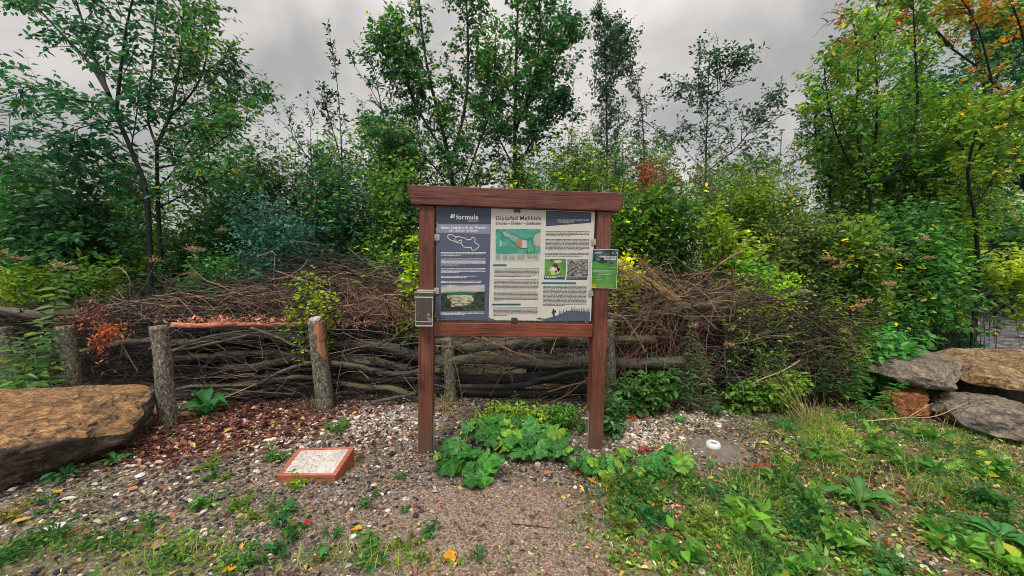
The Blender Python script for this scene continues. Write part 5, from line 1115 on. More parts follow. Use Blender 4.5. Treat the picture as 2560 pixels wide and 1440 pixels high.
tree('deciduous_tree', 'shrubby tree on the left edge of the right thicket, dark against the sky', [
    ([(2070, 640), (2075, 480), (2080, 350), (2100, 200), (2098, 100)], .028, .004, 1.7), ([(2075, 450), (2040, 350), (2042, 270), (2050, 235)], .014, .003, 1.2)], 5.9, nb=18, bl=.5, ntw=5, tl=.26, nl=7, size=.056, wr=.6, pal_=((.018, .055, .045), (.04, .10, .06), (.22, .12, .03)), acc=.04, up=.3, droop=.2, seed=23)
tree('deciduous_tree', 'tree leaning in from the right edge with orange and red autumn leaves on top', [
    ([(2640, 760), (2600, 400), (2480, 200), (2360, 110), (2240, 70), (2110, 20)], .032, .007, 1.0), ([(2380, 120), (2280, 20), (2200, -30)], .022, .006, 1.1), ([(2480, 200), (2440, 60), (2380, -40)], .014, .006, 1.0), ([(2240, 75), (2180, 90), (2140, 130)], .008, .003, .6), ([(2560, 300), (2560, 100), (2500, -60)], .02, .008, .8)],
    5.6, nb=13, bl=.6, ntw=6, tl=.28, nl=8, size=.064, wr=.7, pal_=((.06, .13, .03), (.30, .24, .03), (.60, .13, .02)), acc=.17, up=.1, droop=.4, seed=24, t0=.45, shape=1, cs=2.2)
g = Geo(); P = []
for pts in ([(2180, 40), (2100, 28), (2078, 22)], [(2190, 35), (2120, 42), (2070, 55), (2040, 85), (2032, 95)], [(2110, 40), (2075, 30), (2055, 35)], [(2070, 55), (2062, 48), (2050, 45)], [(2085, 48), (2078, 58), (2060, 66)]):
    P = spline([D(a, b, 5.6) for a, b in pts], 10); g.add(*tubes(P[None], np.linspace(.008, .002, 10)[None], 5), 0, np.array((.06, .055, .05)))
tag(g.build('branch', M['twig'], None, org=P[0]), 'dead forked branch tip reaching into the sky from the autumn coloured tree', 'branch')
tree('deciduous_tree', 'large dark blue green tree filling the upper right corner', [
    ([(2620, 800), (2560, 420), (2480, 260), (2440, 120), (2420, -60)], .12, .03, 1.2), ([(2560, 420), (2640, 200), (2640, 0)], .06, .02, 1.5), ([(2500, 300), (2400, 230), (2330, 200)], .03, .008, 1.3), ([(2540, 380), (2440, 350), (2380, 330)], .03, .008, 1.2), ([(2470, 220), (2540, 120), (2560, 40)], .03, .01, 1.3), ([(2600, 500), (2500, 430), (2440, 400)], .04, .01, 1.4)],
    7.4, nb=19, bl=1.3, ntw=6, tl=.5, nl=8, size=.10, wr=.55, pal_=((.012, .065, .045), (.045, .15, .065), (.14, .26, .05)), acc=.05, up=.1, droop=.3, seed=25, t0=.2)
tree('deciduous_tree', 'yellow green leafed tree in front of the dark corner tree at the right edge', [
    ([(2450, 760), (2440, 560), (2420, 420), (2440, 330)], .035, .012, .9), ([(2420, 420), (2480, 330), (2560, 270), (2620, 250)], .014, .004, 1.4), ([(2430, 400), (2370, 320), (2350, 260)], .012, .004, 1.1), ([(2440, 520), (2520, 400), (2600, 380)], .014, .004, 1.2), ([(2440, 500), (2350, 440), (2300, 400)], .012, .004, 1.1)],
    5.2, nb=16, bl=.5, ntw=6, tl=.28, nl=7, size=.065, wr=.6, pal_=((.04, .13, .035), (.17, .27, .04), (.50, .38, .03)), acc=.08, up=.1, droop=.3, seed=26, t0=.15)
# --- shrub belt behind the hedge
SH = [
 ('dark green bushes with broad drooping leaves at the left edge behind the hedge', (60, 760), [(60, 470, 150, 120), (150, 560, 120, 110)], 5.2, 80, .5, DGRN, dict(size=.10, droop=.5)),
 ('shrub with dark bushy top between the left edge and the leaning tree', (200, 760), [(200, 450, 110, 100), (230, 560, 100, 90)], 5.6, 70, .5, ((.02, .065, .045), (.05, .11, .05), (.2, .2, .03)), dict(size=.085, droop=.3, acc=.04)),
 ('shrub painted backlit yellow green low behind the trunks of the left tree pair', (390, 780), [(400, 650, 170, 70), (330, 600, 90, 60)], 6.2, 75, .6, ((.08, .15, .02), (.22, .28, .03), (.4, .4, .05)), dict(size=.07)),  # backlight is put into this leaf palette
 ('loose green shrub right of the left tree pair', (500, 760), [(520, 510, 110, 110), (470, 600, 90, 90)], 5.7, 85, .5, DGRN, dict(size=.07, acc=.03)),
 ('rounded dark bush with a yellowish patch on top left of the spire sapling', (690, 700), [(680, 370, 80, 75), (720, 440, 90, 70), (640, 440, 70, 60)], 6.0, 100, .5, ((.02, .07, .04), (.09, .16, .035), (.3, .34, .04)), dict(size=.06, acc=.06)),
 ('blue green shrub with layered drooping sprays above the brush mound', (690, 740), [(640, 510, 90, 40), (730, 560, 75, 60), (690, 600, 90, 45)], 4.75, 95, .3, BLUG, dict(size=.045, droop=.5, tl=.24, nl=9)),
 ('dark leafy shrub behind the brush mound left of the board', (860, 740), [(850, 480, 110, 110), (900, 600, 110, 90)], 5.5, 150, .5, ((.02, .08, .045), (.06, .14, .06), (.28, .3, .03)), dict(size=.068, acc=.04)),
 ('green shrub with round leaves directly left of the board', (990, 760), [(990, 480, 80, 110), (985, 620, 75, 90)], 5.0, 125, .45, ((.03, .09, .035), (.10, .20, .05), (.36, .38, .04)), dict(size=.062, wr=.8, shape=1, acc=.04)),
 ('shrub filling the view above the roof beam, left half', (1130, 800), [(1120, 420, 120, 80), (1180, 520, 120, 60)], 5.3, 110, .45, DGRN, dict(size=.06, acc=.07)),
 ('shrub filling the view above the roof beam, right half', (1360, 800), [(1370, 430, 130, 70), (1300, 420, 70, 60)], 5.5, 110, .45, ((.03, .09, .03), (.12, .22, .04), (.36, .38, .04)), dict(size=.06, acc=.08)),
 ('green shrub closing the gap behind the trunks of the left tree pair', (350, 760), [(340, 480, 110, 80), (250, 560, 90, 80)], 6.6, 130, .5, ((.03, .10, .045), (.09, .18, .055), (.3, .32, .04)), dict(size=.075, acc=.04)),
 ('green shrub with pale leaves right of the left tree pair, behind the blue green one', (600, 760), [(590, 420, 90, 100), (560, 560, 100, 80)], 6.4, 150, .5, ((.025, .095, .05), (.08, .18, .065), (.3, .32, .04)), dict(size=.07, acc=.04)),
 ('mid green shrub at the left edge behind the dark bushes', (60, 760), [(60, 420, 110, 60), (130, 520, 120, 90)], 6.6, 120, .5, ((.03, .10, .045), (.10, .19, .05), (.3, .3, .04)), dict(size=.085, acc=.05)),
 ('tall loose green shrub between the rounded dark bush and the tall middle tree', (800, 760), [(800, 420, 80, 110), (860, 380, 70, 80), (760, 520, 60, 60)], 6.1, 150, .5, ((.025, .085, .04), (.08, .17, .05), (.3, .32, .04)), dict(size=.062, acc=.05)),
 ('tall shrub standing between the spire sapling and the board', (960, 760), [(960, 360, 80, 100), (1010, 300, 60, 90)], 5.9, 130, .5, ((.03, .095, .035), (.10, .20, .045), (.36, .36, .04)), dict(size=.062, acc=.07)),
 ('tall shrub between the middle trees and the narrow birch', (1430, 760), [(1430, 370, 70, 80), (1470, 420, 60, 50)], 6.3, 100, .45, ((.03, .10, .03), (.11, .20, .04), (.4, .38, .04)), dict(size=.058, acc=.08)),
 ('loose shrub below the birches with dark outer twigs', (1600, 760), [(1570, 380, 80, 60), (1650, 370, 60, 50)], 7.0, 100, .45, ((.03, .085, .04), (.07, .15, .05), (.3, .3, .04)), dict(size=.058, acc=.04)),
 ('loose shrub at the foot of the open sparse tree', (1800, 760), [(1790, 420, 90, 50), (1900, 410, 80, 45)], 6.6, 110, .45, ((.03, .085, .04), (.09, .17, .045), (.35, .3, .04)), dict(size=.058, acc=.05)),
 ('high green shrub filling the right thicket behind the upright stems', (2200, 800), [(2180, 330, 120, 130), (2280, 250, 90, 130), (2100, 420, 80, 70)], 6.2, 260, .5, ((.035, .12, .035), (.11, .25, .05), (.45, .40, .04)), dict(size=.066, acc=.07, droop=.35)),
 ('high shrub with yellow patches left of the dark corner tree', (2360, 800), [(2370, 380, 110, 110), (2440, 280, 90, 90)], 6.0, 220, .5, ((.03, .12, .045), (.13, .26, .05), (.55, .42, .04)), dict(size=.07, acc=.08, droop=.35)),
 ('small shrub with red leaves beside the birch feet', (1625, 760), [(1622, 420, 26, 26)], 5.6, 16, .15, ((.16, .025, .02), (.24, .05, .03), (.2, .2, .04)), dict(size=.05)),
 ('tangle of yellow green climber over the right end of the dark brush', (1990, 960), [(1960, 770, 90, 45), (2080, 790, 70, 60)], 4.1, 26, .2, ((.09, .16, .03), (.24, .28, .04), (.5, .42, .04)), dict(size=.040, tl=.16, acc=.06)),
 ('green climber shoots hanging in front of the dark brush', (1880, 960), [(1850, 800, 80, 50), (1930, 860, 60, 60)], 3.95, 14, .15, ((.05, .12, .04), (.15, .24, .06), (.4, .36, .05)), dict(size=.042, tl=.14)),
 ('low yellowish shrub behind the board top right of the middle', (1490, 800), [(1480, 430, 70, 50), (1570, 470, 70, 30)], 5.9, 60, .4, ((.06, .12, .025), (.2, .25, .035), (.4, .3, .04)), dict(size=.055, acc=.05)),
 ('dense dome of climbing leaves, bright on top, right beside the board', (1640, 790), [(1620, 560, 115, 110), (1690, 500, 85, 75), (1570, 510, 55, 60)], 4.75, 300, .35, ((.035, .10, .025), (.10, .20, .035), (.36, .40, .03)), dict(size=.052, wr=.75, shape=1, acc=.07, tl=.16, nl=8, shell=.9)),
 ('bright yellow green sapling shoots right of the leafy dome', (1830, 800), [(1790, 560, 75, 70), (1850, 610, 80, 60)], 4.5, 45, .25, YGRN, dict(size=.072, wr=.65, shape=1, tl=.2, nl=6)),
 ('bright green shrub hanging over the brushwood at right', (1900, 840), [(1880, 670, 75, 45), (1960, 710, 50, 40)], 4.4, 65, .25, ((.10, .26, .05), (.26, .38, .04), (.4, .4, .04)), dict(size=.058, tl=.18)),
 ('olive green shrub with a red leaved top behind the sparse tree foot', (1680, 760), [(1640, 420, 60, 35), (1720, 440, 60, 40)], 6.2, 55, .35, ((.10, .10, .03), (.07, .12, .03), (.22, .05, .03)), dict(size=.055, acc=.06)),
 ('wide green shrub with yellow flecks below the small saplings', (1860, 800), [(1830, 490, 110, 75), (1940, 480, 100, 70)], 5.6, 170, .45, ((.035, .10, .025), (.12, .20, .035), (.45, .33, .04)), dict(size=.06, acc=.06)),
 ('grey green shrub behind the yellow shoots at right', (2000, 820), [(1980, 590, 110, 90), (2060, 560, 80, 60)], 5.1, 150, .45, ((.045, .09, .035), (.11, .16, .055), (.3, .25, .05)), dict(size=.055, acc=.04)),
 ('shrub with wide maple like yellow leaves among green ones at right', (2160, 820), [(2150, 580, 80, 70), (2180, 680, 80, 70)], 4.7, 100, .4, ((.04, .11, .03), (.12, .20, .04), (.62, .42, .03)), dict(size=.065, acc=.05)),
 ('fresh green shrub bank right of the thicket stems', (2320, 860), [(2300, 560, 110, 90), (2330, 680, 110, 80), (2260, 800, 90, 70)], 5.0, 230, .5, ((.025, .11, .04), (.08, .21, .06), (.40, .36, .05)), dict(size=.075, acc=.04, droop=.35)),
 ('dark green bank of foliage at the right edge beside the path', (2500, 760), [(2480, 530, 110, 90), (2580, 600, 90, 70), (2460, 640, 110, 70)], 12.0, 110, 1.2, ((.02, .08, .045), (.06, .15, .06), (.30, .32, .05)), dict(size=.15, acc=.04, droop=.3, tl=.8, stem=.006, lo=.05, ntw=14)),
 ('yellowish twig spray reaching in from the right edge above the path', (2760, 900), [(2540, 640, 70, 45)], 4.9, 9, .3, ((.12, .2, .03), (.34, .38, .05), (.6, .5, .05)), dict(size=.085, droop=.2, ntw=14)),
 ('low green plants at the left edge in front of the hedge', (30, 1010), [(40, 975, 65, 45)], 3.4, 30, .15, ((.04, .13, .03), (.11, .24, .04), (.2, .3, .04)), dict(size=.045, lo=.2, tl=.1)),
 ('yellow green seedling shoots climbing over the brush mound by the split post', (780, 800), [(770, 700, 55, 55), (820, 745, 50, 40), (740, 790, 50, 30)], 3.72, 15, .12, ((.13, .20, .02), (.26, .29, .03), (.35, .27, .04)), dict(size=.045, tl=.13, nl=6, stem=.002, wr=.7, shape=1)),
 ('bright leafy shoots between the mound and the left post of the board', (1020, 860), [(1020, 700, 32, 75), (1030, 620, 20, 50)], 4.0, 26, .15, ((.10, .24, .03), (.30, .36, .03), (.5, .4, .05)), dict(size=.05, tl=.12, wr=.7, shape=1)),
 ('yellow shoots behind the green notice', (1570, 780), [(1560, 650, 35, 40), (1580, 690, 30, 20)], 4.15, 26, .15, ((.26, .34, .02), (.5, .50, .03), (.5, .5, .05)), dict(size=.045, tl=.12, wr=.7)),
 ('dark leaved nettles at the foot of the stack right of the board', (1600, 1020), [(1590, 970, 55, 45), (1650, 960, 50, 40)], 3.75, 55, .15, ((.025, .07, .03), (.07, .15, .045), (.2, .3, .05)), dict(size=.07, lo=.2, tl=.1, droop=.4)),
 ('mint green leafy plant beside the foot of the right post', (1535, 1060), [(1530, 1020, 28, 40)], 3.25, 16, .1, ((.04, .11, .05), (.08, .18, .08), (.2, .25, .1)), dict(size=.06, lo=.2, tl=.08)),
 ('low bright herbs behind the big round leaves under the board', (1330, 1050), [(1250, 1030, 90, 22), (1400, 1035, 80, 28)], 3.3, 60, .2, ((.08, .20, .03), (.26, .34, .05), (.45, .42, .06)), dict(size=.032, lo=.1, tl=.08)),
 ('herb tangle at the right of the slim post', (1900, 1010), [(1860, 980, 70, 45), (1960, 960, 70, 60)], 3.9, 70, .25, ((.04, .12, .03), (.13, .22, .04), (.35, .3, .05)), dict(size=.055, lo=.2, tl=.1)),
 ('brownish green scrub between the dark brush and the green bank', (2090, 1000), [(2080, 860, 80, 110), (2060, 960, 90, 50)], 4.2, 70, .3, ((.05, .10, .03), (.15, .18, .05), (.25, .12, .06)), dict(size=.052, lo=.2, acc=.1)),
 ('bright green nettle like plants behind the grey boulder', (2190, 1000), [(2170, 900, 70, 75), (2230, 860, 60, 50)], 4.25, 110, .3, ((.03, .14, .05), (.09, .27, .08), (.3, .4, .08)), dict(size=.075, lo=.25, tl=.14, droop=.35)),
 ('dark green undergrowth between the boulders and the path', (2380, 880), [(2350, 820, 100, 60), (2300, 750, 80, 50)], 5.4, 130, .4, ((.02, .09, .045), (.06, .18, .07), (.25, .35, .08)), dict(size=.075, lo=.2, tl=.15)),
 ('green undergrowth seen through the gap at the left edge behind the top log', (80, 800), [(90, 700, 140, 60), (230, 680, 100, 60)], 4.9, 90, .35, ((.06, .13, .02), (.20, .27, .03), (.4, .35, .05)), dict(size=.07, lo=.3, droop=.4)),
 ('fresh green low shrub behind the left slope of the brush mound', (560, 780), [(560, 680, 100, 55), (500, 720, 60, 30)], 4.8, 110, .35, ((.03, .13, .04), (.11, .24, .05), (.4, .35, .05)), dict(size=.055, lo=.3)),
 ('green leaves filling the space behind the dark brush at right', (2000, 860), [(1990, 720, 100, 40), (2090, 730, 70, 60)], 4.9, 90, .3, ((.04, .11, .03), (.16, .22, .04), (.42, .36, .05)), dict(size=.055, lo=.3, acc=.06)),
]
for k, (lab, bp, bl_, Yd, n_, ry__, pal__, kw) in enumerate(SH):
    shrub('shrub', lab, bp, bl_, Yd, n_, ry__, pal_=pal__, seed=700+k, **{**dict(ntw=6, nl=7, tl=.26), **kw})
# distant woodland closing the view low down
g = Geo(); rg = np.random.default_rng(5)
n_ = 26000; xx = rg.uniform(-24, 26, n_); yy = rg.uniform(9.5, 13, n_); topz = 1.9+.7*fbm(np.stack([xx*.35, xx*0, xx*0], -1), 3, 77)+np.clip((xx-3)*.22, 0, 2.4)
zz_ = topz*rg.random(n_)**.7; Pn = np.stack([xx, yy, zz_+.3], -1)
c_ = leafcol(Pn, ((.03, .09, .035), (.12, .20, .04), (.4, .3, .05)), .3, .5, 3, .04); L_ = rg.uniform(.07, .17, n_)
g.add(*(lambda a: (a[0], a[1], 0, a[2]))(leaves(Pn, rg.normal(size=Pn.shape)+[0, 0, -.3], rg.normal(size=Pn.shape)*.6+[0, -.3, 1], L_, L_*.6, c_)))
st = rg.uniform(-24, 26, 160); Ps = np.stack([np.stack([st, rg.uniform(10, 13, 160), st*0-.05], -1), np.stack([st+rg.normal(0, .3, 160), rg.uniform(10, 13, 160), st*0+2.0], -1)], 1)
g.add(*tubes(Ps, np.full((160, 2), .03), 5), 1, BARK)
tag(g.build('far_woodland', [M['leaf'], M['twig']], None), 'far band of green woodland seen through the shrubs', 'woodland', kind='stuff')
# far mast
mp_ = D(1950, 395, 30); mt_o = thing('mast', (mp_[0], mp_[1], 0), 'thin far mast with short cross arm rising above the saplings', 'mast')
ztop = D(1951, 326, 30)[2]; g = Geo(); lathe(g, (mp_[0], mp_[1], 0), [(.05, 0), (.035, ztop)], 10); g.build('pole', M['mast'], mt_o)
g = Geo(); bevbox(g, (mp_[0]-.15, mp_[1]-.06, ztop+.001), (mp_[0]+.2, mp_[1]+.06, ztop+.09), .01); g.build('head', M['mast'], mt_o)

# --- tall weeds: stem with whorls of narrow leaves, some topped with faded plumes
def forb(label, base, top, Y, leafL=.11, wr=.2, nlv=40, pal_=MGRN, plume=0, seed=0, ns_=1, spread=.03, group=None, branchy=False, stemr=.004, lo=.2):
    rg = np.random.default_rng(seed); b_ = D(base[0], base[1], Y); b_[2] = float(gz(b_[0], b_[1])); t_ = D(top[0], top[1], Y)
    root = thing('tall_weed', b_, label, 'weed', group); gs = Geo(); gl = Geo(); gp = Geo()
    Qs = []
    for s in range(ns_):
        a = b_+[rg.normal()*spread, rg.normal()*spread, 0]; e_ = t_+rg.normal(size=3)*np.array([spread*2.2, spread*2, spread*1.5])*(s > 0); e_[2] -= abs(rg.normal())*.12*(s > 0)
        m_ = (a+e_)/2+rg.normal(size=3)*.02; Qs.append(spline([a, m_, e_], 12))
    Q = np.array(Qs); gs.add(*tubes(Q, np.linspace(stemr, stemr*.35, 12)[None]*np.ones((len(Q), 1)), 5), 0, np.array((.10, .12, .04)))
    p, T, i_, u = pick(Q, nlv, rg, lo, 1.0); ang = np.arange(len(p))*2.4; r = np.stack([np.cos(ang), np.sin(ang), 0*ang], -1)
    d = nrm(r+np.array([0, 0, .35])+rg.normal(size=r.shape)*.15); L_ = leafL*rg.uniform(.6, 1.15, len(p))*(1.05-.5*u)
    c = leafcol(p, pal_, .22, 3, seed, .05); V, F, C = leaves(p, d, np.array([0, 0, 1.])+r*-.3+rg.normal(size=r.shape)*.2, L_, L_*wr, c, .25, .45); gl.add(V, F, 0, C)
    if plume:
        pp_ = []; k = 14
        top_ = Q[:, -1]; aa = rg.normal(size=(len(Q)*k, 3))*np.array([1, 1, .5]); aa[:, 2] = np.abs(aa[:, 2])+.15
        P0 = np.repeat(top_, k, 0)-np.array([0, 0, .03]); W = level(P0, nrm(aa), np.full(len(P0), plume)*rg.uniform(.5, 1, len(P0)), 5, rg, -.25)
        gp.add(*tubes(W, np.full((len(W), 5), .0009), 3), 0, np.array((.20, .14, .07)))
        q, T, i2, u2 = pick(W, 16, rg, .2, 1.0); q = q+rg.normal(size=q.shape)*.006; L2 = rg.uniform(.007, .016, len(q))
        cc = np.array([(.42, .27, .17), (.34, .20, .14), (.52, .38, .24)])[rg.integers(0, 3, len(q))]*np.exp(rg.normal(0, .25, (len(q), 1)))
        V, F, C = leaves(q, rg.normal(size=q.shape), rg.normal(size=q.shape), L2, L2*.7, cc); gp.add(V, F, 0, C); gp.build('plume', M['dryleaf'], root)
    gs.build('stem', M['twig'], root); gl.build('leaves', M['leaf'], root); return root
WG = ((.06, .14, .075), (.17, .28, .15), (.3, .3, .06)); WY = ((.12, .20, .03), (.28, .34, .05), (.45, .4, .06)); WD = ((.03, .10, .05), (.08, .18, .08), (.2, .25, .05))
FB = [
 ((128, 960), (150, 660), 3.3, 'tallest weed at left with whorled blue green leaves and a pink brown plume', dict(leafL=.16, wr=.30, nlv=60, pal_=WG, plume=.15, lo=.15)),
 ((95, 980), (60, 830), 3.3, 'leafy weed in front of the leftmost posts with long narrow pale leaves', dict(leafL=.16, wr=.30, nlv=34, pal_=WG, ns_=3, spread=.09)),
 ((100, 960), (110, 800), 3.45, 'bushy green weed beside the tallest left weed', dict(leafL=.16, wr=.26, nlv=34, pal_=WG, ns_=3, spread=.09)),
 ((35, 960), (20, 840), 3.4, 'pale leaved weed cut by the left edge', dict(leafL=.17, wr=.2, nlv=34, pal_=WG, ns_=2, spread=.05)),
 ((50, 830), (45, 640), 4.6, 'yellow green goldenrod stems at the left edge behind the top log', dict(leafL=.13, nlv=60, pal_=WY, ns_=4, spread=.10, plume=.12)),
 ((120, 830), (105, 665), 4.7, 'yellowish weed stems left of the tallest left weed', dict(leafL=.13, nlv=60, pal_=WY, ns_=4, spread=.1)),
 ((215, 820), (225, 680), 4.6, 'yellowish weed stems right of the tallest left weed', dict(leafL=.12, nlv=60, pal_=WY, ns_=4, spread=.1)),
 ((300, 800), (310, 690), 4.7, 'low yellow green weeds behind the left end of the brushwood', dict(leafL=.11, nlv=60, pal_=WY, ns_=4, spread=.1)),
 ((490, 800), (495, 620), 4.6, 'weed with tan plume right of the left tree pair', dict(leafL=.10, nlv=60, pal_=WD, ns_=4, spread=.12, plume=.11)),
 ((560, 790), (570, 640), 4.55, 'green weed stems in the middle of the low shrubs left of the mound', dict(leafL=.10, nlv=60, pal_=WD, ns_=4, spread=.12)),
 ((610, 780), (620, 655), 4.6, 'green weed stems at the left foot of the brush mound', dict(leafL=.10, nlv=60, pal_=WD, ns_=3, spread=.1)),
 ((1745, 1010), (1740, 850), 3.75, 'dense clump of narrow leaved weeds in front of the stack right of the board', dict(leafL=.10, nlv=60, pal_=((.05, .13, .07), (.13, .23, .12), (.2, .3, .1)), ns_=6, spread=.11)),
 ((1690, 1000), (1735, 810), 3.85, 'weed with small faded seed head above the narrow leaved clump', dict(leafL=.09, nlv=30, pal_=WD, ns_=1, plume=.09)),
 ((1840, 990), (1832, 815), 3.9, 'weed with faded pinkish seed head beside the slim post', dict(leafL=.09, nlv=40, pal_=WD, ns_=2, spread=.05, plume=.09)),
 ((1880, 1000), (1900, 870), 3.85, 'green weed right of the slim post', dict(leafL=.09, nlv=45, pal_=WD, ns_=4, spread=.09)),
 ((2060, 1010), (2075, 640), 4.1, 'very tall thin weed with a pinkish plume at right', dict(leafL=.09, nlv=50, pal_=WY, ns_=2, spread=.06, plume=.11)),
 ((2120, 1020), (2150, 760), 4.0, 'tall yellowish weed right of the dark brush', dict(leafL=.10, nlv=50, pal_=WY, ns_=4, spread=.1, plume=.08)),
 ((2190, 1010), (2225, 620), 4.3, 'tall weed with tan plume above the nettle like plants', dict(leafL=.10, nlv=50, pal_=WD, ns_=3, spread=.09, plume=.12)),
 ((2050, 1040), (2040, 800), 3.9, 'dark stemmed weed left of the yellowish weed', dict(leafL=.08, nlv=45, pal_=WD, ns_=4, spread=.09)),
 ((2000, 1000), (1985, 820), 4.0, 'thin weed stems at the right end of the stack', dict(leafL=.08, nlv=40, pal_=WD, ns_=4, spread=.1)),
 ((2290, 960), (2320, 640), 4.6, 'tall weed with pale plume behind the grey boulder', dict(leafL=.11, nlv=50, pal_=WD, ns_=3, spread=.1, plume=.11)),
 ((2160, 1030), (2150, 900), 3.8, 'bright green weed just left of the rust orange block', dict(leafL=.10, nlv=50, pal_=((.05, .2, .07), (.13, .33, .1), (.3, .4, .1)), ns_=5, spread=.10)),
 ((1290, 1020), (1288, 975), 3.4, 'small bright weed sprouting behind the round leaves below the crossbar', dict(leafL=.09, nlv=16, pal_=((.08, .26, .06), (.16, .38, .08), (.3, .4, .1)), ns_=1)),
 ((2270, 1240), (2290, 1040), 2.55, 'thin weedy stems standing in the grass in front of the grey brown block', dict(leafL=.06, nlv=20, pal_=WD, ns_=5, spread=.12, stemr=.002)),
 ((2430, 1160), (2480, 1060), 2.7, 'thin green weed near the right edge in front of the lowest block', dict(leafL=.06, nlv=25, pal_=WD, ns_=4, spread=.08, stemr=.002)),
]
for k, (b_, t_, Yd, lab, kw) in enumerate(FB): forb(lab, b_, t_, Yd, seed=900+k, **kw)

# --- big round lobed leaves (butterbur) under the board
def bigleaf(g, c, R_m, tilt, az, rot, col, base, seed):
    rg = np.random.default_rng(seed); n = 66; rings = np.linspace(0, 1, 9); th = np.linspace(-np.pi*.93, np.pi*.93, n)
    V = []; C = []; ph = rg.uniform(0, 6.28, 6); nv = 5.0
    lob = 1-.13*np.abs(np.sin(th*nv/2+.3))**.8-.05*np.abs(np.sin(th*15+ph[0]))+.10*np.cos(th)+.05*np.sin(2*th+ph[1])
    for r in rings:
        x_ = np.cos(th)*lob*r; y_ = np.sin(th)*lob*r
        z_ = .035*np.cos(th*nv)*r**1.2+r*r*(-.22+.18*np.sin(th+ph[2])+.16*np.sin(2*th+ph[3]))+r**3*(.11*np.sin(5*th+ph[4])+.085*np.sin(9*th+ph[5]))+.012*rg.normal(size=n)*r
        V.append(np.stack([x_, y_, z_], -1)); vein = np.clip(np.cos(th*nv), 0, 1)**22*(r < .93)+.35*np.clip(np.cos(th*nv*3+r*9), 0, 1)**10*(r > .3)
        C.append(col[None]*(1+.5*vein[:, None])*np.exp(rg.normal(0, .10, (n, 1)))*(1 if r < .95 else .85))
    V = np.concatenate(V)*R_m; m_ = Matrix.Rotation(rot, 3, 'Z'); mt_ = Matrix.Rotation(tilt, 3, Vector((math.cos(az), math.sin(az), 0)))
    V = V@np.array(mt_ @ m_).T+c; k = len(rings); i_ = (np.arange(k-1)[:, None]*n+np.arange(n-1)[None]).ravel()
    g.add(V, np.stack([i_, i_+1, i_+1+n, i_+n], 1), 0, np.concatenate(C))
    P = spline([base, (base+c)/2+[0, 0, .02], c], 8); g.add(*tubes(P[None], np.full((1, 8), .0035), 6), 0, np.array((.16, .26, .08)))
BUTT = [('butterbur plant with its large leaves beside the foot of the left post', (1150, 1165), [(1125, 1150, 44, 2.62), (1150, 1112, 36, 2.75), (1172, 1068, 30, 2.95), (1118, 1125, 24, 2.7), (1185, 1150, 26, 2.65)], 0),
      ('butterbur plant reaching furthest forward onto the pinkish gravel', (1205, 1190), [(1192, 1205, 42, 2.45), (1216, 1150, 40, 2.55), (1180, 1180, 26, 2.5), (1165, 1130, 28, 2.66)], 1),
      ('butterbur plant in the middle under the board with fresh upright leaves', (1265, 1130), [(1240, 1052, 34, 3.05), (1280, 1068, 36, 2.98), (1235, 1085, 34, 2.9), (1300, 1095, 36, 2.85), (1260, 1110, 32, 2.8), (1205, 1082, 26, 2.9), (1290, 1130, 26, 2.72)], 2),
      ('butterbur plant right of the middle with one large pale pleated leaf', (1355, 1130), [(1378, 1086, 50, 2.85), (1335, 1078, 32, 2.9), (1340, 1115, 34, 2.75), (1320, 1055, 26, 3.0), (1400, 1120, 28, 2.75), (1310, 1120, 30, 2.74)], 3),
      ('butterbur plant sprawling in front of the right post', (1480, 1160), [(1440, 1150, 30, 2.62), (1475, 1165, 36, 2.58), (1510, 1180, 30, 2.52), (1560, 1135, 30, 2.68), (1555, 1165, 30, 2.58), (1500, 1150, 24, 2.65), (1420, 1135, 26, 2.7)], 4),
      ('butterbur plant with a wide star like leaf left of the round concrete cover', (1670, 1170), [(1695, 1150, 50, 2.6), (1645, 1172, 34, 2.52), (1610, 1150, 28, 2.62), (1660, 1130, 26, 2.7), (1600, 1175, 24, 2.5)], 5)]
for lab, bp, lv, sd_ in BUTT:
    b_ = ground(*bp); root = thing('butterbur', b_, lab, 'plant', 'butterbur plants under and beside the board')
    r2_ = random.Random(sd_+5); lv = lv+[(a_+r2_.uniform(-34, 34), b2_+r2_.uniform(-14, 22), c2_*r2_.uniform(.5, .8), d2_) for a_, b2_, c2_, d2_ in lv for _ in (0, 1)]
    for q, (px, py, rp_, Yd) in enumerate(lv):
        rg = np.random.default_rng(sd_*20+q); c_ = D(px, py, Yd); c_[2] = max(c_[2], .05); g = Geo(); 
        col_ = np.array([(.05, .23, .03), (.09, .34, .04), (.08, .28, .06), (.20, .40, .04), (.04, .17, .03)][rg.integers(0, 5)])*rg.uniform(.8, 1.15)
        bigleaf(g, c_, rp_*Yd/FPX*(1.0 if sd_ < 4 else .78), rg.uniform(.1, .85), rg.uniform(-1.0, 1.0), rg.uniform(0, 6.28), col_, b_+[rg.normal()*.02, rg.normal()*.02, 0], sd_*20+q)
        g.build('leaf', M['bigleaf'], root, smooth=True)

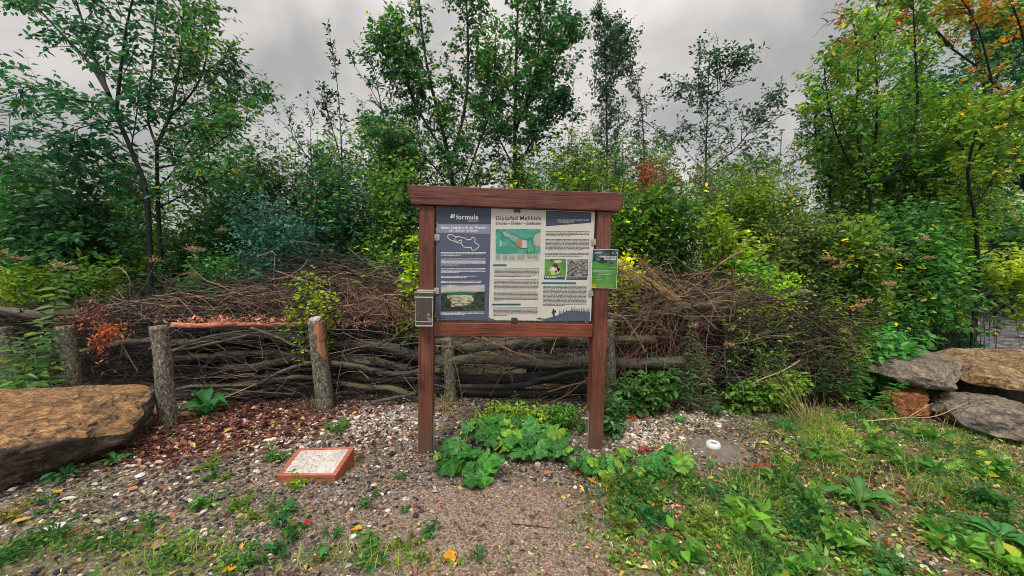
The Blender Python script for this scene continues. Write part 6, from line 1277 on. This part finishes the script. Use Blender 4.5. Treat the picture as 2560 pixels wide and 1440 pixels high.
# --- rosettes and small weeds
def rosette(label, px, py, n, L_m, wr, pal_, rise=.6, seed=0, cat='plant', name='rosette_plant', group=None, lift=0):
    rg = np.random.default_rng(seed); b_ = ground(px, py); root = thing(name, b_, label, cat, group); K = 7
    g = Geo()
    for q in range(n):
        a = q*2.4+rg.normal()*.3; L_ = L_m*rg.uniform(.55, 1.1); up_ = rise*rg.uniform(.5, 1.3); d = np.array([math.cos(a), math.sin(a), 0]); s = np.array([-d[1], d[0], 0])
        t = np.linspace(0, 1, K); cen = b_+d[None]*(t*L_)[:, None]*(1/(1+.3*up_))+np.array([0, 0, 1.])*(L_*up_*(t-.75*t*t))[:, None]+[0, 0, .012]
        w_ = L_*wr*np.array([.06, .10, .40, .5, .44, .28, .02])*rg.uniform(.75, 1.2, K); ruf = rg.normal(size=(K, 2))*L_*.035
        l = cen+s*w_[:, None]+[0, 0, 1]*(w_*.35+ruf[:, 0])[:, None]; r = cen-s*w_[:, None]+[0, 0, 1]*(w_*.35+ruf[:, 1])[:, None]
        V = np.concatenate([l, cen, r]); i_ = np.arange(K-1); F = np.concatenate([np.stack([i_, i_+1, i_+1+K, i_+K], 1), np.stack([i_+K, i_+1+K, i_+1+2*K, i_+2*K], 1)])
        c_ = leafcol(cen[:1], pal_, .2, 2, seed)[0]; C = np.tile(c_, (3*K, 1)); C[K:2*K] *= 1.5; g.add(V, F, 0, C)
    g.build('leaves', M['leaf'], root, smooth=True); return root
DOCK = ((.02, .11, .035), (.06, .22, .055)); SMW = ((.04, .14, .04), (.11, .24, .06)); LIM = ((.13, .24, .03), (.24, .34, .04))
RS = [(520, 1040, 15, .30, .30, DOCK, 1.5, 'large dark green dock plant in the leaf litter between the mottled and the split post'),
      (2150, 1262, 22, .24, .20, SMW, 1.0, 'large dock rosette in the grass below the right boulders'), (2440, 1262, 18, .17, .3, SMW, .8, 'broad leaved rosette near the right edge'), (2400, 1178, 5, .16, .5, ((.12, .3, .08), (.2, .4, .12)), .3, 'plant with wide pale green leaf lying flat in front of the lowest right block'),
      (290, 1160, 10, .12, .3, DOCK, 1.0, 'small green plant in front of the right end of the orange topped boulder'), (165, 1195, 11, .15, .22, DOCK, .9, 'spiky green plant at the foot of the orange topped boulder'), (680, 1160, 9, .13, .3, SMW, .9, 'green weed left of the display plinth'),
      (535, 1165, 9, .12, .18, LIM, .6, 'small pale weed on the gravel midway between boulder and plinth'), (848, 1075, 12, .13, .25, SMW, .9, 'weed on the pale gravel above the plinth'), (600, 1268, 12, .09, .4, LIM, .7, 'lime green weed on the open gravel left of the centre'),
      (735, 1222, 9, .10, .4, LIM, .7, 'lime green weed just below the plinth'), (700, 1295, 14, .12, .3, ((.04, .16, .06), (.1, .24, .1)), .5, 'dark small leaved weed in the gravel below the plinth'), (918, 1362, 14, .10, .35, SMW, .6, 'compact green weed in the gravel near the bottom middle'),
      (1195, 1400, 16, .07, .14, DOCK, 1.6, 'tuft of short green leaves near the orange leaf at the bottom'), (505, 1265, 10, .12, .35, SMW, .5, 'small weed on the gravel left of the lime green one'), (390, 1320, 9, .10, .25, SMW, .5, 'small dull weed on the gravel at lower left'),
      (610, 1425, 12, .10, .4, SMW, .7, 'green weed at the bottom edge beside yellow leaves'), (420, 1400, 7, .09, .4, SMW, .5, 'two leaved seedling clump at lower left'), (925, 1255, 8, .09, .3, SMW, .6, 'small weed right of the plinth on open gravel'),
      (1110, 1172, 8, .10, .35, SMW, .6, 'small weed left of the butterbur leaves'), (1880, 1395, 14, .15, .22, SMW, .8, 'grassy green weed at the bottom right of the middle'), (1770, 1350, 10, .10, .35, LIM, .6, 'light green weed on the border of sand and grass'),
      (1590, 1235, 16, .16, .10, SMW, .9, 'grey green spiky tuft below the right post'), (1960, 1075, 10, .17, .25, DOCK, .9, 'dark broad leaved weed right of the round concrete cover'), (1700, 1055, 10, .12, .3, DOCK, 1.2, 'upright dark weed above the wide star like leaf'),
      (1790, 1040, 12, .16, .28, DOCK, 1.2, 'dark leafy rosette at the foot of the stack behind the concrete cover'), (2010, 1330, 12, .15, .2, SMW, .8, 'long leaved weed in the right grass'), (2330, 1330, 12, .16, .2, SMW, .8, 'spreading weed in the lower right grass'),
      (2500, 1350, 12, .2, .3, DOCK, .7, 'dark green weed in the lower right corner'), (60, 1390, 14, .16, .2, SMW, .7, 'ragged green plant in the lower left corner'), (150, 1340, 12, .12, .2, SMW, .6, 'grass green weed above the lower left corner'), (1955, 1160, 12, .12, .25, LIM, .8, 'lime green tuft right of the pipe end'),
      (2230, 1420, 12, .14, .25, SMW, .6, 'low weed at the bottom edge right of the middle'), (30, 1290, 9, .08, .3, ((.2, .22, .03), (.3, .26, .04)), .5, 'yellowing weed at the left edge below the boulder'), (1250, 1000+40, 10, .10, .3, LIM, .9, 'bright rosette behind the butterbur leaves'), (1460, 1075, 10, .12, .3, SMW, .9, 'weed between the butterbur and the right post')]
def herb(label, px, py, h, leafL, wr, pal_, seed, name='small_weed', cat='weed', group=None, ns_=6):
    rg = np.random.default_rng(seed); b_ = ground(px, py); root = thing(name, b_, label, cat, group); g = Geo()
    P0 = b_+rg.normal(size=(ns_, 3))*np.array([h*.22, h*.22, 0]); d = nrm(rg.normal(size=(ns_, 3))*[1, 1, .2]+[0, 0, .75]); Q = level(P0, d, h*rg.uniform(.5, 1.25, ns_), 6, rg, .15, .25); Q[..., 2] = np.maximum(Q[..., 2], b_[2]+.006)
    g.add(*tubes(Q, np.full((ns_, 6), .0012), 4), 1, np.array(pal_[0]))
    V, F, C = leafset(Q, max(7, int(8*h/leafL*.8)), rg, leafL, wr, pal_, .04, .1, .1, .25, 6, 0, .6, seed, .1, .25, .25); g.add(V, F, 0, C); g.build('leaves', [M['leaf'], M['twig']], root); return root
for k, (px, py, n_, L_, wr, pl__, ri, lab) in enumerate(RS):
    if pl__ is not DOCK and 'dock' not in lab and 'flat' not in lab: herb(lab, px, py, L_*.72, L_*.33, .5 if wr > .24 else .28, pl__, 1100+k, ns_=max(4, int(n_*.7))); continue
    rosette(lab, px, py, n_, L_*1.05, wr, pl__, ri, 1100+k, name='dock_plant' if 'dock' in lab else 'small_weed', cat='weed')
# plain small weeds
pts_ = []
rg = np.random.default_rng(77)
for _ in range(330):
    if rg.random() < .8: px, py = rg.uniform(1520, 2540), rg.uniform(1130, 1435)
    else: px, py = rg.uniform(20, 1100), rg.uniform(1180, 1435)
    if 680 < px < 900 and 1100 < py < 1215: continue
    q_ = G(px, py)
    if fbm(np.array([[q_[0]*2.2, q_[1]*2.2, 0]]), 2, 81)[0] < -.02: continue
    if px < 380 and py < 1260-(px*.35): continue
    if px > 2380 and py < 1130: continue
    pts_.append((px, py))
SD1 = ((.05, .16, .035), (.20, .34, .055)); SD2 = ((.10, .17, .03), (.20, .26, .05)); SD3 = ((.03, .13, .04), (.07, .23, .07))
hue = ('dull green', 'yellow green', 'dark green')
def where(px, py):
    v = 'along the bottom edge' if py > 1370 else ''
    if px < 380: r = 'near the lower left corner' if py > 1300 else 'below the orange topped boulder'
    elif px < 700: r = 'on the open gravel left of the centre'
    elif px < 1120: r = 'on the gravel below the plinth'
    elif px < 1800: r = 'at the border of sand and grass'
    elif px < 2150: r = 'in the right grass below the concrete cover'
    else: r = 'in the far right grass below the boulders'
    return (r+' '+v).strip()
brd = [(1990, 1230), (2090, 1350), (2290, 1180), (2380, 1380), (1700, 1400), (1850, 1300), (2480, 1200), (2200, 1130), (2520, 1420), (1960, 1420), (2320, 1100), (2060, 1150)]
for k, (px, py) in enumerate(brd):
    w_ = ['left of', 'right of', 'in front of', 'behind'][k % 4]+' the dock rosette' if 1950 < px < 2400 else where(px, py)
    herb(['bright', 'leafy', 'low', 'ragged'][(k//4) % 4]+' broad leaved weed '+w_, px, py, .13, .065, .62, ((.07, .22, .04), (.19, .38, .06), (.4, .4, .06)), 1500+k, ns_=8, group='broad leaved weeds in the right grass')
protos = []
for k, (px, py) in enumerate(pts_):
    if k < 9: c_ = herb(hue[k % 3]+' seedling '+where(px, py), px, py, .045+.014*(k % 4), .024+.004*(k % 3), (.5, .7, .32)[k % 3], (SD1, SD2, SD3)[k % 3], 1300+k, name='seedling', cat='seedling', group='weed seedlings scattered over the ground', ns_=5+k % 4); protos.append(c_); continue
    s_ = protos[k % 9]; c_ = s_.copy(); COL.objects.link(c_); c_.location = ground(px, py); c_.rotation_euler[2] = rg.uniform(0, 6.28)
    f_ = rg.uniform(.5, 1.2)*(1.25 if px > 1500 else .85); c_.scale = (f_, f_, f_*rg.uniform(.7, 1.3)); c_['label'] = hue[k % 3]+' seedling '+where(px, py)
    for ch in s_.children: d_ = ch.copy(); COL.objects.link(d_); d_.parent = c_

# ------------------------------------------------------------------ grass, gravel and litter
def inside_plinth(P): 
    q = np.array([FL, FR, BR, BL])[:, :2]; r = np.zeros(len(P), bool); j = 3
    for i_ in range(4):
        k = ((q[i_, 1] > P[:, 1]) != (q[j, 1] > P[:, 1])) & (P[:, 0] < (q[j, 0]-q[i_, 0])*(P[:, 1]-q[i_, 1])/(q[j, 1]-q[i_, 1])+q[i_, 0]); r ^= k; j = i_
    return r | (np.hypot(P[:, 0]-dc[0], P[:, 1]-dc[1]*1.0) < .15)
def field(n, fn, seed, x0=-4.2, x1=5.2, y0=1.45, y1=4.6, near=True):
    rg = np.random.default_rng(seed); P = np.stack([rg.uniform(x0, x1, n), y0+(y1-y0)*rg.random(n)**(1.25 if near else 1)], -1)
    w_ = fn(P[:, 0], P[:, 1]); k = rg.random(n) < w_; P = P[k & ~inside_plinth(P)]; return P, rg
def clump(P, s, seed): return fbm(np.stack([P[:, 0]*s, P[:, 1]*s, P[:, 0]*0], -1), 3, seed)
ico = np.array([(0, 0, 1), (.89, 0, .45), (.28, .85, .45), (-.72, .53, .45), (-.72, -.53, .45), (.28, -.85, .45), (.72, .53, -.45), (-.28, .85, -.45), (-.89, 0, -.45), (-.28, -.85, -.45), (.72, -.53, -.45), (0, 0, -1)])
icf = np.array([(0,1,2),(0,2,3),(0,3,4),(0,4,5),(0,5,1),(1,6,2),(2,7,3),(3,8,4),(4,9,5),(5,10,1),(2,6,7),(3,7,8),(4,8,9),(5,9,10),(1,10,6),(6,11,7),(7,11,8),(8,11,9),(9,11,10),(10,11,6)])
def stones(P, rg, s0, s1, pal_, wgt, flat=.55, pw=2.2):
    n = len(P); s = s0+(s1-s0)*rg.random(n)**pw; V = ico[None]*(1+rg.normal(size=(n, 12, 1))*.16)*np.stack([s*rg.uniform(.7, 1.4, n), s*rg.uniform(.6, 1.1, n), s*flat*rg.uniform(.6, 1.3, n)], -1)[:, None]
    a = rg.uniform(0, 6.28, n); c, s_ = np.cos(a)[:, None], np.sin(a)[:, None]; x_ = V[..., 0]*c-V[..., 1]*s_; y_ = V[..., 0]*s_+V[..., 1]*c
    V = np.stack([x_+P[:, :1], y_+P[:, 1:2], V[..., 2]+(gz(P[:, 0], P[:, 1])+s*.18)[:, None]], -1)
    C = np.array(pal_)[rg.choice(len(pal_), n, p=np.array(wgt)/sum(wgt))]*np.exp(rg.normal(0, .22, (n, 1)))
    return V.reshape(-1, 3), (icf[None]+np.arange(n)[:, None, None]*12).reshape(-1, 3), np.repeat(C, 12, 0)
g = Geo()
SC = [(.028, .030, .036), (.07, .06, .056), (.23, .17, .115), (.42, .30, .21), (.62, .55, .47), (.30, .12, .08)]
P, rg = field(95000, lambda x, y: np.clip(.55-.75*zones(x, y)['b']-.35*zones(x, y)['g'], .0, 1)*(y < 4.2), 1); g.add(*(lambda a: (a[0], a[1], 0, a[2]))(stones(P, rg, .0035, .019, SC, (7, 5, 3, 2.4, 1.6, .8), pw=2.8)))
P, rg = field(36000, lambda x, y: np.clip(zones(x, y)['w'], 0, 1), 2, y0=2.2); g.add(*(lambda a: (a[0], a[1], 0, a[2]))(stones(P, rg, .006, .024, [(.68, .61, .54), (.54, .43, .36), (.44, .26, .2), (.2, .15, .13), (.66, .6, .5)], (5, 3, 2, 2, 2))))
P, rg = field(40000, lambda x, y: np.clip(.7*zones(x, y)['b']+.04, 0, 1), 3, y1=3); g.add(*(lambda a: (a[0], a[1], 0, a[2]))(stones(P, rg, .0025, .010, [(.33, .23, .18), (.48, .35, .28), (.12, .09, .08), (.20, .14, .11)], (4, 2, 3, 3))))
rg = np.random.default_rng(4); q_ = np.array([G(a, b)[:2] for a, b in zip(rg.uniform(2420, 2640, 700), rg.uniform(800, 905, 700))]); g.add(*(lambda a: (a[0], a[1], 0, a[2]))(stones(q_, rg, .02, .09, [(.10, .10, .11), (.05, .05, .06), (.36, .28, .24), (.25, .12, .1)], (5, 5, 2, 1))))
tag(g.build('gravel', M['stone'], None), 'loose gravel and small limestone chips on the ground', 'gravel', kind='stuff')
# larger single stones
rg = np.random.default_rng(9); P = []
bigs = [(1265, 1160, .035), (1012, 1247, .03), (510, 1282, .035), (945, 1165, .035), (590, 1055, .04), (1345, 1165, .05), (935, 1215, .035), (140, 1322, .06), (310, 1300, .04), (350, 1190, .045), (1640, 1030, .05), (1670, 1045, .045), (1700, 1060, .04), (1540, 1105, .03), (1585, 1110, .03), (970, 1275, .028),
        (1620, 1085, .035), (640, 1180, .03), (380, 1165, .03), (880, 1275, .025), (1060, 1075, .035), (1085, 1060, .03), (2060, 1295, .04), (1930, 1045, .04), (2040, 1340, .035), (2230, 1395, .05), (1735, 1420, .03), (1755, 1435, .03), (330, 1165, .035), (1725, 1165, .03)]
stone_labels = {5: 'upright pale stone standing between the butterbur plants under the board', 7: 'long pale flat stone at lower left', 4: 'grey flat stone on the red litter right of the boulder', 25: 'pale flat stone in the lower right grass', 10: 'white stone heap at the foot of the stack right of the board'}
for k, (px, py, s_) in enumerate(bigs):
    p = ground(px, py); V, F, C = stones(p[None, :2], np.random.default_rng(k+50), s_*.78, s_*.78, [(.56, .52, .46) if k != 4 else (.2, .2, .2)], (1,), .75 if k == 5 else .4)
    o = mk('stone', V, F, M['stone'], None, col=C, org=p, smooth=True); bm_ = o.modifiers.new('s', 'SUBSURF'); bm_.levels = bm_.render_levels = 1
    tag(o, stone_labels.get(k, 'pale limestone piece lying on the gravel among smaller stones'), 'stone', None if k in stone_labels else 'larger pale stones on the ground')
# litter of small fallen leaves
g = Geo()
def litter(n, fn, seed, size, pal_, wgt, y0=1.5, y1=4.5):
    P, rg = field(n, fn, seed, y0=y0, y1=y1); m_ = len(P); z_ = gz(P[:, 0], P[:, 1])+rg.uniform(.006, .022, m_); P3 = np.concatenate([P, z_[:, None]], 1)
    d = rg.normal(size=(m_, 3)); d[:, 2] *= .22; nn = rg.normal(size=(m_, 3))*.38+[0, 0, 1]; L_ = size*rg.uniform(.5, 1.3, m_)
    c = np.array(pal_)[rg.choice(len(pal_), m_, p=np.array(wgt)/sum(wgt))]*np.exp(rg.normal(0, .25, (m_, 1)))
    V, F, C = leaves(P3, d, nn, L_, L_*.55, c, .3, .25); g.add(V, F, 0, C)
LIT = [(.25, .085, .06), (.15, .05, .04), (.34, .18, .12), (.08, .035, .03), (.5, .42, .12), (.52, .33, .24)]
litter(17000, lambda x, y: np.clip(zones(x, y)['r']*1.0, 0, 1), 21, .055, LIT, (4, 5, 2, 8, .8, 1), y0=2.3)
litter(14000, lambda x, y: .25+0*x, 22, .034, [(.30, .12, .07), (.45, .38, .12), (.55, .30, .10), (.12, .06, .04), (.5, .48, .38), (.22, .3, .08)], (4, 2, 1.5, 4, 1.5, 1.5))
litter(26000, lambda x, y: np.clip(zones(x, y)['g']*.6, 0, 1)*(x > .4), 23, .034, [(.42, .15, .06), (.55, .48, .12), (.14, .07, .04), (.5, .5, .42), (.3, .38, .12), (.36, .22, .13)], (3, 2, 4, 1.5, 3, 4))
tag(g.build('leaf_litter', M['dryleaf'], None), 'small red brown and yellow fallen leaves covering the ground', 'leaf litter', kind='stuff')
# single larger fallen leaves
def fallen(px, py, L_, col, label, group=None, seed=0, wr=.6):
    rg = np.random.default_rng(seed); p = ground(px, py)+[0, 0, .012]; a = rg.uniform(0, 6.28); K = 9; t = np.linspace(0, 1, K); d = np.array([math.cos(a), math.sin(a), 0]); s = np.array([-d[1], d[0], 0])
    w_ = L_*wr*.5*np.sin(np.pi*t**.8)**.8*(1+.12*rg.normal(size=K)); w_[0] = .001; w_[-1] = .001
    cen = p+d*((t-.5)*L_)[:, None]+np.array([0, 0, 1])*(L_*.25*(t-.5)**2*rg.uniform(-.2, 1))[:, None]
    V = np.concatenate([cen+s*w_[:, None]+[0, 0, 1]*(w_*rg.uniform(.0, .5))[:, None], cen, cen-s*w_[:, None]+[0, 0, 1]*(w_*rg.uniform(.0, .5))[:, None]]); i_ = np.arange(K-1)
    V[:, 2] = np.maximum(V[:, 2], p[2]-.006)
    F = np.concatenate([np.stack([i_, i_+1, i_+1+K, i_+K], 1), np.stack([i_+K, i_+1+K, i_+1+2*K, i_+2*K], 1)]); C = np.tile(np.array(col), (3*K, 1)); C[K:2*K] *= .7
    o = mk('fallen_leaf', V, F, M['dryleaf'], None, col=C, org=p, smooth=True); tag(o, label, 'leaf', group)
YL = (.70, .36, .02); PALE = (.55, .58, .48)
for k, (px, py, L_, c_, lab) in enumerate([(1127, 1400, .085, (.80, .33, .02), 'bright orange yellow leaf lying alone on the gravel at the bottom middle'), (892, 1328, .05, YL, 'small yellow leaf beside the compact green weed'), (577, 1428, .07, YL, 'yellow leaf at the bottom edge left of the middle'), (395, 1367, .075, (.50, .24, .18), 'dull pink leaf lying on the gravel at lower left'),
        (768, 1312, .055, (.35, .03, .03), 'dark red leaf on the gravel below the plinth'), (145, 1230, .05, YL, 'yellow leaf below the orange topped boulder'), (55, 1305, .06, (.6, .36, .06), 'tan yellow leaf near the left edge'), (2045, 1345, .085, PALE, 'pale silvery leaf in the right grass'), (2240, 1395, .11, PALE, 'largest pale leaf in the lower right grass'),
        (1830, 1245, .10, PALE, 'pale crumpled leaf below the round concrete cover'), (2065, 1290, .075, PALE, 'pale leaf among the long leaved weeds'), (1750, 1228, .06, (.45, .15, .05), 'rust brown leaf below the round concrete cover'), (2210, 1272, .06, (.6, .24, .05), 'orange brown leaf below the large dock rosette'),
        (1692, 1345, .06, (.35, .04, .03), 'red leaf on the border of the pinkish gravel'), (1652, 1358, .055, (.50, .14, .08), 'reddish leaf left of the red one on the border of the pinkish gravel'), (1660, 1290, .06, (.40, .18, .09), 'curled brown leaf at the grass edge'), (1840, 1405, .055, (.5, .12, .08), 'small red leaf in the grass at the bottom'), (1926, 1255, .045, (.75, .36, .02), 'orange yellow leaf in the lime green grass'),
        (1365, 1187, .045, (.6, .22, .12), 'orange pink leaf in front of the butterbur plants'), (1480, 1205, .07, (.66, .40, .06), 'yellow lobed leaf below the right post'), (1442, 1185, .05, (.5, .17, .05), 'rusty leaf left of the yellow lobed one'), (330, 1225, .05, (.55, .2, .12), 'salmon coloured leaf left of the middle gravel'), (1110, 1170, .045, (.7, .2, .06), 'orange leaf by the foot of the left post'),
        (1650, 1418, .02, (.75, .65, .02), 'tiny yellow leaf on the bottom gravel'), (170, 1250, .07, PALE, 'pale leaf with green edge below the boulder'), (1620, 1420, .06, (.46, .26, .2), 'dull pink leaf at the bottom beside the sand')]):
    fallen(px, py, L_*1.15, c_, lab, seed=k+5)
# two red leaf sprays lying on the ground
for k, (px, py, lab) in enumerate(((1620, 1132, 'dark red spray of leaves left of the wide star like leaf'), (1580, 1048, 'red spray of fallen leaves behind the right post'), (1925, 1150+20, 'reddish brown crumpled leaves right of the pipe end'))):
    rg = np.random.default_rng(k); b_ = ground(px, py); P = b_+rg.normal(size=(26, 3))*[.05, .035, 0]+[0, 0, .02]; d = rg.normal(size=(26, 3))*[1, 1, .3]; L_ = rg.uniform(.025, .05, 26)
    V, F, C = leaves(P, d, rg.normal(size=P.shape)*.4+[0, 0, 1], L_, L_*.5, np.array((.30, .035, .035) if k == 0 else (.42, .08, .04))*np.exp(rg.normal(0, .25, (26, 1)))); o = mk('leaf_spray', V, F, M['dryleaf'], None, col=C, org=b_); tag(o, lab, 'leaf spray')
# grass
def blades(P, rg, h0, h1, wdt, pal_, lean=.5, acc=0, seed=0):
    n = len(P); K = 4; h = rg.uniform(h0, h1, n)*(.7+.6*np.clip(.5+clump(P, 2.5, 61), 0, 1)); a = rg.uniform(0, 6.28, n); d = np.stack([np.cos(a), np.sin(a), 0*a], -1); s = np.stack([-d[:, 1], d[:, 0], 0*a], -1); t = np.linspace(0, 1, K)
    ln = rg.uniform(.3, 1.6, n)*lean
    C0 = np.concatenate([P, gz(P[:, 0], P[:, 1])[:, None]], 1)[:, None]+d[:, None]*(h*ln)[:, None, None]*(t**1.8)[None, :, None]+np.array([0, 0, 1.])*(h[:, None]*(t-.35*ln[:, None]*t*t)[..., ])[..., None]
    w_ = wdt*(1-t**1.5)[None, :, None]*rg.uniform(.7, 1.3, n)[:, None, None]; V = np.stack([C0+s[:, None]*w_, C0-s[:, None]*w_], 2).reshape(-1, 3)
    b0 = np.arange(n)[:, None]*(2*K); F = np.concatenate([b0+np.array([2*k, 2*k+1, 2*k+3, 2*k+2]) for k in range(K-1)]); c = leafcol(C0[:, 0], pal_, .25, 2.2, seed, acc); return V, F, np.repeat(c, 2*K, 0)
g = Geo()
P, rg = field(170000, lambda x, y: np.clip((zones(x, y)['g']-.2)*1.5, 0, 1)*np.clip(.10+3.2*clump(np.stack([x, y], -1), 2.4, 44), 0.03, 1)*(y < 4.3), 31); g.add(*(lambda a: (a[0], a[1], 0, a[2]))(blades(P, rg, .03, .10, .0022, ((.09, .20, .035), (.30, .40, .05), (.50, .40, .14)), acc=.10, lean=.8)))
P, rg = field(60000, lambda x, y: np.clip(.9*(clump(np.stack([x, y], -1), 2.6, 47)-.24)*2.2, 0, 1)*(y < 3.5)*(1-zones(x, y)['b'].clip(0, 1)), 33); g.add(*(lambda a: (a[0], a[1], 0, a[2]))(blades(P, rg, .02, .05, .0018, ((.08, .15, .04), (.24, .27, .06), (.45, .38, .14)), acc=.2, lean=.9)))
P, rg = field(2600, lambda x, y: (x > 1)*.9, 35, y0=2.3, y1=4.3); g.add(*(lambda a: (a[0], a[1], 0, a[2]))(blades(P, rg, .1, .24, .0018, ((.16, .2, .06), (.34, .28, .12)), lean=.9)))
tag(g.build('grass', M['grass'], None), 'short grass and moss like tufts growing between the stones', 'grass', kind='stuff')
g = Geo()
for sd_, n_, L0, L1, pal__, fn in ((91, 130000, .012, .036, SD1+((.3, .3, .06),), lambda x, y: np.clip((zones(x, y)['g']-.2)*1.2, 0, 1)*np.clip(3.6*clump(np.stack([x, y], -1), 3.2, 71)-.12, 0.02, 1)*(y < 4.3)),
                     (92, 30000, .010, .026, SD2+((.35, .3, .06),), lambda x, y: np.clip(2.6*(clump(np.stack([x, y], -1), 3.4, 73)-.22), 0, 1)*(y < 4.2)*(1-.8*zones(x, y)['b'].clip(0, 1))),
                     (93, 30000, .02, .06, SD3+((.2, .3, .06),), lambda x, y: np.clip((zones(x, y)['g']-.3), 0, 1)*np.clip(3*(clump(np.stack([x, y], -1), 1.7, 75)-.12), 0, 1)*(y < 4.3))):
    P, rg = field(n_, fn, sd_); m_ = len(P); P3 = np.concatenate([P, (gz(P[:, 0], P[:, 1])+rg.uniform(.004, .03, m_)*(L1/.03))[:, None]], 1); d = rg.normal(size=(m_, 3))*[1, 1, .45]; L_ = rg.uniform(L0, L1, m_)
    V, F, C = leaves(P3, d, rg.normal(size=(m_, 3))*.5+[0, 0, 1], L_, L_*rg.uniform(.35, .8, m_), leafcol(P3, pal__, .25, 3, sd_, .04), .3, .2); g.add(V, F, 0, C)
tag(g.build('ground_cover', M['leaf'], None), 'low leafy ground cover in patches between stones and grass', 'ground cover', kind='stuff')
# dry grass tufts at post feet
for k, (px, py, n_, h, c_, lab) in enumerate(((775, 1025, 60, .22, (.42, .27, .15), 'dry tan grass tuft at the left foot of the split post'), (1120, 1035, 50, .22, (.40, .34, .14), 'yellowish dry tuft behind the left post of the board'), (965, 1000, 24, .12, (.25, .22, .1), 'thin dry tuft on the pale gravel below the stack'), (1330, 1035, 60, .14, (.30, .34, .10), 'yellow green grass tuft under the middle of the board'), (2040, 1060, 60, .2, (.36, .26, .14), 'dry brown tuft left of the rust orange block'))):
    rg = np.random.default_rng(k+3); b_ = ground(px, py); P = b_[None, :2]+rg.normal(size=(n_, 2))*.05; V, F, C = blades(P, rg, h*.5, h*1.3, .0018, (tuple(np.array(c_)*.7), c_), lean=.5); o = mk('grass_tuft', V, F, M['grass'], None, col=C, org=b_); tag(o, lab, 'grass tuft')
bpy.context.view_layer.update()
